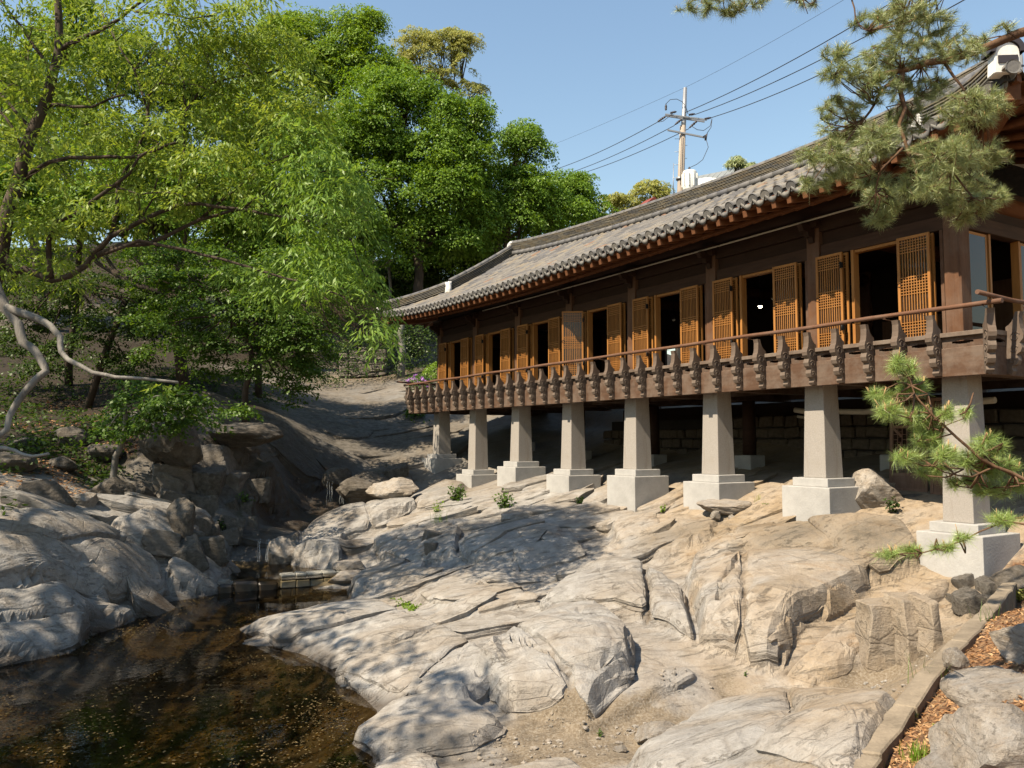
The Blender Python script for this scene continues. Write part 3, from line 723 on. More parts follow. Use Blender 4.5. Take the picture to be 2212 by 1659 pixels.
# soften the last grid step so that edges run clean across the mesh
def soft(a):
    b = a.copy(); b[1:-1] = (a[:-2] + 2 * a[1:-1] + a[2:]) / 4
    c = (np.roll(b, 1, 1) + 2 * b + np.roll(b, -1, 1)) / 4
    dense = sstep(3.9, 4.3, RR) * (np.abs(AA) < R(35.5)); return a + (c - a) * dense
tz = soft(soft(tz))
# steep faces get their own relief: courses and joints across the face, pushed out along the normal
P3 = np.stack([TX, TY, tz], -1)
ga = np.gradient(P3, axis=1); gr = np.gradient(P3, axis=0)
nrm = np.cross(gr, ga); nrm /= np.maximum(np.linalg.norm(nrm, axis=-1, keepdims=True), 1e-9); nrm *= np.sign(nrm[..., 2:3] + 1e-9)
steep = sstep(.68, .45, nrm[..., 2]) * sstep(40, 25, RR) * np.clip(1 - np.maximum(np.maximum(soil, lit), forest) * 1.2, 0, 1)
sx_ = TX * .94 + TY * .34
zz_ = tz + .12 * TX + .06 * vn(TX * 1.1, TY * 1.1, 201)
edv, A_, B_ = voro(sx_ / .75 + .4 * vn(zz_ * 1.5, sx_ * .7, 202), zz_ / .33, 203)
w_ = .5 * np.clip(1 - edv / .12, 0, 1)
blk = A_[0] * (1 - w_) + B_[0] * w_
dsp = .13 * blk + .02 * vn(sx_ * 1.6, zz_ * 4, 204) - .05 * np.exp(-(edv / .06) ** 2)
P3 = P3 + nrm * (dsp * steep)[..., None]
crk = np.maximum(crk, .8 * steep * np.exp(-(edv / .05) ** 2))
tz = P3[..., 2]; TX, TY = P3[..., 0], P3[..., 1]
V = np.stack([TX, TY, tz], -1).reshape(-1, 3)
c0 = len(V); zc = 1.3
V = np.vstack([V, [[0, 0, zc]]])
me = mesh_np('rocky_ground', V, F, M['rock'], False)
for nm, ch in (('mask_a', (soil, wet, stain_shade, lit)), ('mask_b', (sun_ochre, crk, moss, forest))):
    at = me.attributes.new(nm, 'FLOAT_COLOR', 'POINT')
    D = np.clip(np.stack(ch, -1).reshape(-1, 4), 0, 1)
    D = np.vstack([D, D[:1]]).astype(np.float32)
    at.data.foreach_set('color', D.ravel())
link('rocky_ground', me, kind='structure')
print('terrain', round(time.time() - T0, 1))

# the bedrock is broken into slabs along its joints: each one a piece with its own edges, tilt and layered sides
def clip_half(P, nx_, ny_, c):
    o = []
    for i in range(len(P)):
        a, b = P[i], P[(i + 1) % len(P)]
        da, db = a[0] * nx_ + a[1] * ny_ - c, b[0] * nx_ + b[1] * ny_ - c
        if da <= 0: o.append(a)
        if (da < 0) != (db < 0) and abs(da - db) > 1e-12:
            t = da / (da - db); o.append((a[0] + (b[0] - a[0]) * t, a[1] + (b[1] - a[1]) * t))
    return o
def hull(P):
    P = sorted(set((round(a, 4), round(b, 4)) for a, b in P)); H = []
    for seq in (P, P[::-1]):
        h = []
        for p in seq:
            while len(h) > 1 and (h[-1][0] - h[-2][0]) * (p[1] - h[-2][1]) - (h[-1][1] - h[-2][1]) * (p[0] - h[-2][0]) <= 0: h.pop()
            h.append(p)
        H += h[:-1]
    return H
SR = np.random.default_rng(77)
ANG, SP, SQ = R(20), 1.5, .58
def to_pq(x, y): return (x * math.cos(ANG) + y * math.sin(ANG)) / SP, (-x * math.sin(ANG) + y * math.cos(ANG)) / SQ
def to_xy(p, q): p, q = p * SP, q * SQ; return p * math.cos(ANG) - q * math.sin(ANG), p * math.sin(ANG) + q * math.cos(ANG)
seeds = []
for i in range(-16, 30):
    for j in range(-6, 80):
        p, q = i + .5 * (j % 2) + SR.uniform(-.38, .38), j + SR.uniform(-.36, .36)
        x, y = to_xy(p, q)
        if y < 5.2 or y > 38 or abs(x) > .70 * y + .6: continue
        keep = 1.0
        if x > 2.2 and y < 16: keep = .30                     # big weathered masses on the right
        elif y > 21: keep = .22
        elif x < -4.2: keep = .85
        if SR.uniform() < keep: seeds.append((p, q, x, y))
SD = np.array(seeds)
_s, _so, _we, _st, _li, _wa, _cr, _mo, _fo = terrain(SD[:, 2].copy(), SD[:, 3].copy(), True)
SLABS = [[(1500, 1215), (1590, 1175), (1740, 1165), (1800, 1220), (1720, 1235), (1600, 1240), (1500, 1262)], [(1740, 1165), (1950, 1160), (1995, 1220), (1890, 1262), (1800, 1235)],
    [(1480, 1265), (1600, 1242), (1608, 1330), (1600, 1425), (1510, 1395), (1500, 1320)], [(1612, 1240), (1800, 1234), (1885, 1266), (1790, 1330), (1700, 1395), (1675, 1450), (1605, 1427), (1616, 1330)],
    [(1690, 1462), (1760, 1395), (1870, 1332), (1900, 1392), (1840, 1460), (1760, 1478)], [(1872, 1330), (1985, 1266), (2060, 1250), (2050, 1290), (1990, 1330), (1902, 1386)],
    [(1165, 1320), (1230, 1265), (1300, 1225), (1388, 1240), (1398, 1343), (1300, 1330)], [(1392, 1240), (1475, 1270), (1500, 1388), (1404, 1344)], [(1310, 1135), (1420, 1125), (1438, 1205), (1340, 1200)], [(1442, 1130), (1560, 1135), (1560, 1172), (1480, 1240), (1442, 1206)],
    [(1022, 1478), (1104, 1403), (1213, 1490), (1233, 1550), (1180, 1552), (1100, 1545)], [(1107, 1401), (1200, 1347), (1300, 1337), (1362, 1395), (1370, 1450), (1290, 1498), (1216, 1487)], [(1292, 1501), (1370, 1456), (1360, 1500), (1275, 1565), (1237, 1550), (1227, 1496)],
    [(1345, 1662), (1480, 1562), (1550, 1517), (1698, 1502), (1718, 1600), (1600, 1700), (1400, 1740)], [(1702, 1502), (1900, 1512), (1960, 1532), (1890, 1640), (1860, 1720), (1620, 1700), (1722, 1600)],
    [(840, 1425), (960, 1372), (1020, 1405), (930, 1470), (870, 1520), (712, 1476)], [(1023, 1407), (1075, 1440), (1085, 1482), (990, 1555), (872, 1522), (932, 1472)], [(752, 1608), (850, 1542), (1010, 1522), (1108, 1588), (1040, 1622), (940, 1638), (840, 1645)], [(790, 1700), (830, 1650), (890, 1632), (960, 1670), (940, 1720)],
    [(497, 1388), (640, 1340), (780, 1300), (868, 1335), (720, 1377), (600, 1400)], [(602, 1401), (720, 1379), (870, 1337), (955, 1368), (840, 1421), (720, 1460)],
    [(-90, 1150), (150, 1130), (236, 1160), (280, 1190), (120, 1200), (-90, 1195)], [(-90, 1200), (118, 1203), (283, 1193), (345, 1218), (360, 1288), (250, 1302), (120, 1262), (-90, 1285)], [(-90, 1288), (100, 1272), (220, 1290), (290, 1336), (262, 1355), (150, 1342), (-90, 1352)], [(-90, 1358), (100, 1345), (200, 1352), (168, 1402), (60, 1420), (-90, 1440)], [(353, 1232), (440, 1195), (512, 1250), (470, 1281), (380, 1275)], [(240, 1155), (330, 1112), (400, 1160), (410, 1198), (345, 1213), (290, 1185)],
    [(622, 1215), (640, 1174), (700, 1132), (780, 1108), (800, 1150), (742, 1182), (738, 1231)], [(783, 1106), (862, 1082), (905, 1100), (830, 1140), (803, 1149)]]
XSLAB = [[base_hit(*p) for p in P] for P in SLABS]
in_x = np.zeros(len(SD), bool)
for P in XSLAB: in_x |= sdpoly(SD[:, 2], SD[:, 3], P) > -.05
ok = (np.maximum(np.maximum(_so, _li), _fo) < .42) & (sdpoly(SD[:, 2], SD[:, 3], POOL_IN) < -.02) & (sdpoly(SD[:, 2], SD[:, 3], POOL2_IN) < .05) & ~in_x & ~((SD[:, 2] > 1.6) & (SD[:, 3] < 13.6))
blk_id = np.full(len(SD), -1)
for k, (P, h, e) in enumerate(BLK):
    if h > .1: blk_id[sdpoly(SD[:, 2], SD[:, 3], P) > 0] = k
print('seeds', len(SD), 'soil', int((np.maximum(np.maximum(_so, _li), _fo) < .42).sum()), 'ok', int(ok.sum()), 'left ok', int((ok & (SD[:, 0] * 0 + SD[:, 2] < -4.2)).sum()))
HUL = [hull(P) for P, h, e in BLK]
GROUND = bpy.data.objects['rocky_ground']
n_slab = 0
order = np.argsort(np.hypot(SD[:, 2], SD[:, 3]))
stuff_v, stuff_f, stuff_a, stuff_b = [], [], [], []
for i in list(range(-len(XSLAB), 0)) + list(order):
    big = i < 0
    if not big and not ok[i]: continue
    p, q = SD[max(i, 0), 0], SD[max(i, 0), 1]
    if n_slab >= 620: break
    if big:
        P = np.array(XSLAB[-i - 1]); poly = []
    else: poly = [(p - 4, q - 4), (p + 4, q - 4), (p + 4, q + 4), (p - 4, q + 4)]
    d = np.hypot(SD[:, 0] - p, SD[:, 1] - q)
    for j in ([] if big else np.argsort(d)[1:22]):
        if d[j] > 7 or not poly: break
        nx_, ny_ = SD[j, 0] - p, SD[j, 1] - q
        mx, my = (SD[j, 0] + p) / 2, (SD[j, 1] + q) / 2
        poly = clip_half(poly, nx_, ny_, nx_ * mx + ny_ * my)
    if not big and len(poly) < 3: continue
    if not big: P = [to_xy(*a) for a in poly]
    k = -1 if big else blk_id[i]
    if k >= 0:
        H = HUL[k]
        for a, b in zip(H, H[1:] + H[:1]):
            ex, ey = b[0] - a[0], b[1] - a[1]
            P = clip_half(P, ey, -ex, ey * a[0] - ex * a[1])
            if len(P) < 3: break
        if len(P) < 3: continue
    P = np.array(P); c = P.mean(0); sx0, sy0 = (c if big else SD[i, 2:4])
    if big and np.sum(P[:, 0] * np.roll(P[:, 1], -1) - P[:, 1] * np.roll(P[:, 0], -1)) < 0: P = P[::-1]
    w = np.ptp(P[:, 0]), np.ptp(P[:, 1])
    if (max(w) > 6 and not big) or max(w) < .18: continue
    # gap to the neighbours, corners knocked off, edges slightly wavy
    gap = SR.uniform(.012, .03) if big else SR.uniform(.01, .04) if k < 0 else SR.uniform(.005, .022)
    B = []
    for a, b in zip(P, np.roll(P, -1, 0)):
        L_ = np.hypot(*(b - a)); m = max(2, int(L_ / .13))
        for t in (np.arange(m) + .5) / m if L_ > .15 else [.5]: B.append(a + (b - a) * t)
    B = np.array(B)
    rr = np.hypot(*(B - c).T)
    B = c + (B - c) * np.maximum(1 - gap / np.maximum(rr, .05) - .0, .3)[:, None]
    nB = len(B)
    nz_ = vn(B[:, 0] * 2.5, B[:, 1] * 2.5, 301) * .03 + vn(B[:, 0] * 9, B[:, 1] * 9, 302) * .012
    B = B + unit2(B - c) * nz_[:, None] if False else B + (B - c) / np.maximum(np.hypot(*(B - c).T), 1e-6)[:, None] * nz_[:, None]
    rings = [.0, .22, .42, .60, .76, .88, .955, 1.0]
    X = np.concatenate([c + (B - c) * s_ for s_ in rings])
    tz_ = terrain(X[:, 0].copy(), X[:, 1].copy())
    A_ = np.c_[X - c, np.ones(len(X))]
    co, *_ = np.linalg.lstsq(A_, tz_, rcond=None)
    slope = math.hypot(co[0], co[1])
    if slope > (1.9 if big else 1.2): continue
    mixp = .30 if big else .75 if k < 0 else .5
    top = A_ @ co * mixp + tz_ * (1 - mixp)
    off = SR.uniform(.0, .15) if k < 0 else SR.uniform(.01, .06)
    tx, ty = SR.normal(size=2) * (.06 if k < 0 else .022)
    if big: off = SR.uniform(.05, .11); tx, ty = SR.normal(size=2) * .012
    if sx0 > 2.2 or sy0 > 21: tx *= .5; ty *= .5; off = off * .6 + .02
    if sx0 < -4.2 and sy0 < 19 and not big: off += .05
    top = top + off + tx * (X[:, 0] - c[0]) + ty * (X[:, 1] - c[1])
    pp, qq = X[:, 0] * math.cos(ANG) + X[:, 1] * math.sin(ANG), -X[:, 0] * math.sin(ANG) + X[:, 1] * math.cos(ANG)
    st_ = qq / .16 + .35 * vn(pp * .8, qq * 2.2, 310); st_ = st_ - np.floor(st_)
    rough = .5 if sx0 > 2.2 else .8 if big else 1.0
    top = top + rough * (.016 * vn(pp * 1.3, qq * 3.2, 311) + .009 * vn(pp * 4, qq * 8, 312) + .012 * (st_ - sstep(.7, 1, st_)) * sstep(-.1, .4, vn(pp * .5, qq * .8, 313)))
    edge_r = SR.uniform(.006, .02)
    if big:
        s_ = np.repeat(rings, nB); top = top - (.07 if sx0 > 1.8 else .04) * s_ ** 5 + .03 * vn(X[:, 0] * 1.1, X[:, 1] * 1.1, 315)
    top[-nB:] -= edge_r; top[-2 * nB:-nB] -= edge_r * .15
    # sides: a few beds standing in and out
    V = [np.c_[X, top]]
    zt = top[-nB:]; dirs = (B - c) / np.maximum(np.hypot(*(B - c).T), 1e-6)[:, None]
    dep = 0.0
    for lv in range(5):
        dep += SR.uniform(.025, .075) if lv < 4 else .35
        o = SR.uniform(-.028, .012) if lv < 4 else .03
        ns = vn(B[:, 0] * 3 + 11 * lv, B[:, 1] * 3, 320 + lv) * .02
        V.append(np.c_[B + dirs * (o + ns)[:, None], zt - dep])
        if lv < 3: V.append(np.c_[B + dirs * (o + ns + SR.uniform(-.012, .012))[:, None], zt - dep - .006])
    V = np.concatenate(V); nr_ = len(V) // nB
    F = []
    for r_i in range(nr_ - 1):
        a0 = np.arange(nB) + r_i * nB; a1 = np.roll(np.arange(nB), -1) + r_i * nB
        F.append(np.c_[a0, a0 + nB, a1 + nB, a1])
    F = np.concatenate(F)
    _, so_, we_, st2, li_, wa_, cr_, mo_, fo_ = terrain(V[:, 0].copy(), V[:, 1].copy(), True)
    z0_ = np.zeros(len(V)); cr_ = z0_.copy(); cr_[len(X):] = np.linspace(.0, 1, (nr_ - len(rings)))[:, None].repeat(nB, 1).ravel() * .8
    wl = sstep(.10, .0, V[:, 2]) * (V[:, 0] < 1.5)
    MA = np.clip(np.c_[z0_, np.maximum(we_ * (we_ > .3), wl * .9), st2, z0_], 0, 1).astype(np.float32); MBk = np.clip(np.c_[wa_ + SR.normal() * .12, cr_, mo_, z0_], 0, 1).astype(np.float32)
    if n_slab < 300:
        me = mesh_np('rock_slab', V, F[:, ::-1], M['rock'], False)
        for nm, D in (('mask_a', MA), ('mask_b', MBk)):
            at = me.attributes.new(nm, 'FLOAT_COLOR', 'POINT'); at.data.foreach_set('color', D.ravel())
        link('rock_slab', me, GROUND)
    else:
        stuff_f.append(F[:, ::-1] + sum(len(a) for a in stuff_v)); stuff_v.append(V); stuff_a.append(MA); stuff_b.append(MBk)
    n_slab += 1
if stuff_v:
    me = mesh_np('rock_slab', np.concatenate(stuff_v), np.concatenate(stuff_f), M['rock'], False)
    for nm, D in (('mask_a', np.concatenate(stuff_a)), ('mask_b', np.concatenate(stuff_b))):
        at = me.attributes.new(nm, 'FLOAT_COLOR', 'POINT'); at.data.foreach_set('color', D.ravel())
    link('rock_slab', me, GROUND, kind='stuff')
print('slabs', n_slab, round(time.time() - T0, 1))

# water: dark, reflecting, the littered bed showing through where one looks down into it
def mat_water(name, tint, sc=5.0, strength=.05):
    m, nt, out = new_mat(name)
    n = noise(nt, sc, 3, .5)
    nm = bump(nt, n, strength, .02)
    tr = N(nt, 'BsdfTransparent'); tr.inputs['Color'].default_value = (*tint, 1)
    gl = N(nt, 'BsdfGlossy', Roughness=.015); nt.links.new(nm, gl.inputs['Normal'])
    fr = N(nt, 'Fresnel', IOR=1.33); nt.links.new(nm, fr.inputs['Normal'])
    mx = N(nt, 'MixShader'); nt.links.new(fr.outputs[0], mx.inputs[0]); nt.links.new(tr.outputs[0], mx.inputs[1]); nt.links.new(gl.outputs[0], mx.inputs[2])
    nt.links.new(mx.outputs[0], out.inputs['Surface'])
    return m
M['water'] = mat_water('pool_water', (.55, .47, .31), 7.0, .09)
def grow(P, d):
    c = np.mean(P, axis=0); return [tuple(np.array(p) + (np.array(p) - c) / np.linalg.norm(np.array(p) - c) * d) for p in P]
def sheet(name, P, z):
    mb = MB(); mb.add([(p[0], p[1], z) for p in P], [tuple(range(len(P)))])
    me = mb.mesh(name, M['water'])
    bm = bmesh.new(); bm.from_mesh(me)
    for f in bm.faces:
        if f.normal.z < 0: f.normal_flip()
    bmesh.ops.triangulate(bm, faces=bm.faces); bm.to_mesh(me); bm.free()
    return link(name, me, kind='structure')
sheet('pool_water', grow(POOL_IN, .45), 0.0)
sheet('upper_pool_water', grow(POOL2_IN, .15), .24)
# ================================================================== PAVILION
# local frame: x along the front (0 at the nearest pillar, 16.8 at the farthest), y outwards to the viewer, z up from the pool
ROOT = empty('pavilion', (PX0, PY0, 0), R(90) + TH, 'long tiled wooden pavilion standing on granite pillars above the rocks', 'pavilion')
RW = Matrix.Translation((PX0, PY0, 0)) @ Matrix.Rotation(R(90) + TH, 4, 'Z')
L = 7 * BAY
ZB = 3.89                       # underside of the balcony beam
rng = random.Random(4)
def w2l(p): return RW.inverted() @ Vector(p)
def part(name, me, M_=None, parent=None, **kw): return link(name, me, ROOT if parent is None else parent, M_, **kw)
def T(x, y, z): return Matrix.Translation((x, y, z))
def RX(a): return Matrix.Rotation(a, 4, 'X')
def RY(a): return Matrix.Rotation(a, 4, 'Y')
def RZ(a): return Matrix.Rotation(a, 4, 'Z')
def SCL(x, y, z): return Matrix.Diagonal((x, y, z, 1))

# ---- granite pillars
def frustum(w0, w1, z0, z1):
    mb = MB(); a, b = w0 / 2, w1 / 2
    mb.add([(-a, -a, z0), (a, -a, z0), (a, a, z0), (-a, a, z0), (-b, -b, z1), (b, -b, z1), (b, b, z1), (-b, b, z1)],
           [(3, 2, 1, 0), (4, 5, 6, 7), (0, 1, 5, 4), (1, 2, 6, 5), (2, 3, 7, 6), (3, 0, 4, 7)])
    return mb
for i in range(8):
    zs, zbm = pillar_z[i]
    sh = part('stone_pillar', bevel_mesh(frustum(.445, .37, zs, ZB + .06).mesh('stone_pillar', M['granite']), .012, 2), T(i * BAY, 0, 0))
    st = .14
    me = MB().box(-.35, .35, -.35, .35, zs - st, zs).mesh('pillar_step', M['granite_base'])
    part('pillar_step', bevel_mesh(me, .012, 2), None, sh)
    me = MB().box(-.475, .475, -.475, .475, zbm - .55, zs - st).mesh('pillar_base', M['granite_base'])
    part('pillar_base', bevel_mesh(me, .012, 2), None, sh)
# wooden inner posts on stone feet under the floor
for u in (2.6, 6.2, 9.4, 12.6, 15.6):
    x, y = loc2w(u, -2.4); g = gz(x, y)
    p = part('inner_post', MB().tube([(0, 0, g + .25), (0, 0, ZB)], [.15, .14], 10).mesh('inner_post', M['shade_dark_wood']), T(u, -2.4, 0))
    part('stone_foot', bevel_mesh(MB().box(-.24, .24, -.24, .24, g - .3, g + .28).mesh('stone_foot', M['granite_base']), .02), None, p)

# ---- floor frame, balcony beam and panels
UL, UR, VB = L + 1.22, -.66, .52
def boards(name, x0, x1, y0, y1, z0, z1, n, mat, axis=0, parent=None, gap=.004):
    """a run of planks side by side, each an object of its own"""
    for k in range(n):
        if axis == 0:
            a = x0 + (x1 - x0) * k / n; b = x0 + (x1 - x0) * (k + 1) / n
            me = MB().box(a + gap, b - gap, y0, y1 - rng.uniform(0, .004), z0, z1).mesh(name, mat)
        else:
            a = y0 + (y1 - y0) * k / n; b = y0 + (y1 - y0) * (k + 1) / n
            me = MB().box(x0, x1, a + gap, b - gap, z0, z1 - rng.uniform(0, .003)).mesh(name, mat)
        part(name, me, None, parent)
floor = part('floor', MB().box(UR + .08, UL - .08, -4.95, VB - .12, ZB + .36, ZB + .50).mesh('floor', M['shade_dark_wood']))
for k in range(8):
    part('floor_joist', MB().box(k * BAY - .10, k * BAY + .10, -4.9, VB - .11, ZB + .07, ZB + .355).mesh('floor_joist', M['beam_wood']), None, floor)
for v in (-.1, -2.4, -4.7):
    part('floor_beam', MB().box(UR + .1, UL - .1, v - .11, v + .11, ZB + .12, ZB + .352).mesh('floor_beam', M['beam_wood']), None, floor)
boards('soffit_board', UR + .09, UL - .09, .02, VB - .10, ZB + .055, ZB + .085, 36, M['rafter_wood'], 0, floor)
# front: long fascia boards joined at the brackets, panel strip with cloud-shaped openings, ledge
NB = 35
bu = [.02 + .5245 * k for k in range(NB)]
edges = [UR] + [bu[k] for k in range(3, NB - 2, 4)] + [UL]
for a, b in zip(edges[:-1], edges[1:]):
    part('fascia_board', bevel_mesh(MB().box(a + .003, b - .003, VB - .09, VB, ZB, ZB + .40).mesh('fascia_board', M['beam_wood']), .006))
def cloud_panel(w):
    """panel w wide, .145 high with a stepped opening in the middle, made of strips round the hole"""
    mb = MB(); h = .145
    ow, oh = min(.30, w * .62), .055
    x0, x1 = (w - ow) / 2, (w + ow) / 2
    steps = [(.0, .020), (.16, .034), (.30, .055), (.70, .055), (.84, .034), (1.0, .020)]
    mb.box(0, x0, -.03, 0, 0, h); mb.box(x1, w, -.03, 0, 0, h)
    for (ta, ha), (tb, hb) in zip(steps[:-1], steps[1:]):
        hh = (ha + hb) / 2
        a, b = x0 + ta * ow, x0 + tb * ow
        mb.box(a, b, -.03, 0, 0, h / 2 - hh / 2); mb.box(a, b, -.03, 0, h / 2 + hh / 2, h)
    return mb.mesh('balcony_panel', M['beam_wood'])
pan = cloud_panel(.5245 - .01); pan_end = cloud_panel(.66)
for k in range(NB - 1):
    part('balcony_panel', pan, T(bu[k] + .005, VB - .025, ZB + .402))
part('balcony_panel', pan_end, T(UR + .012, VB - .025, ZB + .402))
part('balcony_panel', cloud_panel(UL - bu[-1] - .01), T(bu[-1] + .005, VB - .025, ZB + .402))
for a, b in zip(edges[:-1], edges[1:]):
    part('balcony_ledge', bevel_mesh(MB().box(a + .002, b - .002, VB - .13, VB + .03, ZB + .55, ZB + .615).mesh('balcony_ledge', M['carved_wood']), .006))
# end returns
for (ux, s) in ((UR, -1), (UL, 1)):
    x0, x1 = sorted((ux, ux - s * .09))
    for a, b in ((-2.2, VB - .092), (-4.9, -2.204)):
        part('fascia_board', bevel_mesh(MB().box(x0, x1, a, b, ZB, ZB + .40).mesh('fascia_board', M['beam_wood']), .006))
        part('balcony_ledge', MB().box(x0 - .02, x1 + .02, a, b - .05, ZB + .55, ZB + .613).mesh('balcony_ledge', M['carved_wood']))
    for k in range(10):
        part('balcony_panel', pan, T(ux - (s < 0) * .0 - (s > 0) * .03 + (s < 0) * .03, VB - .04 - k * .5245, ZB + .402) @ RZ(R(-90)))
# carved brackets that carry the hand rail
prof = [(0, .02), (.055, .015), (.082, .055), (.062, .10), (.07, .125), (.125, .145), (.152, .20), (.14, .255), (.125, .27), (.135, .285), (.185, .315), (.205, .37),
        (.185, .425), (.172, .435), (.185, .45), (.222, .49), (.232, .545), (.212, .60), (.195, .63), (.182, .70), (.178, .80), (.195, .865),
        (.128, .865), (.124, .835), (.108, .785), (.082, .735), (.045, .695), (.0, .668)]
mb = MB(); mb.prism(prof, -.05, .05, 0)
# scroll carving: raised spirals on both cheeks
for s in (-1, 1):
    for (cy_, cz_, r0) in ((.115, .52, .075), (.10, .35, .062), (.075, .19, .045)):
        P = []
        for q in range(13):
            a = q / 12 * 2.6 * math.pi + .5; rr = r0 * (1 - .70 * q / 12)
            P.append((s * .052, cy_ + rr * math.cos(a), cz_ + rr * math.sin(a)))
        mb.tube(P, .0085, 4, False)
bracket = mb.mesh('rail_bracket', M['carved_wood'])
mb = MB()
V, F = [], []
n = 16
lob = lambda a, r: r * (1 + .13 * math.cos(6 * a))
rings = [(.04, 0), (.10, .020), (.118, .036), (.10, .049), (.04, .052)]
for (r, z) in rings:
    for k in range(n):
        a = 2 * math.pi * k / n; V.append((lob(a, r), lob(a, r) * 1.15, z))
for i in range(len(rings) - 1):
    for k in range(n): F.append((i * n + k, i * n + (k + 1) % n, (i + 1) * n + (k + 1) % n, (i + 1) * n + k))
F += [tuple(range(n))[::-1], tuple((len(rings) - 1) * n + k for k in range(n))]
mb.add(V, F, True)
cap_me = mb.mesh('flower_cap', M['rail_wood'])
def add_bracket(Mx):
    b = part('rail_bracket', bracket, Mx)
    part('flower_cap', cap_me, T(0, .155, .862) @ RZ(rng.uniform(-.2, .2)), b)
for u in bu: add_bracket(T(u, VB + .002, ZB))
add_bracket(T(UR - .005, VB + .0, ZB) @ RZ(R(45)))
add_bracket(T(UL + .005, VB + .0, ZB) @ RZ(R(-45)))
for k in range(1, 7):
    add_bracket(T(UR - .002, VB - .5245 * k, ZB) @ RZ(R(90)))
    add_bracket(T(UL + .002, VB - .5245 * k, ZB) @ RZ(R(-90)))
ZR, VR = ZB + .945, VB + .15
P = [(u, VR, ZR + .006 * math.sin(u * 2.1)) for u in np.linspace(UR - .30, UL + .25, 40)]
part('hand_rail', MB().tube(P, [.034 - .004 * (k % 7 == 3) for k in range(40)], 9).mesh('hand_rail', M['rail_wood']))
for ux in (UR - .15, UL + .15):
    P = [(ux, v, ZR + .062 + .05 * max(0, v - .2)) for v in np.linspace(VB + .46, -4.6, 14)]
    part('hand_rail', MB().tube(P, .032, 9).mesh('hand_rail', M['rail_wood']))

# ---- wall frame
M['lintel_wood'] = mat_wood('lintel_wood', (.034, .017, .010), (.075, .040, .024), (2.0, 14, 14))  # lintel darkened too, eave shade put into the wood colour
ZF = ZB + .50                                    # floor level
post = bevel_mesh(MB().box(-.125, .125, -.125, .125, ZF, 6.82).mesh('wall_post', M['post_wood']), .008)
for i in range(8):
    part('wall_post', post, T(i * BAY, 0, 0))
    part('wall_post', post, T(i * BAY, -4.8, 0))
part('wall_post', post, T(0, -2.4, 0)); part('wall_post', post, T(L, -2.4, 0))
def lintels(x0, y0, x1, y1):
    """threshold, door lintel, frieze and top plate between two posts"""
    d = Vector((x1 - x0, y1 - y0, 0)); ln = d.length; a = math.atan2(d.y, d.x)
    Mx = T(x0, y0, 0) @ RZ(a); g = .128
    for nm, h0, h1, w, mt in (('threshold', ZF, ZF + .10, .10, 'beam_wood'), ('door_lintel', 6.10, 6.31, .085, 'lintel_wood'), ('frieze_board', 6.312, 6.53, .03, 'shade_dark_wood'), ('top_plate', 6.532, 6.80, .11, 'shade_dark_wood')):
        part(nm, bevel_mesh(MB().box(g, ln - g, -w, w, h0, h1).mesh(nm, M[mt]), .006), Mx)
for i in range(7):
    lintels(i * BAY, 0, (i + 1) * BAY, 0)
for k in range(2):
    lintels(0, -2.4 * k, 0, -2.4 * (k + 1)); lintels(L, -2.4 * k, L, -2.4 * (k + 1))
for v in (0, -4.8):
    part('purlin', MB().tube([(-.5, v, 6.97), (L + .5, v, 6.97)], .155, 12).mesh('purlin', M['shade_dark_wood']))
# carved bracket arm at the head of each post
arm = MB().prism([(-.35, 6.60), (.16, 6.60), (.34, 6.68), (.46, 6.64), (.40, 6.54), (.30, 6.53), (.27, 6.45), (.20, 6.46), (.16, 6.36), (.13, 6.36), (.13, 6.44), (-.35, 6.44)][::-1], -.05, .05, 0)
arm.box(-.17, .17, .128, .24, 6.60, 6.70); arm.box(-.24, .24, .14, .22, 6.702, 6.78)
arm_me = arm.mesh('bracket_arm', M['shade_dark_wood'])
for i in range(8): part('bracket_arm', arm_me, T(i * BAY, 0, 0))

# ---- door leaves: a wooden frame round a lattice of thin bars, dark glass behind
DH0, DH1, DW = ZF + .11, 6.085, .51
def door_meshes(w, h):
    f = MB(); t = .042; d = .032
    f.box(0, t, 0, d, 0, h); f.box(w - t, w, 0, d, 0, h)
    f.box(t, w - t, .001, d - .001, 0, t * 1.2); f.box(t, w - t, .001, d - .001, h - t, h)
    fr = f.mesh('door', M['door_wood'])
    l = MB(); iw = w - 2 * t; nb = 9
    for k in range(1, nb + 1):
        x = t + iw * k / (nb + 1); l.box(x - .0055, x + .0055, .010, .024, t, h - t)
    def rows(za, zb, n):
        for k in range(n):
            z = za + (zb - za) * k / (n - 1); l.box(t, w - t, .012, .026, z - .0055, z + .0055)
    ih = h - 2 * t
    rows(t + ih * .02 + .03, t + ih * .02 + .20, 5); rows(t + ih * .44, t + ih * .44 + .26, 7); rows(h - t - .20, h - t - .035, 5)
    la = l.mesh('lattice', M['door_wood'])
    gl = MB().box(t, w - t, .002, .007, t, h - t).mesh('glass_pane', M['glass'])
    return fr, la, gl
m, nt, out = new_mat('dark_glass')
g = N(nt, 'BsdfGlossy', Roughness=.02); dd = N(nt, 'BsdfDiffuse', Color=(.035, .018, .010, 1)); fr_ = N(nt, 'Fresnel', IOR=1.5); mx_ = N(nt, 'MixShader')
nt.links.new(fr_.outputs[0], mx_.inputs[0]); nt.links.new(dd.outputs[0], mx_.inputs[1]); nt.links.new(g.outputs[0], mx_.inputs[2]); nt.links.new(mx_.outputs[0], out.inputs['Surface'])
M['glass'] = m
DM = door_meshes(DW, DH1 - DH0)
hinge = MB().box(-.018, .018, .0, .045, -.045, .045).tube([(0, .05, -.055), (0, .05, .055)], .010, 6).mesh('hinge', M['iron'])
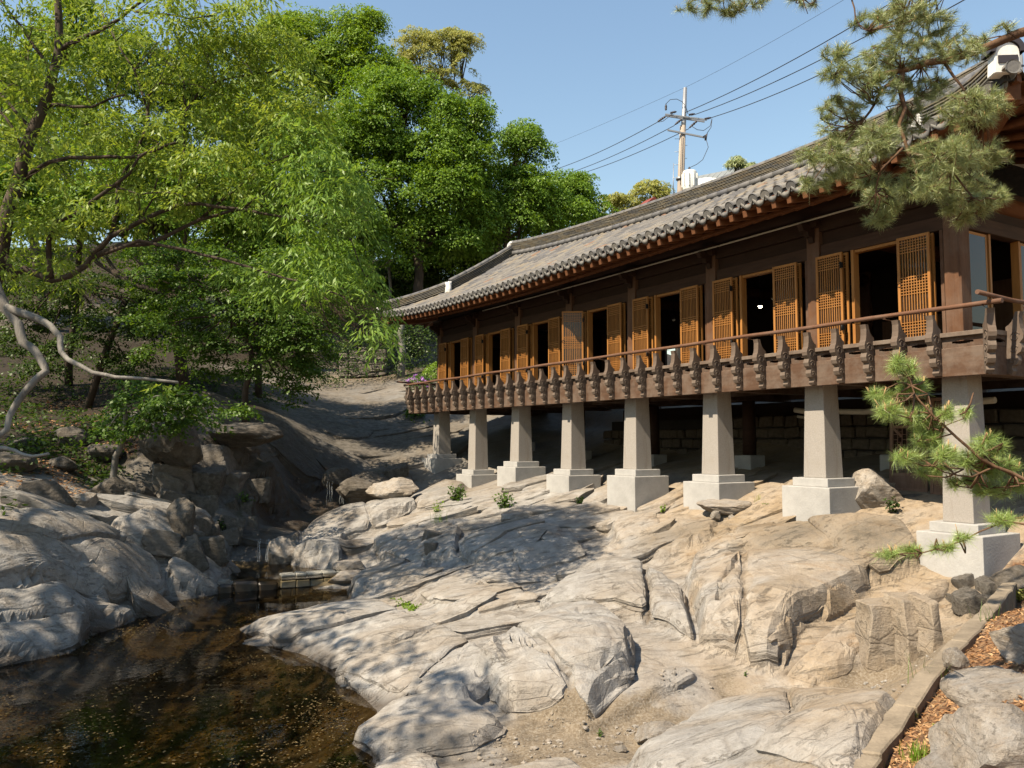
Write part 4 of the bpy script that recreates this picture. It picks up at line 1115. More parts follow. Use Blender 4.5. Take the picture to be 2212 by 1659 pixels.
ring = MB().tube([(0.03 * math.cos(a), .004, .03 * math.sin(a)) for a in np.linspace(0, 6.28, 11)], .004, 4).mesh('ring_pull', M['iron'])
def leaf(Mx, hx=None, rx=None, name='door'):
    d = part(name, DM[0], Mx)
    part('lattice', DM[1], None, d); part('glass_pane', DM[2], None, d)
    if hx is not None:
        for z in (.34, (DH1 - DH0) - .22): part('hinge', hinge, T(hx, .02, z), d)
    if rx is not None: part('ring_pull', ring, T(rx, .034, .86), d)
    return d
for i in range(7):
    a = i * BAY
    # inner leaf folded out over the outer one, at each side of the opening
    oa, ob = a + .80, a + 1.70
    skew = R(rng.uniform(-2.0, 2.0))
    leaf(T(a + .30, .045, DH0)); leaf(T(a + BAY - .13 - DW, .045, DH0))
    leaf(T(a + .30, .155, DH0) @ RZ(skew), None, DW - .03)
    if i == 3:
        leaf(T(a + 1.74, .16, DH0) @ RZ(R(52)), 0.0, DW - .03)        # the one that has swung out
    else:
        leaf(T(a + BAY - .10 - DW, .155, DH0) @ RZ(R(rng.uniform(-1.5, 1.5))), .005, DW - .03)
    for x in (a + .15, a + BAY - .15 - .05, oa + .005, ob - .055):
        w_ = .05
        part('door_jamb', MB().box(x, x + w_, -.05, .085, ZF + .102, 6.098).mesh('door_jamb', M['door_wood'] if abs(x - a - .15) > .01 and abs(x - a - BAY + .2) > .01 else M['post_wood']))
    part('door_head', MB().box(oa + .06, ob - .06, -.05, .06, 6.05, 6.097).mesh('door_head', M['door_wood']))
for k in range(2):
    v = -2.4 * k
    Mx = T(0, v, 0) @ RZ(R(-90))
    leaf(Mx @ T(.22, -.20 + .155, DH0) @ RZ(0)); leaf(Mx @ T(1.66, -.045, DH0))
    part('door_jamb', MB().box(.76, .81, -.06, .06, ZF + .102, 6.098).mesh('door_jamb', M['door_wood']), Mx)
    part('door_jamb', MB().box(1.60, 1.65, -.06, .06, ZF + .102, 6.098).mesh('door_jamb', M['door_wood']), Mx)
# ---- interior: ceiling, back wall with one open bay, partition furniture in the dark
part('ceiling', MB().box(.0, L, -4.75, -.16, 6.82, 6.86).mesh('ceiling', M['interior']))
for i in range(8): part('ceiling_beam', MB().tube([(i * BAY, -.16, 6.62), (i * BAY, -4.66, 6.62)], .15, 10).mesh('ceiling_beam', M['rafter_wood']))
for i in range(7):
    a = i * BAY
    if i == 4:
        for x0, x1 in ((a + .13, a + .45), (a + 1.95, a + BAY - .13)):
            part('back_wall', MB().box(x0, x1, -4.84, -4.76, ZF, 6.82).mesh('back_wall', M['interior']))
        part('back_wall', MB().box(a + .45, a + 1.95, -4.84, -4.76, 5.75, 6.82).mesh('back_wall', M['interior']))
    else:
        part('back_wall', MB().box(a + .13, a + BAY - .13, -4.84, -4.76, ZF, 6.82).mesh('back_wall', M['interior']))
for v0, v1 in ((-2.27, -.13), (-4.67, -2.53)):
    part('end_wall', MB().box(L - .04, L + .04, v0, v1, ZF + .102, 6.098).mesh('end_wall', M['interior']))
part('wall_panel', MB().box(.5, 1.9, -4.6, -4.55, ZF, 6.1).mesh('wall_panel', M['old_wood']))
part('wall_panel', MB().box(2.9, 4.3, -4.6, -4.55, ZF, 5.6).mesh('wall_panel', M['old_wood']))
# a slim pale rod slung under the rafters
part('hanging_rod', MB().tube([(u, .36, 6.70 - .015 * math.sin((u - .7) / 12 * math.pi)) for u in np.linspace(.7, 13.5, 24)], .017, 6).mesh('hanging_rod', M['pipe']))

# ================================================================== ROOF
EAVE = [(-1.75, 4.56), (-1.26, 4.38), (-.48, 4.22), (.55, 4.09), (1.94, 4.04), (2.95, 4.03), (4.27, 4.01), (8.16, 3.95), (10.1, 3.92), (12.45, 3.94), (14.9, 3.99), (16.8, 4.08), (17.6, 4.15), (18.5, 4.26)]
RIDGE = [(.35, 6.60), (.84, 6.50), (2.5, 6.28), (4.6, 6.19), (8.4, 6.20), (11.5, 6.30), (14.5, 6.46), (16.3, 6.63), (16.6, 6.67)]
def spline(tab):
    X = np.array([a for a, _ in tab]); Y = np.array([b for _, b in tab])
    h = np.diff(X); dl = np.diff(Y) / h
    m = np.r_[dl[0], (dl[:-1] * h[1:] + dl[1:] * h[:-1]) / (h[:-1] + h[1:]), dl[-1]]
    def f(x):
        x = min(max(x, X[0]), X[-1]); i = min(max(int(np.searchsorted(X, x)) - 1, 0), len(h) - 1)
        t = (x - X[i]) / h[i]
        return (2 * t ** 3 - 3 * t * t + 1) * Y[i] + (t ** 3 - 2 * t * t + t) * h[i] * m[i] + (-2 * t ** 3 + 3 * t * t) * Y[i + 1] + (t ** 3 - t * t) * h[i] * m[i + 1]
    return f
_ze, _zr = spline(EAVE), spline(RIDGE)
U0, U1 = -1.70, 18.45
RU0, RU1, RV = .45, 16.35, -2.5
def ve(u):
    a = max(0, (2.2 - u) / 3.9); b = max(0, (u - 14.8) / 3.65)
    return 1.40 + .14 * (a ** 2.2 + b ** 2.2)
def ze(u): return EYE + _ze(u) * .9855
RH = .40
def S(u, v):
    """upper face of the front slope"""
    e = ve(u); t = (e - v) / (e - RV)
    z0 = ze(u); z1 = EYE + _zr(min(max(u, RU0), RU1)) - RH
    return z0 + (z1 - z0) * (.86 * t + .14 * t * t) - .10 * (1 - t) * t
def vtop(u):
    if u > RU1: return -.07 + (u - RU1) * .73
    if u < RU0: return -.07 + (RU0 - u) * .70
    return RV + .06
ROOF = part('roof', MB().box(RU0, RU1, RV - .05, RV + .05, 7.6, 8.5).mesh('roof', M['shade_dark_wood']))
def rpart(name, me, Mx=None, **kw): return link(name, me, ROOF, Mx, **kw)
# decking under the tiles: front, back and the two hipped ends
def grid_sheet(name, fn, nu, nv, mat):
    V = [fn(i / nu, j / nv) for i in range(nu + 1) for j in range(nv + 1)]
    F = [(i * (nv + 1) + j, (i + 1) * (nv + 1) + j, (i + 1) * (nv + 1) + j + 1, i * (nv + 1) + j + 1) for i in range(nu) for j in range(nv)]
    return mesh_np(name, np.array(V), np.array(F), mat, True)
def front(a, b):
    u = U0 + .05 + (U1 - U0 - .1) * a; v = ve(u) - .06 + (vtop(u) - ve(u) + .06) * b
    return (u, v, S(u, v) - .10)
rpart('roof_deck', grid_sheet('roof_deck', front, 60, 12, M['shade_dark_wood']))
def back(a, b):
    u = U0 + (U1 - U0) * a; v0 = vtop(u); p = -2 * 2.45 - v0 - (ve(u) - v0) * b * 1.0
    if v0 < -2: p = v0 - (ve(u) - RV) * b
    return (u, p, S(u, v0) + .0 - (S(u, v0) - ze(u)) * b)
rpart('roof_deck', grid_sheet('roof_deck', back, 40, 8, M['tile_dark']))
def hip(side):
    def f(a, b):
        # from the front corner to the back corner, rising inwards
        uc, ur = (U0, RU0) if side < 0 else (U1, RU1)
        v0, v1 = ve(uc) - .02, -5.0 - ve(uc)
        v = v0 + (v1 - v0) * a
        k = abs(a - .5) * 2
        zc = EYE + (4.05 + (_ze(uc) - 4.05) * k ** 3) * .9855
        uu = uc + (ur - uc) * b
        va = -.07 if v > -2.5 else -4.93
        vv = v + (min(max(v, -4.93), -.07) - v) * b
        zt = S(ur, -.07) - .02
        return (uu + side * -.12 * (1 - k * k) * (1 - b), vv, zc + (zt - zc) * (.86 * b + .14 * b * b))
    return f
rpart('roof_deck', grid_sheet('roof_deck', hip(-1), 40, 8, M['tile_dark']))
rpart('roof_deck', grid_sheet('roof_deck', hip(1), 40, 8, M['tile_dark']))
for (ur, s) in ((RU0, -1), (RU1, 1)):
    z0 = S(ur, -.07)
    me = MB().prism([(-.2, z0 - .1), (RV, EYE + _zr(ur) - .2), (-4.8, z0 - .1)], ur - .03, ur + .03, 0).mesh('gable', M['plaster'])
    rpart('gable', me)

# ---- tiles
def convex_mesh(ln, r0, r1, mat, seg=7):
    V, F = [], []
    for (y, r) in ((0, r0), (ln, r1)):
        for k in range(seg + 1):
            a = math.pi * k / seg; V.append((r * math.cos(a), y, r * math.sin(a) * .95))
    for k in range(seg): F.append((k, k + 1, seg + 2 + k, seg + 1 + k))
    F.append(tuple(range(seg + 1))[::-1])
    mb = MB(); mb.add(V, F, True); mb.sm[-1] = False
    return mb.v, mb.f, mb.sm
TILE_L, PITCH_U = .335, .2587
tile_vfs = convex_mesh(TILE_L + .03, .082, .070, None)
mb = MB(); mb.v, mb.f, mb.sm = [list(x) for x in tile_vfs]
tile_me = mb.mesh('roof_tile', M['tile'])
# eave tile: roll with a round face; drip tile: shallow trough with a hanging lip
mb = MB(); mb.v, mb.f, mb.sm = [list(x) for x in convex_mesh(.30, .086, .072, None)]
disc = [(0.088 * math.cos(2 * math.pi * k / 16), .088 * math.sin(2 * math.pi * k / 16) - .004) for k in range(16)]
V = [(x, -.02, z) for x, z in disc] + [(x, .012, z) for x, z in disc] + [(x * .8, -.012, z * .8) for x, z in disc]
F = [(k, (k + 1) % 16, 16 + (k + 1) % 16, 16 + k) for k in range(16)] + [((k + 1) % 16, k, 32 + k, 32 + (k + 1) % 16) for k in range(16)] + [tuple(32 + k for k in range(16))[::-1]]
mb.add(V, F)
eave_me = mb.mesh('eave_tile', M['tile_end'])
mb = MB()
n = 8; V, F = [], []
for (y, lift) in ((0, 0), (.34, .015)):
    for k in range(n + 1):
        x = -.125 + .25 * k / n; V.append((x, y, .07 * (x / .125) ** 2 - .05 + lift))
for k in range(n): F.append((k, k + 1, n + 2 + k, n + 1 + k))
b = len(V)
for k in range(n + 1):
    x = -.125 + .25 * k / n; V.append((x, -.025, .07 * (x / .125) ** 2 - .05 - .085 * math.cos(x / .125 * 1.35) ** .8))
for k in range(n): F.append((b + k, b + k + 1, k + 1, k))
b2 = len(V)
for k in range(n + 1):
    x = -.125 + .25 * k / n; V.append((x, -.005, .07 * (x / .125) ** 2 - .05 - .085 * math.cos(x / .125 * 1.35) ** .8))
for k in range(n): F.append((b + k + 1, b + k, b2 + k, b2 + k + 1))
mb.add(V, F, True)
drip_me = mb.mesh('drip_tile', M['tile_end'])

def frame_at(u, v, lift=0.0, fn=None):
    """matrix on the slope: y runs up the slope, z is the normal"""
    e = .05
    p = Vector((u, v, S(u, v)))
    up = (Vector((u, v - e, S(u, v - e))) - p).normalized()
    sd = (Vector((u + e, v, S(u + e, v))) - Vector((u - e, v, S(u - e, v)))).normalized()
    sd = -sd
    nz = sd.cross(up).normalized()
    sd = up.cross(nz)
    Mx = Matrix((( sd.x, up.x, nz.x, 0), (sd.y, up.y, nz.y, 0), (sd.z, up.z, nz.z, 0), (0, 0, 0, 1)))
    Mx.translation = p + nz * lift
    return Mx
rows = [U0 + .12 + PITCH_U * k for k in range(int((U1 - U0 - .2) / PITCH_U) + 1)]
singles, rest = [], []
for u in rows:
    vt = vtop(u)
    v = ve(u)
    Mx = frame_at(u, v - .02)
    rpart('eave_tile', eave_me, Mx @ RY(R(rng.uniform(-3, 3))) @ RZ(R(rng.uniform(-1.5, 1.5))))
    v -= .26
    k = 0
    while v > vt + .05:
        Mx = frame_at(u, v) @ RZ(R(rng.uniform(-1.6, 1.6))) @ T(rng.uniform(-.006, .006), 0, rng.uniform(-.004, .006))
        w = RW @ Mx.translation
        rest.append(((w - Vector((0, 0, EYE))).length, Mx))
        v -= TILE_L * .92; k += 1
rest.sort(key=lambda a: a[0])
for d, Mx in rest[:300]: rpart('roof_tile', tile_me, Mx)
tv = np.array(tile_vfs[0]); nv = len(tv)
Vs, mbj = [], MB()
for d, Mx in rest[300:]:
    a = np.array(Mx); mbj.add((tv @ a[:3, :3].T + a[:3, 3]).tolist(), tile_vfs[1], True)
rpart('roof_tile', mbj.mesh('roof_tile', M['tile']), None, kind='stuff')
# trough tiles between the rolls, course by course
tr = MB()
for k in range(len(rows) - 1):
    u = (rows[k] + rows[k + 1]) / 2
    rpart('drip_tile', drip_me, frame_at(u, ve(u) - .01, -.02) @ RY(R(rng.uniform(-2, 2))))
    v = ve(u) - .22; vt = max(vtop(rows[k]), vtop(rows[k + 1]))
    while v > vt:
        Mx = frame_at(u, v, -.035); ln = .17
        V = []
        for (y, li) in ((-.0, .012), (ln + .03, -.006)):
            for j in range(5):
                x = -.13 + .26 * j / 4; V.append(Mx @ Vector((x, y, .05 * (x / .13) ** 2 + li)))
        for j in range(5):
            x = -.13 + .26 * j / 4; V.append(Mx @ Vector((x, 0, .05 * (x / .13) ** 2 - .012)))
        tr.add(V, [(j, j + 1, 6 + j, 5 + j) for j in range(4)] + [(10 + j, 11 + j, j + 1, j) for j in range(4)], True)
        v -= ln * .92
rpart('trough_tile', tr.mesh('trough_tile', M['tile']), None, kind='stuff')

# ---- ridges: courses of flat tiles, a half-round roll at the foot and along the top
def path_at(P, cum, s):
    s = min(max(s, 0), cum[-1]); i = min(max(int(np.searchsorted(cum, s)) - 1, 0), len(P) - 2)
    t = (s - cum[i]) / max(cum[i + 1] - cum[i], 1e-9)
    return P[i].lerp(P[i + 1], t)
def ridge(P, h, ncourse, hw, top_r=.085, foot=True, name='ridge'):
    P = [Vector(p) for p in P]
    cum = np.r_[0, np.cumsum([(P[i + 1] - P[i]).length for i in range(len(P) - 1)])]
    up = Vector((0, 0, 1))
    def fr(s):
        p = path_at(P, cum, s); t = (path_at(P, cum, s + .05) - path_at(P, cum, s - .05)).normalized()
        sd = t.cross(up).normalized(); return p, sd
    tot = cum[-1]
    def seg(mb, s0, s1, z0, z1, w, j=0.0):
        V = []
        for s in (s0, s1):
            p, sd = fr(s); jj = rng.uniform(-j, j)
            V += [p + sd * (w + jj) + up * z0, p - sd * (w + jj) + up * z0, p - sd * (w + jj) + up * (z1 + jj * .3), p + sd * (w + jj) + up * (z1 + jj * .3)]
        mb.add(V, [(0, 1, 2, 3), (7, 6, 5, 4), (0, 4, 5, 1), (1, 5, 6, 2), (2, 6, 7, 3), (3, 7, 4, 0)])
    ns = max(2, int(tot / .5))
    core = MB()
    for k in range(ns): seg(core, tot * k / ns, tot * (k + 1) / ns, -.12, h, hw * .55)
    root = rpart(name, core.mesh(name, M['mortar']))
    z0 = .13 if foot else .02
    ch = (h - z0) / ncourse
    for c in range(ncourse):
        mb = MB(); s = -rng.uniform(0, .2)
        while s < tot:
            ln = rng.uniform(.27, .33)
            seg(mb, max(s, 0) + .003, min(s + ln, tot) - .003, z0 + ch * c + ch * .58, z0 + ch * (c + 1) - .002, hw * (1.0 + .05 * (c % 2)), .007)
            s += ln
        link('ridge_course', mb.mesh('ridge_course', M['tile_ridge']), ROOF)
    def roll(z, off, r):
        mb = MB(); s = 0.0
        while s < tot - .02:
            e = min(s + .33, tot)
            pts = []
            for q in (s, (s + e) / 2, e + .01):
                p, sd = fr(q); pts.append(p + sd * off + up * z)
            mb.tube(pts, [r, r * .985, r * .95], 10, True)
            s = e
        link('ridge_roll', mb.mesh('ridge_roll', M['tile_roll']), ROOF)
    roll(h + top_r * .35, 0, top_r)
    if foot:
        roll(.055, hw * .9, .082); roll(.055, -hw * .9, .082)
M['mortar'] = mat_plain('mortar', (.035, .033, .03), .95, .2, 10, .2)
M['tile_ridge'] = mat_tile('ridge_course', [(0, (0.178, 0.165, 0.139)), (.25, (0.238, 0.205, 0.145)), (.45, (0.158, 0.149, 0.132)), (.62, (0.218, 0.178, 0.119)), (.8, (0.264, 0.238, 0.185)), (.92, (0.132, 0.129, 0.125))], .3)
M['tile_roll'] = mat_tile('ridge_roll', [(0, (0.125, 0.125, 0.135)), (.3, (0.145, 0.142, 0.145)), (.6, (0.165, 0.158, 0.155)), (.85, (0.139, 0.135, 0.132))], .3)
P = [(u, RV, EYE + _zr(u) - RH - .03) for u in np.linspace(RU0 - .1, RU1 + .1, 40)]
ridge(P, RH, 8, .17, .09, True)
for (ur, uc) in ((RU1, U1 - .05), (RU0, U0 + .05)):
    P = [(ur, v, S(ur, v) + .0) for v in np.linspace(RV + .2, -.02, 10)]
    ridge(P, .34, 6, .13, .075, False, 'descending_ridge')
    hp = []
    for t in np.linspace(0.04, .97, 12):
        u = ur + (uc - ur) * t; v = -.07 + (ve(uc) + .02 + .07) * t
        zz = S(u, min(v, ve(u))) + .02
        hp.append((u, v, zz))
    ridge(hp, .27, 5, .12, .075, False, 'hip_ridge')
# white plaster stopped into the open ends
def lump(sx, sy, sz, seed):
    V, F = [], []
    mb = MB(); r_ = random.Random(seed); n, mR = 12, 7
    for i in range(mR + 1):
        th = math.pi * i / mR
        for k in range(n):
            a = 2 * math.pi * k / n; q = 1 + r_.uniform(-.12, .12)
            x, y, z = math.sin(th) * math.cos(a), math.sin(th) * math.sin(a), math.cos(th)
            f = .75 * max(abs(x), abs(y), abs(z)) + .25
            V.append((sx * x / f * q, sy * y / f * q, sz * z / f * (q if 0 < i < mR else 1)))
    for i in range(mR):
        for k in range(n): F.append((i * n + k, i * n + (k + 1) % n, (i + 1) * n + (k + 1) % n, (i + 1) * n + k))
    mb.add(V, F, False); return mb.mesh('plaster_stop', M['plaster'])
rpart('plaster_stop', lump(.09, .22, .33, 1), T(RU1 + .19, RV, EYE + _zr(RU1) - .25))
rpart('plaster_stop', lump(.05, .19, .30, 2), T(RU0 - .14, RV, EYE + _zr(RU0) - .22))
rpart('plaster_stop', lump(.17, .07, .20, 3), T(RU1 - .02, .04, S(RU1, .02) + .15))
rpart('plaster_stop', lump(.13, .06, .13, 4), T(RU0 + .0, .05, S(RU0, .02) + .12))
rpart('plaster_stop', lump(.10, .08, .10, 5), T(U1 - .04, ve(U1) + .02, S(U1, ve(U1)) + .10))
# arched end of the near hip ridge: dark cap tile over a white plaster block with a dark recess and a round tile face
ca = T(U0 + .14, ve(U0) - .0, S(U0, ve(U0)) - .06) @ RZ(R(55))
pl = []
for k in range(13):
    a = math.pi * k / 12; pl.append((.145 * math.cos(a), .26 + .13 * math.sin(a)))
pl += [(-.16, 0), (.16, 0)]
rpart('plaster_stop', bevel_mesh(MB().prism(pl, -.12, .06, 1).mesh('plaster_stop', M['plaster']), .012), ca)
arch = MB(); V, F = [], []
for y in (-.16, .085):
    for r in (.148, .205):
        for k in range(13):
            a = math.pi * k / 12; V.append((r * math.cos(a), y, .26 + r * math.sin(a) * (.13 / .145 if r < .16 else 1)))
for k in range(12):
    F += [(13 + k, 13 + k + 1, 39 + k + 1, 39 + k), (26 + k, 26 + k + 1, k + 1, k), (k, k + 1, 13 + k + 1, 13 + k), (39 + k, 39 + k + 1, 26 + k + 1, 26 + k)]
arch.add(V, F, False)
rpart('cap_tile', arch.mesh('cap_tile', M['insulator']), ca)
rpart('recess_tile', MB().box(-.115, .115, .055, .075, .12, .215).mesh('recess_tile', M['insulator']), ca)
rpart('eave_tile', eave_me, ca @ T(0, .16, .03) @ RZ(R(180)))

# ---- eaves: round rafters, square flying rafters, boards
def zsoff(u, v): return ze(u) - .13 + (ve(u) - v) * .24
rr_me = MB().tube([(0, 0, 0), (0, -1, 0)], [.072, .078], 9).mesh('round_rafter', M['rafter_wood'])
fr_me = bevel_mesh(MB().box(-.042, .042, -1, 0, -.055, .055).mesh('flying_rafter', M['rafter_wood']), .004)
nraf = int((U1 - U0) / .305)
for k in range(nraf):
    u = U0 + .22 + .305 * k
    fan = 0.0
    if u > 15.6: fan = (u - 15.6) / 3.0
    if u < 1.2: fan = -(1.2 - u) / 3.0
    fan *= R(42)
    e = ve(u)
    for (me_, v0, v1, dz, tilt) in ((fr_me, e - .07, .05, -.078, .24), (rr_me, e - .60, -.5, -.225, .40)):
        p0 = Vector((u, v0, zsoff(u, v0) + dz + (.07 if me_ is rr_me else 0)))
        dirv = Vector((-math.sin(fan) * 1.0, -math.cos(fan), tilt)).normalized()
        ln = (v0 - v1)
        Mx = Matrix.Translation(p0) @ (Vector((0, -1, 0)).rotation_difference(dirv)).to_matrix().to_4x4() @ SCL(1, ln, 1)
        rpart('flying_rafter' if me_ is fr_me else 'round_rafter', me_, Mx)
def soff(lo, hi, dz):
    def f(a, b):
        u = U0 + .06 + (U1 - U0 - .12) * a; e = ve(u); v = (e - lo) + (hi - (e - lo)) * b
        return (u, v, zsoff(u, v) + dz)
    return f
rpart('eave_boarding', grid_sheet('eave_boarding', soff(.06, -.2, -.012), 60, 4, M['rafter_wood']))
def strip(name, off, z0, z1, th, mat):
    us = np.linspace(U0 + .05, U1 - .05, 61)
    cuts = range(0, 60, 6)
    for c in cuts:
        mb = MB()
        for k in range(c, c + 6):
            V = []
            for u in (us[k], us[k + 1]):
                v = ve(u) - off; z = zsoff(u, v); V += [(u, v, z + z0), (u, v - th, z + z0), (u, v - th, z + z1), (u, v, z + z1)]
            mb.add(V, [(0, 1, 2, 3)] * (k == c) + [(7, 6, 5, 4)] * (k == c + 5) + [(0, 4, 5, 1), (1, 5, 6, 2), (2, 6, 7, 3), (3, 7, 4, 0)])
        rpart(name, mb.mesh(name, mat))
strip('eave_batten', .075, -.016, .085, .10, M['rafter_wood'])
strip('rafter_batten', .56, -.175, -.135, .10, M['rafter_wood'])
# underside of the hipped ends
for s, f in ((-1, hip(-1)), (1, hip(1))):
    g_ = lambda a, b, f=f: (lambda p: (p[0], p[1], p[2] - .15))(f(.02 + .96 * a, .02 + b * .7))
    rpart('eave_boarding', grid_sheet('eave_boarding', g_, 30, 4, M['rafter_wood']))
    for k in range(18):
        a = .03 + .94 * k / 17
        p0, p1 = Vector(f(a, .06)), Vector(f(a, .62))
        rpart('flying_rafter', MB().tube([p0 - Vector((0, 0, .22)), p1 - Vector((0, 0, .26))], .06, 6).mesh('flying_rafter', M['rafter_wood']))
for (uc, ur) in ((U0 + .12, .0), (U1 - .12, L)):
    a = Vector((uc, ve(uc) - .1, ze(uc) - .20)); b = Vector((ur, 0, 7.02))
    P = [a + (b - a) * t - Vector((0, 0, .10 * math.sin(math.pi * t))) for t in np.linspace(0, 1, 8)]
    dvec = (b - a); 
    mb = MB()
    for p, q in zip(P[:-1], P[1:]):
        sd = Vector((-(q - p).y, (q - p).x, 0)).normalized() * .09; h = Vector((0, 0, .11))
        mb.add([p + sd - h, p - sd - h, p - sd + h, p + sd + h, q + sd - h, q - sd - h, q - sd + h, q + sd + h], [(0, 1, 2, 3), (7, 6, 5, 4), (0, 4, 5, 1), (1, 5, 6, 2), (2, 6, 7, 3), (3, 7, 4, 0)])
    rpart('corner_rafter', mb.mesh('corner_rafter', M['rafter_wood']))
print('pavilion', round(time.time() - T0, 1))
# ================================================================== STONES, WALLS, POLE AND OTHER THINGS
rs4 = random.Random(21)
def rock_mesh(seed, sub=4, planes=11, jag=.10, flat=1.0):
    """an angular boulder: a ball cut by random planes, then roughened"""
    r_ = np.random.default_rng(seed)
    bm = bmesh.new(); bmesh.ops.create_icosphere(bm, subdivisions=sub, radius=1.0)
    V = np.array([v.co[:] for v in bm.verts]); F = np.array([[v.index for v in f.verts] for f in bm.faces]); bm.free()
    n = r_.normal(size=(planes, 3)); n /= np.linalg.norm(n, axis=1)[:, None]
    d = r_.uniform(.55, .9, planes)
    q = V @ n.T
    rad = np.min(np.where(q > 1e-3, d / np.maximum(q, 1e-3), 9), 1); rad = np.minimum(rad, 1.05)
    P = V * rad[:, None]
    nn = fbm(P[:, 0] * 2.3 + P[:, 2] * 1.7 + seed, P[:, 1] * 2.3 - P[:, 2] * 1.3, seed, 4, .55)
    lay = (P[:, 2] * 5 + .5 * nn); lay = lay - np.floor(lay)
    P *= (1 + jag * .5 * nn + jag * .25 * (lay > .8) * -1)[:, None]
    return zero_masks(mesh_np('boulder', P, F, M['rock'], False))
BMESH = [rock_mesh(s) for s in range(100, 108)]
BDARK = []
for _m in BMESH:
    _c = _m.copy(); _c.attributes['mask_a'].data.foreach_set('color', np.tile(np.array((0, .25, .95, 0), np.float32), len(_c.vertices))); BDARK.append(_c)  # dark copies: stain and crag shade put into the colour
def boulder(label, px, py, sx, sy, sz, seed, sink=.35, rz=None, name='boulder', group=None, cat='rock', tilt=0.0, loc=None, dark=False):
    p = loc if loc is not None else ghit(px, py)
    o = bpy.data.objects.new(name, (BDARK if dark else BMESH)[seed % len(BMESH)]); COL.objects.link(o)
    o.location = (p[0], p[1], p[2] + sz * (1 - 2 * sink) * .9)
    o.scale = (sx, sy, sz); o.rotation_euler = (tilt, tilt * .6, rz if rz is not None else rs4.uniform(0, 6.28))
    return tag(o, label, cat, group)
GB = 'grey boulders on the mulch bank'
boulder('large grey brown boulder filling the bottom right corner', 2170, 1640, .46, .36, .24, 1, .45, .4, group=GB)
boulder('low pale grey boulder with a flat top at the bottom edge', 2060, 1668, .30, .22, .13, 2, .40, 1.0, group=GB)
boulder('broad lichen covered boulder above the bottom corner one', 2165, 1510, .42, .30, .20, 3, .40, .3, group=GB)
boulder('grey boulder cut by the right edge of the picture', 2225, 1415, .30, .28, .26, 4, .35, 1.4, group=GB)
boulder('dark stone wedged behind the end of the kerb', 2200, 1280, .40, .35, .30, 5, .35, .9, dark=True)
# upright split blocks at the end of the big rock
for i, (px, py, w, d, h, rz, lb) in enumerate([(1903, 1436, .40, .42, .66, .5, 'widest of the three upright split blocks under the big rock'), (1966, 1428, .30, .42, .66, .62, 'middle of the three upright split blocks'), (2008, 1410, .16, .38, .54, .75, 'narrow last of the three upright split blocks beside the gully')]):
    p = ghit(px, py)
    mb = MB(); r_ = random.Random(60 + i)
    P = [(-w / 2, -d / 2), (w / 2, -d / 2), (w / 2 + .02, d / 2), (-w / 2 + .02, d / 2)]
    V = []
    for (z, s, ox) in ((-.25, .93, 0), (0, 1.0, 0), (h * .55, 1.0, .02), (h, .86, .05)):
        for (x, y) in P: V.append((x * s + ox + r_.uniform(-.015, .015), y * s + z * .12 + r_.uniform(-.02, .02), z + r_.uniform(-.03, .03) + .05 * y))
    F = [(3, 2, 1, 0), (12, 13, 14, 15)] + [(k * 4 + j, k * 4 + (j + 1) % 4, k * 4 + 4 + (j + 1) % 4, k * 4 + 4 + j) for k in range(3) for j in range(4)]
    me = mb.add(V, F).mesh('split_block', M['rock'])
    bm = bmesh.new(); bm.from_mesh(me); bmesh.ops.subdivide_edges(bm, edges=bm.edges, cuts=5, use_grid_fill=True)
    for v in bm.verts:
        v.co += Vector((1, 1, 1)) * .0 + Vector((float(vn(np.array([v.co.z * 4.]), np.array([v.co.y * 5.]), i)[0]), float(vn(np.array([v.co.x * 5.]), np.array([v.co.z * 4.]), i + 3)[0]), 0)) * .028
    bm.to_mesh(me); bm.free(); bevel_mesh(me, .012); zero_masks(me, .7)
    o = link('split_block', me, None, Matrix.Translation(p + Vector((0, .1, .02))) @ Matrix.Rotation(rz - .45, 4, 'Z'), label=lb, cat='rock', group='upright split blocks')
# flat slab propped on small stones between two bases
boulder('flat tan slab resting on small stones between two white bases', 1572, 1108, .60, .40, .17, 6, .10, .2)
boulder('pale cobble under the left end of the tan slab', 1548, 1122, .11, .10, .10, 7, .2, .2)
boulder('second pale cobble under the tan slab, nearer the weed', 1585, 1128, .15, .11, .09, 0, .2, .9)
boulder('blocky tan boulder right of the nearest base but one', 1880, 1085, .62, .50, .42, 1, .35, .5)
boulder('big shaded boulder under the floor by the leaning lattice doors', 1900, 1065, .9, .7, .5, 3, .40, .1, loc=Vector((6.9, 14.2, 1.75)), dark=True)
boulder('round cobble in the gap above the cracked slabs', 1230, 1190, .15, .13, .11, 2, .2)
boulder('smaller cobble next to the round one in the gap', 1250, 1186, .11, .10, .08, 4, .2)
boulder('small upright stone lying loose in the gully right of the split blocks', 2065, 1448, .11, .10, .14, 5, .2)
boulder('angular stone leaning beside the little fall', 612, 1212, .42, .30, .50, 6, .35, .6, tilt=.35)
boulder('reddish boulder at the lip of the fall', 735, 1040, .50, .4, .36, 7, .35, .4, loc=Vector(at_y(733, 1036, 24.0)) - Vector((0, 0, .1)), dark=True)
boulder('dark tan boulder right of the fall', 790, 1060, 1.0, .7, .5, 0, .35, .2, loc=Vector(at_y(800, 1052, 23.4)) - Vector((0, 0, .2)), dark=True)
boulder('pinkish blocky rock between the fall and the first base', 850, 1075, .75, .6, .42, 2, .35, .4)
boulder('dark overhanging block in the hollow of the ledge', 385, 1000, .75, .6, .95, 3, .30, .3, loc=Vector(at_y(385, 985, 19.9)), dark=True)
boulder('narrow block standing in front of the ledge hollow', 350, 975, .5, .4, .55, 4, .30, .9, loc=Vector(at_y(345, 965, 20.0)), dark=True)
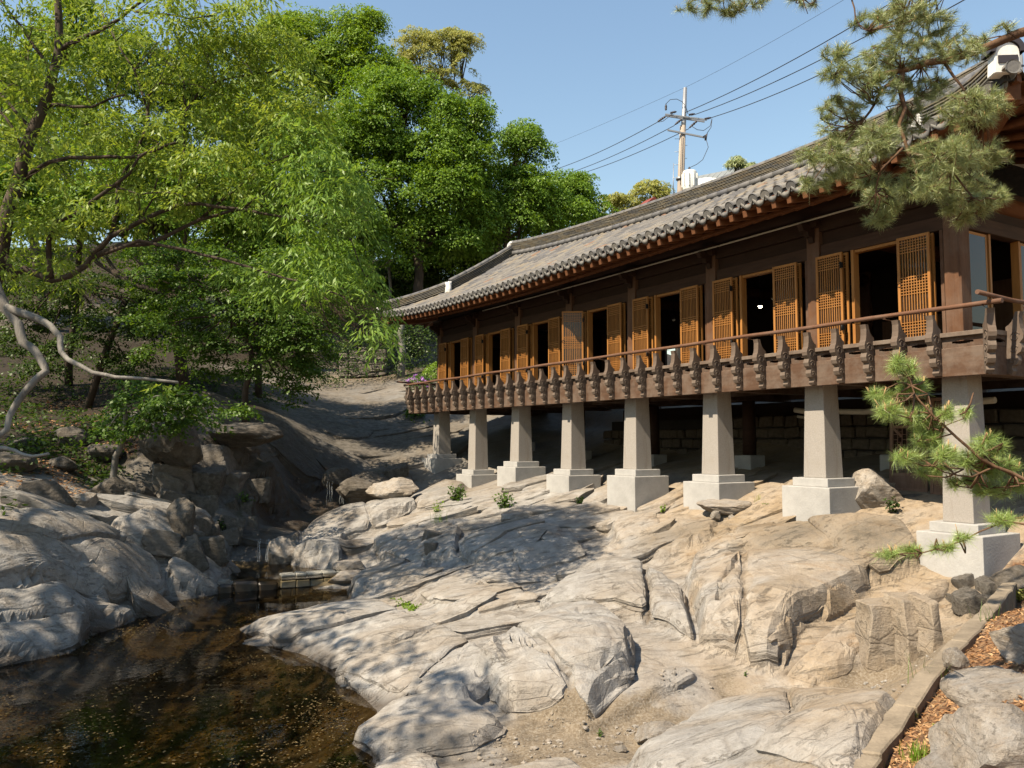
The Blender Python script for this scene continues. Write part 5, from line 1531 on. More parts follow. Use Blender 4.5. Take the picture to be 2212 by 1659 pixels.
boulder('long capstone lying along the top of the ledge', 520, 930, 1.05, .6, .40, 5, .42, .12, loc=Vector(at_y(520, 945, 21.6)), dark=True)
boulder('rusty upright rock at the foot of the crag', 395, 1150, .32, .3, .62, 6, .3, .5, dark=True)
boulder('pale water worn rock at the pool edge with a green foot', 480, 1278, .28, .22, .18, 7, .3, .3)
for i, (px, py, s, lb) in enumerate([(20, 1010, .55, 'grey stone at the left edge among the leaf litter'), (95, 1085, .62, 'dark lichened boulder in the leaf litter of the left bank'), (135, 1010, .36, 'small upright grey stone in the middle of the left bank'), (180, 1090, .34, 'flat pale stone with a green top on the left bank'), (150, 955, .45, 'brownish stone above the others on the left bank'), (240, 1075, .5, 'dark slab at the right end of the leaf littered bank'), (300, 1085, .55, 'split grey block above the pale left rocks'), (20, 1075, .22, 'small white stone near the left edge'), (225, 985, .5, 'square shaded stone beside the bent maple'), (45, 965, .32, 'rounded grey stone beneath the low bare bough')]):
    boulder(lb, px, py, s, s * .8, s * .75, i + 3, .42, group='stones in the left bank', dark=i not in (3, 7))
boulder('pale rough stone heap piece at the right end of the dam', 760, 1232, .40, .3, .22, 3, .3, .2)
boulder('wedge of stone between the dam and the cracked slabs', 745, 1258, .45, .3, .22, 5, .35, .5)
boulder('blue grey slab lying in the sand near the bottom edge', 1425, 1588, .34, .2, .09, 1, .4, .55)
boulder('small loose stone on the sand by the blue grey slab', 1340, 1625, .07, .06, .05, 2, .3)
# blocks standing in the joints of the crag and along the edge of the bank: parts of the rocky ground
def block_rock(seed):
    r_ = np.random.default_rng(seed)
    bm = bmesh.new(); bmesh.ops.create_icosphere(bm, subdivisions=4, radius=1.0)
    V = np.array([v.co[:] for v in bm.verts]); F = np.array([[v.index for v in f.verts] for f in bm.faces]); bm.free()
    n = np.concatenate([np.eye(3), -np.eye(3), r_.normal(size=(4, 3))]) + r_.normal(size=(10, 3)) * .10; n /= np.linalg.norm(n, axis=1)[:, None]
    d = np.r_[r_.uniform(.55, .75, 6), r_.uniform(.72, .95, 4)]
    q = V @ n.T; rad = np.min(np.where(q > 1e-3, d / np.maximum(q, 1e-3), 9), 1)
    P = V * rad[:, None]
    nn = fbm(P[:, 0] * 2 + P[:, 2] * 1.7 + seed, P[:, 1] * 2 - P[:, 2] * 1.3, seed, 4, .5)
    P *= (1 + .05 * nn)[:, None]
    return P, F
BLOCKS_R = []
for k in range(6):
    P_, F_ = block_rock(500 + k); me = zero_masks(mesh_np('rock_block', P_, F_, M['rock'], False), .2, (1.0, .7, .9, .8, 1.0, .75)[k]); BLOCKS_R.append(me)  # these masks carry the crag's shade as well as its stains
def crag_block(px, py, s, k, dark=True):
    p = ghit(px, py); o = bpy.data.objects.new('rock_block', BLOCKS_R[k % 6]); COL.objects.link(o); o.parent = GROUND
    o.location = p + Vector((0, .10 * s, -.05 * s)); o.scale = (s * rs4.uniform(.8, 1.25), s * .8, s * rs4.uniform(.75, 1.35)); o.rotation_euler = (rs4.uniform(-.25, .25), rs4.uniform(-.3, .3), rs4.uniform(-.35, .35) + .35)
kk = 0
for (x0, x1, y0, y1, sx, sy, sc, dn) in ((330, 560, 1062, 1200, 44, 34, .36, .6), (250, 420, 1090, 1140, 50, 30, .34, .4), (285, 520, 960, 1045, 60, 36, .55, .6), (770, 900, 1035, 1090, 46, 28, .42, .5), (840, 960, 1120, 1220, 50, 36, .26, .45), (2060, 2180, 1270, 1320, 40, 26, .2, .7)):
    yy = y0
    while yy < y1:
        xx = x0 + (kk % 2) * sx * .5
        while xx < x1:
            if rs4.random() < dn: crag_block(xx + rs4.uniform(-.35, .35) * sx, yy + rs4.uniform(-.3, .3) * sy, sc * rs4.uniform(.65, 1.3), rs4.randrange(6))
            xx += sx; kk += 1
        yy += sy; kk += 1
# loose gravel and chips
mb = []
r_ = np.random.default_rng(5)
spots = [(1150, 1620, 170, 35, 170), (1340, 1580, 90, 20, 60), (1900, 1490, 80, 30, 70), (1300, 1250, 60, 20, 40), (1120, 1330, 120, 25, 110), (1040, 1290, 80, 18, 60), (1480, 1480, 60, 20, 40), (760, 1470, 30, 40, 30), (800, 1270, 40, 12, 30), (2000, 1430, 40, 30, 30), (1230, 1560, 60, 14, 40), (960, 1470, 40, 20, 24)]
ico = bmesh.new(); bmesh.ops.create_icosphere(ico, subdivisions=1, radius=1.0)
IV = np.array([v.co[:] for v in ico.verts]); IF = np.array([[v.index for v in f.verts] for f in ico.faces]); ico.free()
XY, SZ = [], []
for (px, py, rx, ry, n) in spots:
    for k in range(n):
        a = r_.uniform(0, 6.283); q = math.sqrt(r_.uniform()); XY.append(base_hit(px + rx * q * math.cos(a), py + ry * q * math.sin(a))); SZ.append(.008 + .035 * r_.uniform() ** 4)
XY = np.array(XY); ZZ = terrain(XY[:, 0].copy(), XY[:, 1].copy())
Vs, Fs = [], []
for (x, y), z, s in zip(XY, ZZ, SZ):
    v = IV * (1 + r_.uniform(-.25, .25, (len(IV), 1))) * [s, s * r_.uniform(.6, 1), s * r_.uniform(.4, .8)]
    a = r_.uniform(0, 6.28); c, s_ = math.cos(a), math.sin(a)
    v = np.c_[v[:, 0] * c - v[:, 1] * s_, v[:, 0] * s_ + v[:, 1] * c, v[:, 2]] + [x, y, z + s * .2]
    Fs.append(IF + len(Vs) * len(IV)); Vs.append(v)
link('gravel', zero_masks(mesh_np('gravel', np.concatenate(Vs), np.concatenate(Fs), M['rock'], False)), None, None, kind='stuff', label='loose chips and gravel in the hollows of the rock')

# ---- stones with edges for walls
def stone_me(name, sx, sy, sz, seed, mat, bev=.02, jit=.02):
    r_ = random.Random(seed)
    me = MB().box(-sx / 2, sx / 2, -sy / 2, sy / 2, -sz / 2, sz / 2).mesh(name, mat)
    for v in me.vertices: v.co += Vector((r_.uniform(-jit, jit), r_.uniform(-jit, jit), r_.uniform(-jit, jit)))
    return bevel_mesh(me, bev, 1)
M['wall_stone'] = mat_plain('wall_stone', (0.105, 0.086, 0.066), .9, .35, 4, .4)
M['kerb'] = mat_plain('kerb_stone', (0.185, 0.152, 0.112), .95, .38, 4, .8)
M['wet_stone'] = mat_plain('wet_stone', (.04, .032, .024), .3, .3, 6, .3)
M['slab'] = mat_plain('slab', (0.132, 0.115, 0.0957), .9, .25, 5, .3)
SLAB = [stone_me('slab', .44, .5, 1, 400 + k, M['slab'], .03, .03) for k in range(4)]
M['dam_stone'] = mat_plain('dam_stone', (0.238, 0.228, 0.198), .85, .2, 6, .4)
# dam: coursed blocks between the two pools, the left part drowned and dark
a, b = at_z(606, 1272, 0), at_z(744, 1262, 0)
dam = empty('stone_dam', a, 0, 'low dam of squared grey blocks between the two pools', 'dam')
dv = Vector(b - a); dl = dv.length; rot = math.atan2(dv.y, dv.x)
dam.rotation_euler = (0, 0, rot)
r_ = random.Random(3)
for c, (z0, h) in enumerate(((-.35, .34), (-.005, .16), (.158, .13))):
    x = 0.0 if c != 1 else 0.0
    while x < dl * (1 - .06 * c):
        w = r_.uniform(.18, .34)
        link('stone', stone_me('stone', w - .012, .30, h - .012, int(x * 100) + c, M['dam_stone'], .018, .010), dam, T(x + w / 2, .15 + r_.uniform(-.012, .012), z0 + h / 2)); x += w
x = -.06
for k in range(4):
    w = r_.uniform(.26, .5); x -= w; link('wet_stone', stone_me('wet_stone', w + .02, .5, .5, 70 + k, M['wet_stone'], .05, .035), dam, T(x + w / 2, .2 + .012 * k + r_.uniform(-.04, .04), -.06 - r_.uniform(0, .03)))
# water sliding over and falling: thin ragged strands
m, nt, out = new_mat('falling_water')
p_ = N(nt, 'BsdfPrincipled'); p_.inputs['Base Color'].default_value = (.45, .47, .48, 1); p_.inputs['Roughness'].default_value = .2
tr = N(nt, 'BsdfTransparent'); mx_ = N(nt, 'MixShader', Fac=.3); nt.links.new(tr.outputs[0], mx_.inputs[1]); nt.links.new(p_.outputs[0], mx_.inputs[2]); nt.links.new(mx_.outputs[0], out.inputs['Surface'])
M['fall'] = m
def strands(label, tops, drop_px, Y, n, spread):
    c = at_y(tops[0], tops[1], Y); t = empty('waterfall', c, 0, label, 'waterfall', 'thin falls of the stream')
    for k in range(n):
        o = r_.uniform(-spread, spread); P = []
        for j in range(7):
            f = j / 6; q = at_y(tops[0], tops[1] + drop_px * f, Y); P.append(Vector(q - c) + Vector((o + r_.uniform(-.03, .03) * f, -.12 * f ** .6 + r_.uniform(-.02, .02), 0)))
        link('strand', MB().tube(P, [r_.uniform(.003, .009) for _ in P], 5).mesh('strand', M['fall']), t)
strands('left of the two thin falls under the reddish lip', (712, 1040), 50, 23.6, 4, .10)
strands('right of the two thin falls under the reddish lip', (738, 1040), 48, 23.6, 4, .08)
strands('little foaming fall dropping into the upper pool', (570, 1165), 47, 18.1, 8, .14)

# ---- kerb of the path, in lengths
kerb = empty('stone_kerb', CURB[0], 0, 'weathered stone kerb edging the mulch bank', 'kerb')
pts = [Vector(c) for c in CURB]
cum = np.r_[0, np.cumsum([(pts[i + 1] - pts[i]).length for i in range(len(pts) - 1)])]
s = 0.0
while s < cum[-1] - .1:
    e = min(s + r_.uniform(.85, 1.15), cum[-1])
    V = []; nseg = 4; mb = MB()
    for k in range(nseg + 1):
        f = s + .006 + (e - s - .012) * k / nseg
        i = min(int(np.searchsorted(cum, f)) - 1, len(pts) - 2); i = max(i, 0)
        p = pts[i].lerp(pts[i + 1], (f - cum[i]) / (cum[i + 1] - cum[i])); d = (pts[i + 1] - pts[i]).normalized(); n_ = Vector((-d.y, d.x, 0)).normalized()
        j = lambda q=.011: r_.uniform(-q, q)
        w = .082 + r_.uniform(-.008, .008)
        for (o, z) in ((-w, -.42), (w, -.42), (w, .012), (-w, .004)): V.append(p - Vector(CURB[0]) + n_ * (o + j()) + Vector((0, 0, z + j())))
    F = [(0, 1, 2, 3), (4 * nseg + 3, 4 * nseg + 2, 4 * nseg + 1, 4 * nseg)] + [(k * 4 + q, k * 4 + 4 + q, k * 4 + 4 + (q + 1) % 4, k * 4 + (q + 1) % 4) for k in range(nseg) for q in range(4)]
    link('kerb_stone', bevel_mesh(mb.add(V, F).mesh('kerb_stone', M['kerb']), .012), kerb); s = e
# ---- rubble retaining wall under the floor
wall = empty('rubble_wall', (*loc2w(0, -4.25), 2.2), R(90) + TH, 'rubble stone retaining wall in the shade under the floor', 'wall')
WS = [stone_me('stone', 1, 1, 1, 300 + k, M['wall_stone'], .09, .07) for k in range(8)]
z = 0.0; row = 0
while z < 1.30:
    h = r_.uniform(.24, .32); x = -2.2 + r_.uniform(0, .3)
    while x < 13.5:
        w = r_.uniform(.28, .52)
        if not (x > 9 and row > 3): link('stone', WS[r_.randrange(8)], wall, T(x + w / 2, r_.uniform(-.03, .03), z + h / 2) @ RY(R(r_.uniform(-3, 3))) @ SCL(w - .03, .34, h - .03))
        x += w
    z += h; row += 1
link('mortar_bed', MB().box(-2.2, 13.4, -.5, .05, -.6, z - .02).mesh('mortar_bed', M['mortar']), wall)
link('shade_sheet', MB().box(-2.2, 13.4, -.5, -.40, z - .02, 1.75).mesh('shade_sheet', M['interior']), wall)  # dark sheet standing in for the shade above the wall
# rubble pier at the right
pier = empty('stone_pier', (*loc2w(-2.6, -1.9), 1.75), R(90) + TH, 'rubble stone pier at the right edge behind the nearest pillar', 'pier')
z = -.3
while z < 1.7:
    h = r_.uniform(.22, .30); x = -.9
    while x < .7:
        w = r_.uniform(.28, .5); link('stone', WS[r_.randrange(8)], pier, T(x + w / 2, r_.uniform(-.03, .03), z + h / 2) @ SCL(w - .025, .5, h - .025)); x += w
    z += h
# ---- two old lattice doors leaning under the floor
def old_door(label, u, v, rz, lean):
    x, y = loc2w(u, v); g = gz(x, y)
    d = empty('lattice_door', (x, y, g - .02), R(90) + TH + rz, label, 'old door', 'old lattice doors leaning under the floor')
    Mx = RX(lean); w, h = .62, 1.62
    f = MB(); t_ = .05
    f.box(-w / 2, -w / 2 + t_, -.02, .02, 0, h); f.box(w / 2 - t_, w / 2, -.02, .02, 0, h)
    for z in (0, .26, .62, 1.08, h - t_): f.box(-w / 2 + t_, w / 2 - t_, -.018, .018, z, z + t_)
    f.box(-w / 2 + t_, w / 2 - t_, -.006, .006, t_, .26)
    link('frame', f.mesh('frame', M['old_wood']), d, Mx)
    l_ = MB(); a0, a1 = -w / 2 + t_, w / 2 - t_
    for (z0, z1, nx_, nz) in ((.31, .62, 12, 8), (1.13, h - t_, 12, 11)):
        for k in range(1, nx_): x_ = a0 + (a1 - a0) * k / nx_; l_.box(x_ - .005, x_ + .005, -.008, .006, z0, z1)
        for k in range(1, nz): z_ = z0 + (z1 - z0) * k / nz; l_.box(a0, a1, -.006, .009, z_ - .005, z_ + .005)
    for k in range(1, 7):
        x_ = a0 + (a1 - a0) * k / 7; l_.box(x_ - .005, x_ + .005, -.008, .006, .67, 1.08)
        for j in range(4): z_ = .70 + .09 * j + .045 * (k % 2); l_.box(x_, x_ + (a1 - a0) / 7, -.006, .008, z_, z_ + .009)
    for s_ in (-1, 1):
        l_.box(-.2, .2, -.010, .010, -.02, .02, T(s_ * .19, 0, .74) @ RY(R(45 * s_)) @ SCL(.5, 1, 1)); l_.box(-.2, .2, -.010, .010, -.02, .02, T(s_ * .19, 0, 1.01) @ RY(R(-45 * s_)) @ SCL(.5, 1, 1))
    link('lattice', l_.mesh('lattice', M['old_wood']), d, Mx)
old_door('left one of two old lattice doors leaning under the floor', 1.75, -1.35, R(14), R(7))
old_door('right one of two old lattice doors, half behind the nearest pillar', 1.05, -1.40, R(10), R(6))
old_door('lattice door panel leaning in the dark right of the nearest pillar', -.35, -1.9, R(8), R(5))
# ---- pipes
def pipe(label, P, r, mat='pipe'):
    o = link('pipe', MB().tube(P, r, 9).mesh('pipe', M[mat]), None, None, label=label, cat='pipe'); return o
def lp(u, v, z): x, y = loc2w(u, v); return (x, y, z)
pipe('lagged white pipe slung under the floor between the second and third pillars from the right', [lp(4.6, -2.0, 3.63), lp(4.2, -2.05, 3.56), lp(3.9, -2.1, 3.58), lp(3.0, -2.0, 3.54), lp(2.2, -2.0, 3.60), lp(1.6, -2.0, 3.62), lp(.6, -2.0, 3.66)], .055)
pipe('thin lagged pipe looping under the floor beside the thicker one', [lp(4.7, -2.2, 3.50), lp(4.3, -2.2, 3.44), lp(4.0, -2.2, 3.52), lp(3.4, -2.2, 3.58), lp(2.8, -2.1, 3.50)], .03)
pipe('bent grey pipe coming down in the dark at the right edge', [lp(-1.0, -1.6, 3.66), lp(-1.35, -1.6, 3.62), lp(-1.5, -1.6, 3.45), lp(-1.5, -1.6, 2.9), lp(-1.45, -1.6, 2.4)], .05, 'pole_concrete')
pp = empty('pipe_outlet', lp(-1.75, -1.3, 3.05), R(90) + TH, 'stub of grey pipe with a white ring at the right edge', 'pipe')
link('barrel', MB().tube([(0, 0, 0), (-.42, 0, .0)], .06, 12).mesh('barrel', M['galvanised']), pp)
link('white_ring', MB().tube([(-.42, 0, 0), (-.46, 0, 0)], .13, 16).mesh('white_ring', M['white_metal']), pp)

# ---- electricity pole with its gear
PY = 45.0
pb_ = at_y(1472, 440, PY); pt = at_y(1480, 188, PY)
g = gz(pb_[0], PY)
pole = empty('electricity_pole', (pb_[0], PY, g), 0, 'concrete electricity pole with crossarms standing behind the roof ridge', 'pole')
O = np.array([pb_[0], PY, g])
def pl(px, py, dy=0.0): return tuple(at_y(px, py, PY + dy) - O)
k_ = PY / FPX
link('shaft', MB().tube([(-.25, 0, 0), pl(1470, 420), pl(1475, 272)], [.25, .20, .165], 12).mesh('shaft', M['pole_concrete']), pole)
link('mast', MB().tube([pl(1475, 285), pl(1477, 262), pl(1480, 190)], [.16, .14, .11], 10).mesh('mast', M['galvanised']), pole)
def armb(name, a, b, w=.055): link(name, MB().tube([a, b], w, 4, True, False).mesh(name, M['galvanised']), pole)
armb('crossarm', pl(1437, 247, -.18), pl(1527, 259, -.18)); armb('crossarm', pl(1437, 250, .18), pl(1522, 263, .18)); armb('crossarm', pl(1442, 281, -.2), pl(1523, 297, -.2), .06)
ins = MB().lathe([(.02, -.22), (.06, -.2), (.06, -.14), (.03, -.13), (.07, -.08), (.07, -.04), (.03, -.03), (.07, .02), (.07, .06), (.03, .08), (.06, .12), (.02, .2)], 10).mesh('insulator', M['insulator'])
def along(a, b):
    a, b = Vector(a), Vector(b); d = (b - a); return Matrix.Translation((a + b) / 2) @ d.to_track_quat('Z', 'Y').to_matrix().to_4x4() @ SCL(1, 1, d.length / .42)
for a, b in [((1437, 252), (1420, 263)), ((1472, 258), (1457, 270)), ((1505, 262), (1488, 277)), ((1522, 257), (1537, 254)), ((1448, 244), (1462, 241)), ((1488, 248), (1502, 246)), ((1438.5, 238), (1438.5, 225))]:
    link('insulator', ins, pole, along(pl(*a, -.2), pl(*b, -.2)))
link('switch', MB().tube([pl(1519, 297, -.2), pl(1526, 290, -.2), pl(1524, 303, -.2)], [.07, .09, .06], 8).mesh('switch', M['insulator']), pole)
tf = MB().lathe([(.0, -.62), (.38, -.6), (.40, -.5), (.40, .45), (.36, .52), (.12, .58), (.10, .62)], 18)
for k in range(10): a = 2 * math.pi * k / 10; tf.box(.39, .47, -.02, .02, -.4, .35, RZ(a))
link('transformer', tf.mesh('transformer', M['white_metal']), pole, Matrix.Translation(pl(1490, 390, -.3)))
link('insulator', ins, pole, along(pl(1489, 372, -.3), pl(1489, 360, -.3)))
for k in range(8): q = Vector(pl(1471.5 - k * .4, 300 + 14 * k)); s_ = 1 if k % 2 else -1; link('climbing_step', MB().tube([q, q + Vector((s_ * .36, 0, 0))], .014, 4).mesh('climbing_step', M['galvanised']), pole)
link('band', MB().tube([pl(1469.6, 384), pl(1469.4, 389)], .24, 12).mesh('band', M['galvanised']), pole)
for P in ([(1438, 225), (1448, 215), (1462, 214), (1474, 220), (1482, 232), (1486, 246)], [(1420, 264), (1432, 262), (1445, 252), (1455, 243)], [(1538, 256), (1534, 272), (1520, 282), (1506, 280), (1495, 273)], [(1538, 258), (1536, 275), (1527, 288)], [(1526, 303), (1530, 318), (1518, 345), (1505, 355), (1490, 362)], [(1472, 290), (1471, 340), (1470, 400)]):
    link('jumper', MB().tube([pl(*p, -.25) for p in P], .018, 5).mesh('jumper', M['cable']), pole)
def wire(label, a, Ya, b, Yb, sag, r=.022):
    A, B = Vector(at_y(*a, Ya)), Vector(at_y(*b, Yb)); P = [A.lerp(B, t) - Vector((0, 0, sag * 4 * t * (1 - t))) for t in np.linspace(0, 1, 16)]
    link('overhead_wire', MB().tube(P, r, 5).mesh('overhead_wire', M['cable']), None, None, label=label, cat='wire', group='wires of the electricity pole')
for k, (a, b) in enumerate([((1420, 264), (1180, 372)), ((1457, 271), (1195, 385)), ((1488, 278), (1220, 385))]):
    wire(['upper', 'middle', 'lower'][k] + ' of the three wires running left from the pole to the trees', a, PY - .2, b, 62, .25)
for k, (a, b) in enumerate([((1480, 243), (2230, -190)), ((1502, 247), (2230, -130)), ((1537, 254), (2230, -85))]):
    wire(['upper', 'middle', 'lower'][k] + ' of the three wires running right from the pole past the pine', a, PY - .2, b, 24, .45)
wire('hair thin earth wire from the pole top to the upper right', (1480, 189), PY, (2000, -110), 30, .2, .008)
wire('hair thin earth wire from the pole top down to the left trees', (1480, 189), PY, (1150, 330), 62, .1, .008)
# distant roof bits behind the ridge
o = empty('water_tank', at_y(1525, 412, 52), 0, 'white domed tank showing above the ridge right of the pole', 'tank')
link('shell', MB().lathe([(1.35, -1.5), (1.35, .15), (1.2, .42), (.8, .62), (.3, .70), (.05, .71)], 24).mesh('shell', M['white_metal']), o)
link('base', MB().box(-1.9, 1.9, -1.6, 1.6, -2.5, -.35).mesh('base', M['white_metal']), o)
o = empty('far_house', at_y(1562, 395, 56), 0, 'grey tin gable roof peeping over the ridge', 'house')
link('wall', MB().box(-1.7, 1.7, -1.4, 1.4, -2.5, -.1).mesh('wall', M['plaster']), o)
rf = MB().prism([(-1.4, -.2), (0, .75), (1.4, -.2), (1.4, -.1), (0, .85), (-1.4, -.1)], -1.8, 1.8, 0)
for k in range(9): rf.box(-1.8 + .44 * k, -1.76 + .44 * k, -1.42, 0, -.02, .03, T(0, 0, .82) @ RX(R(33)))
link('roof', rf.mesh('roof', M['roof_tin']), o, RZ(R(-35)))
o = empty('chimney', at_y(1403, 450, 38), 0, 'brick chimney under a small red tin hood behind the roof', 'chimney')
link('stack', MB().box(-.28, .28, -.28, .28, -2.6, -.02).mesh('stack', M['red_tin']), o)
link('hood', MB().prism([(-.42, .0), (.42, .0), (0, .34)], -.42, .42, 1).mesh('hood', M['red_tin']), o, T(0, 0, .12) @ RZ(R(25)))
for x in (-.2, .2): link('leg', MB().box(x - .02, x + .02, -.2, .2, -.03, .13).mesh('leg', M['iron']), o)
link('antenna_mast', MB().tube([at_y(1454, 440, 60), at_y(1455, 352, 60)], [.05, .02], 5).mesh('antenna_mast', M['galvanised']), None, None, label='thin bare mast left of the electricity pole', cat='mast')
# ---- stacks of old slabs at the edge of the wood
for s_, (px, n, lb) in enumerate([(745, 15, 'left end stack of weathered slabs, catching some sun'), (765, 17, 'second stack of weathered slabs from the left'), (786, 18, 'middle stack of weathered slabs'), (806, 18, 'fourth stack of weathered slabs from the left'), (824, 16, 'right end stack of weathered slabs beside the grey trunk')]):
    b = at_y(px, 800, 38.0); g = gz(b[0], 38.0)
    st = empty('slab_stack', (b[0], 38.0, g), R(r_.uniform(-8, 8)), lb, 'slab stack', 'slab stacks at the edge of the wood')
    z = 0
    for k in range(n):
        h = r_.uniform(.065, .085); link('slab', SLAB[r_.randrange(4)], st, T(r_.uniform(-.03, .03), r_.uniform(-.03, .03), z + h / 2) @ RZ(R(r_.uniform(-4, 4))) @ SCL(1, 1, h)); z += h
# ---- lamps and a lantern inside
m, nt, out = new_mat('lamp_glow'); em = N(nt, 'Emission', Strength=14.0, Color=(1, .86, .62, 1)); nt.links.new(em.outputs[0], out.inputs['Surface']); M['glow'] = m
def spot(label, px, py, v, on=True):
    # ray of the pixel met with the plane a given depth behind the front
    d = ray(px, py); a = np.array([DV[0], DV[1], 0]); t_ = ((np.array([*loc2w(0, v), 0]) - np.array([0, 0, EYE])) @ a) / (d @ a)
    p = np.array([0, 0, EYE]) + d * t_
    o = empty('spotlight', p, 0, label, 'lamp', 'spotlights hanging inside')
    link('housing', MB().lathe([(.03, .16), (.035, .05), (.05, .0)], 12).mesh('housing', M['iron']), o)
    link('stem', MB().tube([(0, 0, .16), (0, 0, 6.8 - p[2])], .008, 5).mesh('stem', M['iron']), o)
    link('bulb', MB().lathe([(.004, -.045), (.03, -.035), (.042, -.01), (.035, .0)], 12).mesh('bulb', M['glow'] if on else M['white_metal']), o)
spot('lit spotlight seen in the third bay from the right', 1642, 661, -1.6); spot('smaller lit spotlight right of the other in the third bay', 1684, 667, -2.4)
spot('lit spotlight seen in the fourth bay from the right', 1479, 710, -1.6); spot('unlit spotlight seen in the third bay from the right', 1670, 644, -1.6, False); spot('unlit spotlight seen in the fourth bay from the right', 1455, 690, -1.6, False)
d = ray(999, 770); a = np.array([DV[0], DV[1], 0]); t_ = ((np.array([*loc2w(0, -1.0), 0]) - np.array([0, 0, EYE])) @ a) / (d @ a); p = np.array([0, 0, EYE]) + d * t_
o = empty('paper_lantern', p, 0, 'white square paper lantern hanging in the farthest bay', 'lantern')
link('shade', bevel_mesh(MB().box(-.16, .16, -.16, .16, -.24, .24).mesh('shade', M['plaster']), .01), o)
link('cord', MB().tube([(0, 0, .24), (0, 0, 6.8 - p[2])], .006, 4).mesh('cord', M['iron']), o)
print('things', round(time.time() - T0, 1))
# ================================================================== VEGETATION
NR = np.random.default_rng(11)
def unit(a): return a / np.maximum(np.linalg.norm(a, axis=-1, keepdims=True), 1e-9)
def leaf_quads(C, A, B):
    V = np.stack([C - A, C + B - A * .15, C + A, C - B - A * .15], 1).reshape(-1, 3)
    return V
def leaf_mesh(name, Vs, mat):
    V = np.concatenate(Vs); F = np.arange(len(V)).reshape(-1, 4)
    return mesh_np(name, V, F, mat, False)
def tri_leaves(Q):
    """the same leaves as single triangles, for crowns too far away to show their shape"""
    Q = Q.reshape(-1, 4, 3); a, b, c, d = Q[:, 0], Q[:, 1], Q[:, 2], Q[:, 3]
    return np.stack([a * .35 + b * .65 + (b - d) * .15, c, a * .35 + d * .65 - (b - d) * .15], 1).reshape(-1, 3)
def leaf_tris(name, Vs, mat):
    V = np.concatenate([tri_leaves(v) for v in Vs]); return mesh_np(name, V, np.arange(len(V)).reshape(-1, 3), mat, False)
def ell_px(px, py, rx, ry, Y, dz=None):
    """centre and radii of a foliage mass seen at a pixel, at depth Y"""
    c = at_y(px, py, Y); k = Y / FPX
    return c, np.array([rx * k, (dz if dz else max(rx, ry) * k * .8), ry * k])
def clumps(c, r, n, nl, pad=.7, ll=.17, lw=.10, droop=.35, spread=.5, low=-.45, tilt=.8):
    """a crown lobe: drooping pads of leaves over an ellipsoid, some inside"""
    d = unit(NR.normal(size=(n * 3, 3))); d = d[d[:, 2] > low][:n]
    n = len(d)
    rad = NR.uniform(.62, 1.05, (n, 1)) ** .7
    P = c + d * r * rad
    nz = unit(d * [.6, .6, .4] + np.array([0, 0, tilt]) + NR.normal(size=(n, 3)) * .22)
    t1 = unit(np.cross(nz, NR.normal(size=(n, 3)))); t2 = np.cross(nz, t1)
    pr = pad * NR.uniform(.6, 1.25, (n, 1))
    a = NR.uniform(0, 2 * np.pi, (n, nl)); q = np.sqrt(NR.uniform(0, 1, (n, nl)))
    ca, sa = (q * np.cos(a))[..., None], (q * np.sin(a))[..., None]
    off = (t1[:, None] * ca + t2[:, None] * sa) * pr[:, None]
    off[..., 2] -= droop * pr * q ** 2
    off += nz[:, None] * NR.normal(size=(n, nl, 1)) * .10 * pr[:, None]
    C = (P[:, None] + off).reshape(-1, 3)
    nn = unit(np.repeat(nz, nl, 0) + NR.normal(size=(n * nl, 3)) * spread)
    A = unit(off.reshape(-1, 3) + NR.normal(size=(n * nl, 3)) * .25 * pad + np.array([0, 0, -.12]))
    B = unit(np.cross(A, nn))
    s = NR.uniform(.7, 1.25, (n * nl, 1))
    return leaf_quads(C, A * ll * .5 * s, B * lw * .5 * s)
def billow(c, r, n, nl, pad, ll, lw, droop):
    """a crown lobe as a cluster of smaller heads, leafy on top and hollow beneath"""
    k = 11
    d = unit(NR.normal(size=(60, 3)) + np.array([0, -.25, .25])); d = d[d[:, 2] > -.55][:k]
    out = []
    for q in d:
        sr = r * NR.uniform(.36, .56); cc = c + q * r * NR.uniform(.62, .92)
        out.append(clumps(cc, sr, max(4, int(n / k)), nl, pad * NR.uniform(.8, 1.15), ll, lw, droop, .5, -.25, 1.0))
    out.append(clumps(c, r * .7, max(4, n // 8), nl, pad, ll, lw, droop, .5, -.6))
    return np.concatenate(out)
def sprays(c, r, n, nl=14, tl=.55, ll=.115, lw=.032, droop=.28, flat=.25):
    """hanging twigs with narrow leaves on both sides"""
    d = unit(NR.normal(size=(n, 3)))
    P = c + d * r * NR.uniform(.2, 1.0, (n, 1)) ** .6
    dr = unit(d * [1, 1, .5] + NR.normal(size=(n, 3)) * .6 + np.array([.25, -.1, 0]))
    s = np.linspace(.08, 1, nl)[None, :, None]
    L_ = tl * NR.uniform(.6, 1.3, (n, 1, 1))
    C = P[:, None] + dr[:, None] * s * L_ + np.array([0, 0, -1.0]) * droop * s ** 2 * L_ * 1.5
    tg = unit(dr[:, None] + np.array([0, 0, -1.0]) * droop * 3 * s)
    side = unit(np.cross(tg, NR.normal(size=(n, nl, 3)) * .5 + np.array([0, 0, 1.0])))
    sg = np.where(np.arange(nl) % 2 == 0, 1, -1)[None, :, None]
    A = unit(tg * .8 + side * sg * .75 + NR.normal(size=(n, nl, 3)) * .22 + np.array([0, 0, -.28]))
    nn = unit(NR.normal(size=(n, nl, 3)) * .45 + np.array([0, 0, 1.0]))
    B = unit(np.cross(A, nn))
    sc = NR.uniform(.7, 1.2, (n, nl, 1))
    C = C + A * ll * .4
    return leaf_quads(C.reshape(-1, 3), (A * ll * .5 * sc).reshape(-1, 3), (B * lw * .5 * sc).reshape(-1, 3))
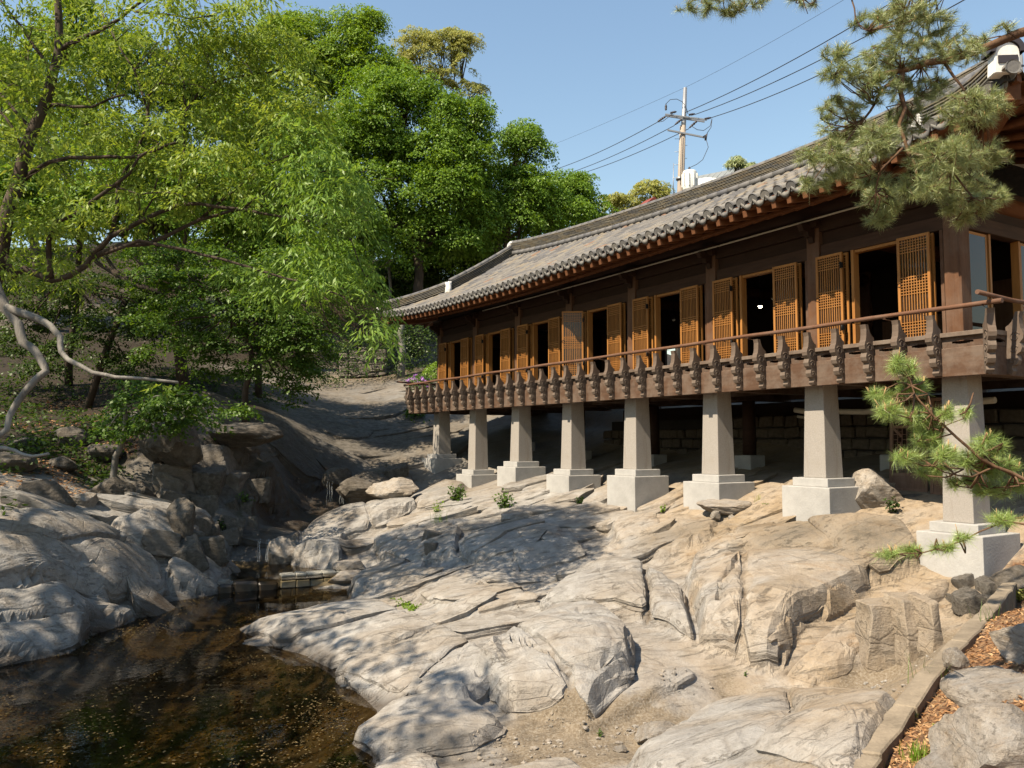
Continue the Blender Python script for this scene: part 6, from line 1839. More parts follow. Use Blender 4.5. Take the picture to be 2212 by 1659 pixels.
def layers(c, r, n, nl=60, pad=.5, ll=.075, lw=.06):
    """tiers of small flat leaves, as on a Japanese maple"""
    return clumps(c, r, n, nl, pad, ll, lw, .22, .30, -.8, 1.6)
def limb(mb, P, r0, r1, seg=7, wob=.0, rs=random.Random(5)):
    P = [Vector(p) for p in P]; n = len(P)
    # smooth the polyline a little
    Q = [P[0]]
    for i in range(n - 1):
        a, b = P[i], P[i + 1]
        Q.append(a.lerp(b, .5) + Vector((rs.uniform(-1, 1), rs.uniform(-1, 1), rs.uniform(-1, 1))) * wob * (b - a).length)
        Q.append(b)
    m = len(Q)
    mb.tube(Q, [r0 + (r1 - r0) * (i / (m - 1)) ** .8 for i in range(m)], seg)
def tree_thing(name, loc, label, cat='tree', group=None): return empty(name, loc, 0, label, cat, group)
def local(V, loc): return [np.asarray(v) - np.asarray(loc) for v in V]

def broadleaf(label, base_px, Y, lobes, mat, dens=1.0, pad=.75, ll=.165, lw=.11, trunk_r=.22, bark='bark', group=None, z0=None, limbs=True, droop=.35):
    """lobes: (px, py, rx, ry[, dY])"""
    bx, by = base_px
    b = at_y(bx, by, Y); g = gz(b[0], Y); loc = np.array([b[0], Y, g - .15])
    t = tree_thing('broadleaf_tree', loc, label, group=group)
    Vs = []; mb = MB()
    E = []
    for lb in lobes:
        px, py, rx, ry = lb[:4]; dY = lb[4] if len(lb) > 4 else 0
        c, r = ell_px(px, py, rx, ry, Y + dY); E.append((c, r))
        area = (r[0] * r[2] + r[0] * r[1] + r[1] * r[2]) * 4.2
        n = max(6, int(area / (pad * pad) * 3.1 * dens))
        Vs.append(billow(c, r, n, 56, pad * .82, ll, lw, droop * 1.5))
    top = np.mean([e[0] for e in E], 0)
    fork = loc * .45 + top * .55; fork[2] = min(fork[2], np.min([e[0][2] for e in E]))
    fork[2] = max(fork[2], loc[2] + 2)
    limb(mb, [np.zeros(3), (fork - loc) * [.35, .35, .5], fork - loc], trunk_r, trunk_r * .6, 8, .06)
    if limbs:
        for c, r in E:
            tip = c + np.array([0, 0, r[2] * .3])
            mid = fork * .5 + tip * .5 + np.array([0, 0, -.12 * np.linalg.norm(tip - fork)])
            limb(mb, [fork - loc, mid - loc, tip - loc], trunk_r * .5, .03, 6, .08)
            for k in range(5):
                d = unit(NR.normal(size=3)) * r * .85; d[2] = abs(d[2]) * .6
                limb(mb, [mid * .4 + tip * .6 - loc, (tip + c) / 2 + d * .5 - loc, c + d - loc], trunk_r * .2, .012, 5, .1)
    link('trunk', mb.mesh('trunk', M[bark]), t)
    link('crown', leaf_tris('crown', local(Vs, loc), mat), t)
    return t
FG = 'trees on the wooded slope'
Z = M['leaf_zelkova']
broadleaf('big dark green tree rising beyond the far end of the tiled roof', (900, 770), 42, [(880, 300, 130, 120), (800, 250, 110, 110), (920, 420, 130, 110), (980, 350, 70, 80), (800, 400, 110, 110), (860, 520, 120, 90), (960, 520, 90, 80), (700, 330, 90, 90), (980, 260, 50, 60), (870, 210, 80, 70), (1030, 330, 55, 70), (1040, 250, 30, 40), (1000, 440, 60, 60), (740, 300, 70, 60)], Z, .8, .85, trunk_r=.35, group=FG)
broadleaf('dense green tree with a rounded top beside the long roof ridge', (1080, 760), 44, [(1110, 350, 75, 70), (1060, 440, 90, 80), (1150, 430, 90, 80), (1100, 520, 110, 80), (1210, 470, 70, 60), (1010, 520, 80, 70), (1020, 420, 50, 70), (1120, 300, 40, 35)], Z, .85, .8, trunk_r=.3, group=FG)
broadleaf('lower green tree whose crown ends against the sky right of the rounded tree', (1240, 700), 50, [(1220, 410, 60, 40), (1270, 450, 50, 35), (1200, 480, 80, 50), (1280, 480, 40, 25), (1160, 450, 50, 50), (1245, 395, 25, 20)], Z, .9, .8, trunk_r=.25, group=FG)
broadleaf('tall bright green tree at the top of the wood beside the open sky', (690, 760), 47, [(640, 80, 70, 60), (720, 110, 80, 80), (780, 90, 60, 60), (690, 190, 100, 90), (600, 150, 80, 90), (760, 190, 80, 80), (830, 170, 50, 70), (620, 55, 35, 30), (790, 50, 35, 30)], M['leaf_fresh'], .75, .85, trunk_r=.32, group=FG)
broadleaf('thin yellowish tree with bare boughs showing against the sky', (930, 760), 55, [(960, 110, 60, 45), (1010, 130, 45, 50), (900, 110, 50, 50), (1020, 200, 35, 25), (940, 170, 50, 40), (880, 160, 40, 50), (985, 90, 40, 25)], M['leaf_pale'], .33, .55, .17, .08, .24, group=FG)
broadleaf('green tree in the middle of the wood behind the willowy branches', (640, 780), 38, [(640, 320, 100, 90), (560, 280, 90, 90), (720, 460, 90, 80), (620, 450, 100, 80), (780, 530, 80, 70), (700, 570, 90, 60), (520, 400, 90, 80)], Z, .75, .75, trunk_r=.28, group=FG)
broadleaf('shaded tree with slender trunks under the big crowns beyond the roof corner', (980, 770), 46, [(980, 590, 90, 50), (880, 610, 80, 45), (800, 640, 70, 45), (1060, 580, 70, 40), (920, 560, 80, 40)], M['leaf_shade'], .6, .7, trunk_r=.2, group=FG)
broadleaf('dark tree in the upper left of the wood', (330, 790), 40, [(330, 200, 120, 110), (220, 150, 110, 110), (420, 260, 110, 100), (120, 220, 110, 110), (280, 330, 120, 90), (60, 330, 90, 90), (450, 150, 80, 90)], M['leaf_maple'], .6, .85, trunk_r=.3, group=FG)
broadleaf('tree at the left edge with its trunk rising behind the leaning oak', (90, 800), 36, [(60, 120, 100, 90), (-60, 200, 120, 120), (160, 60, 80, 70), (10, 440, 110, 90), (-80, 420, 100, 100)], M['leaf_fresh'], .55, .8, trunk_r=.3, group=FG)
broadleaf('fresh green tree halfway up the left slope', (400, 850), 25.5, [(430, 420, 110, 60), (330, 470, 100, 50), (520, 490, 100, 50), (230, 430, 90, 60), (140, 480, 90, 50), (610, 545, 80, 40), (60, 420, 90, 60), (350, 360, 90, 40)], Z, .75, .6, .16, .10, .24, group=FG)
for i, (px, py, rx, ry, lb) in enumerate([(1330, 445, 45, 25, 'hazy pale bushy tree left of the red chimney'), (1405, 425, 55, 30, 'hazy pale bushy tree behind the red chimney')]):
    broadleaf(lb, (px, 520), 85, [(px, py, rx, ry), (px + 30, py + 12, rx * .7, ry * .8)], M['leaf_pale'], .45, .9, .28, .16, .2, group='pale trees beyond the ridge')
# far wood closing the gaps: one mass
Vs = []
for k in range(46):
    px = NR.uniform(-150, 1150); Y = NR.uniform(50, 64)
    b = at_y(px, 800, Y); g = gz(b[0], Y)
    h = NR.uniform(5.5, 10.5) * (1 if px < 700 else .75)
    c = np.array([b[0], Y, g + h * .62]); r = np.array([3.6, 3.0, h * .52])
    Vs.append(clumps(c, r, 38, 24, 1.2, .32, .22, .35, .5, -.9))
for k in range(34):
    px = NR.uniform(-200, 1000); Y = NR.uniform(36, 46)
    b = at_y(px, 800, Y); g = gz(b[0], Y)
    Vs.append(clumps(np.array([b[0], Y, g + 1.3]), np.array([2.4, 2.0, 1.6]), 34, 40, .8, .13, .085, .35, .5, -.9))
link('far_wood', leaf_tris('far_wood', Vs, M['leaf_shade']), None, None, kind='stuff', label='dark wood closing the hillside', )
# slender trunks in the gloom
for k, (px, Y, h, r, lb, bk) in enumerate([(866, 37, 3.0, .17, 'grey trunk standing beyond the left end of the balcony', 'bark_grey'), (905, 43, 9, .10, 'thin pale trunk in the gloom just right of the grey trunk', 'bark_grey'), (838, 44, 9, .09, 'thin pale trunk in the gloom left of the grey trunk', 'bark_grey'), (775, 42, 9, .10, 'slim trunk behind the stacked slabs', 'bark')]):
    b = at_y(px, 770, Y); g = gz(b[0], Y)
    t = tree_thing('bare_trunk', (b[0], Y, g - .1), lb, group='bare trunks in the wood')
    mb = MB(); limb(mb, [(0, 0, 0), (.1, 0, h * .35), (-.05, 0, h * .7), (.25, 0, h)], r * 1.15, r * .6, 8, .03)
    link('trunk', mb.mesh('trunk', M[bk]), t)
    mb = MB()
    for j in range(4): limb(mb, [(.05, 0, h * (.55 + .1 * j)), (NR.uniform(-.7, .7), .2, h * (.62 + .1 * j)), (NR.uniform(-1.3, 1.3), .3, h * (.72 + .1 * j))], r * .3, .01, 5, .1)
    link('limb', mb.mesh('limb', M[bk]), t)

# ---- the leaning oak at the left, its long boughs over the pool
def pxs(P, Y0, Y1):
    n = len(P); return [at_y(p[0], p[1], Y0 + (Y1 - Y0) * i / (n - 1)) for i, p in enumerate(P)]
b = at_y(-75, 800, 12.6); OL = np.array([b[0], 12.6, gz(b[0], 12.6) - .2])
oak = tree_thing('leaning_oak', OL, 'leaning oak with long dark boughs and narrow leaves over the pool')
mb = MB()
def ob(P, Y0, Y1, w0, w1, seg=7, tgt=None): limb(tgt or mb, [q - OL for q in pxs(P, Y0, Y1)], w0 / FPX * 12.8 / 2, w1 / FPX * 12.8 / 2, seg, .03)
limb(mb, [np.zeros(3)] + [q - OL for q in pxs([(-45, 690), (-12, 600), (0, 553), (13, 467), (37, 400), (57, 320), (72, 280), (100, 217), (117, 150), (127, 110), (128, 67), (125, 0), (122, -60)], 12.6, 13.2)], .15, .05, 9, .02)
link('trunk', mb.mesh('trunk', M['bark']), oak)
OAK = [([(127, 112), (150, 95), (187, 77), (213, 68), (260, 40), (310, 0), (340, -40)], 13.1, 12.4, 13, 5), ([(115, 155), (87, 117), (63, 83), (40, 50), (7, 7), (-20, -30)], 13.1, 13.4, 9, 5),
       ([(72, 280), (50, 260), (27, 233), (0, 203), (-30, 170)], 13, 13.4, 9, 6), ([(100, 230), (125, 226), (160, 231), (200, 231), (240, 212), (270, 205)], 13, 12.4, 9, 4),
       ([(53, 387), (70, 372), (107, 350), (150, 340), (240, 338), (280, 340), (330, 328), (390, 305)], 12.9, 12.2, 12, 5), ([(52, 325), (40, 300), (20, 265), (3, 245), (-20, 220)], 13, 13.3, 8, 5),
       ([(5, 540), (27, 600), (53, 580), (90, 596), (110, 606), (150, 596), (190, 570), (200, 553)], 12.7, 12.6, 15, 13),
       ([(110, 600), (105, 520), (120, 480), (167, 460), (220, 420), (280, 375), (300, 340), (345, 310)], 12.6, 12.2, 13, 5),
       ([(200, 553), (240, 510), (300, 480), (380, 445), (430, 440), (520, 452), (570, 462), (620, 470), (690, 480)], 12.6, 12.4, 13, 4),
       ([(200, 556), (260, 530), (320, 527), (360, 510), (430, 475), (500, 455), (560, 445), (640, 442), (720, 430)], 12.6, 12.9, 13, 4),
       ([(225, 548), (300, 520), (400, 540), (480, 560), (580, 590), (660, 610), (740, 640), (780, 690)], 12.6, 12.0, 9, 3),
       ([(240, 510), (255, 400), (320, 270), (322, 205), (345, 180), (375, 152), (400, 120)], 12.7, 13.6, 10, 4), ([(380, 445), (398, 330), (400, 240), (430, 200), (465, 177), (545, 160), (610, 150)], 12.8, 13.6, 9, 4),
       ([(400, 245), (398, 180), (380, 150), (360, 90)], 13.5, 13.9, 6, 3), ([(300, 480), (330, 430), (340, 385)], 12.7, 12.4, 5, 3), ([(430, 475), (520, 400), (570, 360), (640, 330)], 12.8, 12.8, 6, 3),
       ([(290, 25), (350, 30), (410, 40), (450, 35), (480, 25)], 12.5, 12.6, 5, 3), ([(322, 250), (290, 150), (250, 90), (215, 20)], 13.2, 13.6, 6, 3),
       ([(640, 442), (700, 470), (760, 520), (790, 600), (800, 640)], 12.9, 12.4, 5, 2), ([(520, 452), (600, 400), (700, 370), (760, 400)], 12.6, 12.8, 5, 2),
       ([(230, 400), (300, 420), (360, 415), (400, 425)], 12.4, 12.1, 4, 2), ([(700, 640), (740, 690), (790, 720), (830, 745)], 12.2, 12.3, 4, 1.5), ([(690, 650), (720, 720), (800, 760)], 12.3, 12.5, 3, 1.2)]
for P, y0, y1, w0, w1 in OAK:
    m1 = MB(); ob(P, y0, y1, w0, w1, 7, m1)
    link('bough', m1.mesh('bough', M['bark']), oak)
for P, y0, y1, w0, w1 in [([(-40, 560), (0, 640), (17, 673), (40, 700), (50, 740), (75, 757), (92, 785), (100, 802), (75, 822), (40, 865), (20, 900), (15, 928), (-12, 950)], 11.6, 11.0, 22, 10),
                          ([(13, 665), (50, 677), (85, 690), (110, 705), (130, 728), (132, 760), (147, 777), (200, 805), (250, 815), (310, 818), (385, 826)], 11.5, 11.0, 18, 5), ([(-30, 960), (0, 968), (20, 970), (45, 980), (70, 986), (105, 980)], 11.0, 10.8, 10, 5)]:
    m1 = MB(); ob(P, y0, y1, w0, w1, 8, m1)
    link('bare_bough', m1.mesh('bare_bough', M['bark_grey']), oak)
# dead hanging twigs beneath
m1 = MB(); rs = random.Random(8)
for k in range(70):
    px, py = rs.uniform(640, 800), rs.uniform(620, 700)
    P = [(px, py)]
    for j in range(4): px += rs.uniform(2, 22); py += rs.uniform(-6, 22); P.append((px, py))
    ob(P, 12.2, 12.4, 1.6, .7, 4, m1)
for k in range(120):
    P0 = OAK[rs.randrange(len(OAK))][0]; i = rs.randrange(len(P0)); px, py = P0[i]; P = [(px, py)]
    a = rs.uniform(-2.6, .3)
    for j in range(4): px += 24 * math.cos(a) + rs.uniform(-8, 8); py += 18 * math.sin(a) + rs.uniform(-8, 8); P.append((px, py))
    ob(P, 12.8, 12.8 + rs.uniform(-.7, .7), 2.4, .8, 4, m1)
link('twig', m1.mesh('twig', M['bark']), oak, kind='stuff')
OAKL = [(350, 50, 110, 50), (450, 40, 90, 45), (560, 60, 70, 60), (600, 130, 80, 60), (500, 130, 90, 50), (420, 200, 100, 50), (540, 215, 100, 50), (640, 210, 70, 50), (300, 130, 70, 40), (190, 130, 60, 35), (60, 60, 70, 50), (40, 160, 60, 50), (30, 320, 50, 50), (180, 270, 80, 30), (250, 215, 70, 30),
        (300, 290, 100, 40), (430, 290, 110, 40), (560, 300, 100, 40), (480, 360, 100, 35), (350, 375, 90, 30), (200, 390, 80, 30), (90, 430, 70, 40), (30, 480, 50, 35), (120, 510, 80, 30), (60, 565, 70, 25), (330, 440, 100, 28), (470, 430, 90, 25), (180, 20, 60, 40), (640, 270, 70, 40), (20, 600, 40, 25), (240, 470, 70, 22), (160, 600, 40, 18)]
WIL = [(700, 380, 80, 55), (620, 400, 80, 40), (600, 450, 80, 25), (700, 470, 80, 35), (755, 420, 45, 60), (660, 310, 70, 45), (560, 600, 70, 22), (650, 600, 80, 30), (740, 620, 75, 35), (800, 665, 38, 40), (820, 720, 24, 32), (690, 560, 60, 22), (760, 580, 50, 28), (600, 640, 40, 18)]
def lobs(Lst, Y0, dens, **kw):
    o = []
    for (px, py, rx, ry) in Lst:
        c, r = ell_px(px, py, rx, ry, Y0 + NR.uniform(-.7, .9), .75)
        o.append(sprays(c, r, max(4, int(rx * ry * dens)), **kw))
    return o
def pads(Lst, Y0, dens, **kw):
    o = []
    for (px, py, rx, ry) in Lst:
        c, r = ell_px(px, py, rx, ry, Y0 + NR.uniform(-.8, 1.0), .9)
        o.append(clumps(c, r, max(4, int(rx * ry * dens)), 34, **kw))
    return o
link('crown', leaf_mesh('crown', local(pads(OAKL, 12.9, .0082, pad=.36, ll=.108, lw=.033, droop=.30, spread=.45, low=-.8, tilt=1.3) + lobs(OAKL, 12.9, .005, nl=14, tl=.45, ll=.105, lw=.030, droop=.15), OL), M['leaf_oak']), oak)
link('crown', leaf_mesh('crown', local(pads(WIL, 12.5, .0085, pad=.34, ll=.115, lw=.031, droop=.55, spread=.45, low=-.8, tilt=1.2) + lobs(WIL, 12.5, .010, nl=14, tl=.42, droop=.38, ll=.115, lw=.030), OL), M['leaf_willow']), oak)
c, r = ell_px(345, 838, 14, 8, 11, .12); link('leaf_tuft', leaf_mesh('leaf_tuft', local([sprays(c, r, 5, 7, .16)], OL), M['leaf_oak']), oak, kind='stuff')

# ---- tree on the near bank, mostly out of the picture, whose shade lies over the pool side
SL = np.array([-9.5, 4.2, gz(-9.5, 4.2) - .2])
sh = tree_thing('spreading_tree', SL, 'wide leafy tree on the near bank reaching in at the top left corner')
mb = MB(); limb(mb, [(0, 0, 0), (.3, .3, 2.5), (.9, 1.0, 5.0)], .24, .16, 9, .03)
Vs = []
SHL = [(-13.2, 13.5, 9.8, 2.6), (-12.2, 17.0, 10.6, 2.4), (-14.5, 16.0, 10.5, 2.6), (-13.0, 20.0, 11.2, 2.6), (-10.5, 6, 9.5, 2.2), (-11.5, 8.8, 9.6, 3.0), (-12.5, 5.5, 10, 2.5), (-10.5, 11.3, 11.2, 2.2), (-8.2, 4.4, 9.6, 1.8)]
for (x, y, z, r) in SHL:
    c = np.array([x, y, z]); Vs.append(clumps(c, np.array([r, r, r * .6]), int(26 * r), 34, .6, .17, .10, .35, .5, -.8))
    limb(mb, [(.9, 1.0, 5.0), tuple((c - SL) * [.5, .5, .75]), tuple(c - SL)], .10, .03, 6, .08)
link('trunk', mb.mesh('trunk', M['bark']), sh)
link('crown', leaf_mesh('crown', local(Vs, SL), M['leaf_oak']), sh)

# ---- Japanese maples under the wood
def maple(label, base, Y, P_trunk, tiers, mat, dens=1.0, group='maples on the left bank', r0=.11, bark='bark'):
    b = at_y(*base, Y); loc = np.array([b[0], Y, gz(b[0], Y) - .12])
    t = tree_thing('maple_tree', loc, label, group=group)
    mb = MB(); Pt = [q - loc for q in pxs(P_trunk, Y, Y - .4)]; Pt[0] = np.zeros(3)
    limb(mb, Pt, r0, r0 * .55, 8, .03)
    Vs = []
    for (px, py, rx, ry) in tiers:
        c, r = ell_px(px, py, rx, ry, Y + NR.uniform(-1.2, .8), rx * Y / FPX * .7)
        Vs.append(layers(c, r, max(5, int(rx * ry * .0105 * dens)), 60, .42, .085, .065))
        limb(mb, [Pt[-1], (Pt[-1] + c - loc) / 2 + np.array([0, 0, .1]), c - loc], r0 * .35, .012, 5, .08)
    link('trunk', mb.mesh('trunk', M[bark]), t)
    link('crown', leaf_mesh('crown', local(Vs, loc), mat), t)
maple('broad layered maple hanging over the dark rock ledge', (525, 880), 23, [(525, 890), (530, 840), (545, 790), (540, 740), (500, 690)],
      [(330, 600, 60, 25), (430, 605, 90, 28), (540, 590, 100, 26), (620, 625, 90, 30), (480, 660, 110, 30), (590, 690, 110, 32), (380, 665, 70, 30), (520, 740, 110, 32), (640, 735, 80, 30), (420, 740, 70, 26), (600, 790, 90, 28), (680, 765, 50, 32), (480, 795, 70, 24), (640, 855, 22, 28), (640, 825, 40, 22), (700, 700, 50, 30), (450, 560, 90, 26), (350, 550, 80, 26), (620, 560, 80, 26), (730, 640, 50, 28), (560, 650, 80, 26), (320, 700, 50, 24), (350, 760, 60, 24)], M['leaf_maple'], 1.25)
maple('small maple with a bent trunk growing from the foot of the ledge', (238, 1010), 18.6, [(236, 1012), (250, 985), (266, 950), (272, 910), (270, 880)],
      [(300, 870, 55, 25), (370, 880, 70, 28), (330, 920, 70, 22), (250, 905, 40, 25), (430, 905, 50, 22), (300, 830, 45, 20), (230, 940, 35, 15), (410, 850, 50, 20), (500, 890, 50, 16)], M['leaf_maple'], 1.0, r0=.085, bark='bark_grey')
maple('yellow green maple in sun behind the oak boughs', (150, 800), 27, [(150, 810), (160, 700), (170, 560), (180, 450)],
      [(100, 290, 80, 30), (220, 330, 100, 30), (60, 380, 70, 32), (160, 440, 90, 32), (300, 400, 90, 30), (180, 240, 80, 26), (250, 500, 90, 30), (90, 560, 90, 28), (20, 460, 60, 30), (260, 270, 60, 22), (30, 250, 50, 26)], M['leaf_fresh'], .8, r0=.14)
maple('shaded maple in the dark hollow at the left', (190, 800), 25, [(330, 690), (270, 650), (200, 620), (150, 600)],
      [(200, 620, 90, 30), (100, 650, 80, 30), (250, 690, 80, 35), (40, 700, 60, 30), (310, 720, 60, 30), (150, 690, 70, 25), (60, 600, 90, 30), (20, 740, 70, 30), (180, 750, 80, 30), (330, 660, 70, 30), (400, 700, 70, 30), (280, 780, 60, 25), (90, 800, 60, 22)], M['leaf_shade'], 1.2, r0=.12)
maple('green maple behind the layered one with its top in sun', (560, 790), 29, [(560, 800), (555, 720), (540, 600), (520, 520)],
      [(400, 490, 110, 30), (550, 510, 100, 30), (650, 540, 80, 30), (480, 550, 100, 28), (330, 550, 80, 28), (600, 470, 80, 26), (700, 590, 70, 30), (450, 600, 110, 30), (580, 610, 110, 30), (700, 540, 80, 30), (760, 600, 60, 26), (350, 620, 80, 26), (640, 660, 80, 30), (740, 670, 60, 26)], Z, 1.5, r0=.14)
print('trees', round(time.time() - T0, 1))

# ---- pines
def needle_tufts(P, A, n, ln, w, spread=.78):
    """P tuft points (m,3), A axes; n needles each; returns triangle vertices"""
    m = len(P)
    d = unit(A[:, None] * NR.uniform(.15, 1.0, (m, n, 1)) + NR.normal(size=(m, n, 3)) * spread * .55)
    L_ = ln * NR.uniform(.7, 1.15, (m, n, 1))
    base = P[:, None] - A[:, None] * NR.uniform(0, .5, (m, n, 1)) * ln
    s = unit(np.cross(d, NR.normal(size=(m, n, 3)))) * w * .5
    tip = base + d * L_ + np.array([0, 0, -.12]) * L_
    return np.stack([base - s, base + s, tip], 2).reshape(-1, 3)
def tri_mesh(name, V, mat): return mesh_np(name, V, np.arange(len(V)).reshape(-1, 3), mat, False)
def pine(name, label, loc, trunkP, boughs, masses, ln, w, nn, mat, tuft_px, candle=0, candle_len=.06, up=.5):
    t = tree_thing(name, loc, label)
    loc = np.array(loc)
    mb = MB(); limb(mb, [np.array(p) - loc for p in trunkP], .19, .12, 9, .02)
    link('trunk', mb.mesh('trunk', M['bark_pine']), t)
    nodes = []
    for P, r0, r1 in boughs:
        m1 = MB(); Q = [np.array(q) for q in P]; limb(m1, [q - loc for q in Q], r0, r1, 7, .04)
        link('bough', m1.mesh('bough', M['bark_pine']), t)
        for i in range(len(Q) - 1):
            for k in range(3): nodes.append(Q[i] + (Q[i + 1] - Q[i]) * k / 3)
    nodes = np.array(nodes)
    tw = MB(); PP, AA = [], []
    for (px, py, rx, ry, Y) in masses:
        c, r = ell_px(px, py, rx, ry, Y, max(rx, ry) * Y / FPX * .7)
        n = max(4, int(rx * ry * tuft_px))
        d = unit(NR.normal(size=(n, 3))); p = c + d * r * NR.uniform(.1, 1, (n, 1)) ** .55
        root = nodes[np.argmin(np.linalg.norm(nodes - c, axis=1))]
        nb = max(2, n // 7)
        hubs = c + (NR.uniform(-.6, .6, (nb, 3))) * r
        for h in hubs: limb(tw, [root - loc, (root + h) / 2 - loc + NR.normal(size=3) * .05, h - loc], .007, .004, 5, .08)
        for q in p:
            h = hubs[np.argmin(np.linalg.norm(hubs - q, axis=1))]
            limb(tw, [h - loc, (h + q) / 2 - loc + NR.normal(size=3) * .015, q - loc], .0035, .0022, 4, .05)
            a = unit(q - h + np.array([0, 0, up * np.linalg.norm(q - h)]) + NR.normal(size=3) * .02); PP.append(q); AA.append(a)
            PP.append(q - (q - h) * .35); AA.append(a)
    PP, AA = np.array(PP), np.array(AA)
    link('twig', tw.mesh('twig', M['bark_pine']), t, kind='stuff')
    link('needles', tri_mesh('needles', needle_tufts(PP - loc, AA, nn, ln, w), mat), t)
    if candle:
        cb = MB()
        for q, a in zip(PP[::2], AA[::2]):
            if NR.uniform() < candle:
                for k in range(NR.integers(1, 4)):
                    dd = unit(a * .35 + np.array([0, 0, 1.0]) + NR.normal(size=3) * .12)
                    l_ = candle_len * NR.uniform(.6, 1.3); cb.tube([q - loc, q - loc + dd * l_], [.0028, .0018], 4)
        link('candle', cb.mesh('candle', M['candle']), t, kind='stuff')
    return t
def pb(P, Y0, Y1): return [tuple(q) for q in pxs(P, Y0, Y1)]
UY = 7.4
base = (6.1, 5.9, gz(6.1, 5.9) - .2)
masses = [(1991, 60, 105, 50), (1941, 127, 110, 42), (1808, 113, 45, 22), (1825, 160, 60, 28), (1815, 235, 70, 32), (1825, 283, 75, 34), (1778, 335, 62, 32), (1765, 393, 50, 20), (1830, 355, 70, 36), (1900, 300, 60, 50), (2041, 333, 95, 50), (2108, 235, 85, 45), (2058, 115, 80, 32), (1908, 433, 55, 34),
          (1903, 472, 42, 20), (2058, 400, 90, 32), (2091, 443, 75, 30), (2148, 427, 40, 20), (2080, 470, 35, 22), (2130, 330, 60, 40), (1900, 190, 60, 40), (1985, 400, 60, 34), (1950, 20, 90, 25), (1880, 45, 50, 25), (1990, 190, 70, 40), (1960, 260, 60, 40), (1880, 385, 50, 30), (2110, 90, 50, 14), (2170, 60, 30, 12),
          (1510, 15, 50, 16), (1575, 20, 40, 22), (1625, 5, 45, 12), (1740, 4, 40, 14), (1560, -20, 90, 20)]
pine('pine_tree', 'old pine with a thick rusty bough reaching in over the roof corner', base, [base, (6.0, 6.3, 4.0), (5.5, 7.0, 6.2), (5.2, 7.4, 8.5)],
     [(pb([(2420, -10), (2290, 45), (2200, 72), (2140, 98), (2050, 130), (1960, 150), (1900, 160)], 7.3, 7.4), .058, .022), (pb([(1950, 150), (1945, 200), (1955, 235), (1942, 270), (1962, 330), (1975, 352), (1990, 420)], 7.4, 7.3), .028, .010),
      (pb([(1950, 160), (1900, 200), (1880, 240), (1840, 290), (1800, 340)], 7.4, 7.5), .018, .007), (pb([(2040, 135), (2080, 190), (2110, 240)], 7.4, 7.2), .016, .006), (pb([(1962, 330), (2040, 350), (2080, 400), (2110, 440)], 7.3, 7.1), .014, .006),
      (pb([(1950, 320), (1900, 370), (1890, 440)], 7.3, 7.3), .012, .006), (pb([(2300, -60), (2000, -70), (1700, -50), (1560, -20), (1500, 0)], 7.3, 7.6), .045, .012), (pb([(1860, -60), (1840, 0), (1848, 40), (1860, 62), (1885, 70)], 7.5, 7.5), .010, .004), (pb([(1720, -50), (1735, 0), (1745, 30)], 7.5, 7.5), .008, .003)],
     [m + (UY + NR.uniform(-.5, .4),) for m in masses], .090, .0030, 40, M['needle'], .022, .25, .028)
base = (4.75, 4.7, gz(4.75, 4.7) - .2)
LY = 5.4
masses = [(1950, 790, 30, 26), (1972, 835, 40, 22), (1905, 850, 26, 22), (1928, 885, 36, 20), (1990, 905, 46, 26), (2000, 950, 44, 18), (2045, 890, 18, 14), (2005, 930, 40, 16), (1960, 985, 36, 14), (2040, 980, 40, 18), (2100, 990, 50, 22), (2020, 1010, 50, 18), (2130, 960, 36, 24), (2150, 1010, 50, 24), (2190, 1045, 30, 18), (2090, 1040, 50, 18), (2085, 895, 14, 14), (2140, 1060, 50, 14),
          (1915, 1195, 26, 9), (1975, 1190, 34, 10), (2030, 1180, 34, 10), (2075, 1160, 22, 9), (2170, 1120, 40, 12)]
pine('young_pine', 'young bright green pine branch with upright candles before the nearest pillar', base, [base, (4.8, 4.9, 2.2), (4.75, 5.1, 3.6)],
     [(pb([(2330, 1095), (2260, 1060), (2212, 1035), (2150, 1008), (2090, 965), (2040, 920), (2000, 880), (1975, 850), (1955, 800)], 5.2, 5.4), .017, .004), (pb([(2150, 1008), (2100, 1030), (2040, 1020), (2000, 1000)], 5.3, 5.3), .008, .003), (pb([(2330, 1090), (2220, 1115), (2150, 1135), (2080, 1168), (1990, 1195), (1900, 1193)], 5.2, 5.5), .008, .003), (pb([(2040, 920), (2080, 905), (2090, 880)], 5.4, 5.4), .004, .002)],
     [m + (LY + NR.uniform(-.15, .15),) for m in masses], .085, .0020, 34, M['needle_bright'], .036, .25, .055, .7)
# pine tops showing above the ridge
t = broadleaf('dark pine top peeping above the roof ridge', (1600, 500), 40, [(1590, 352, 14, 14), (1620, 362, 18, 10)], M['needle'], 2.0, .3, .16, .03, .12)

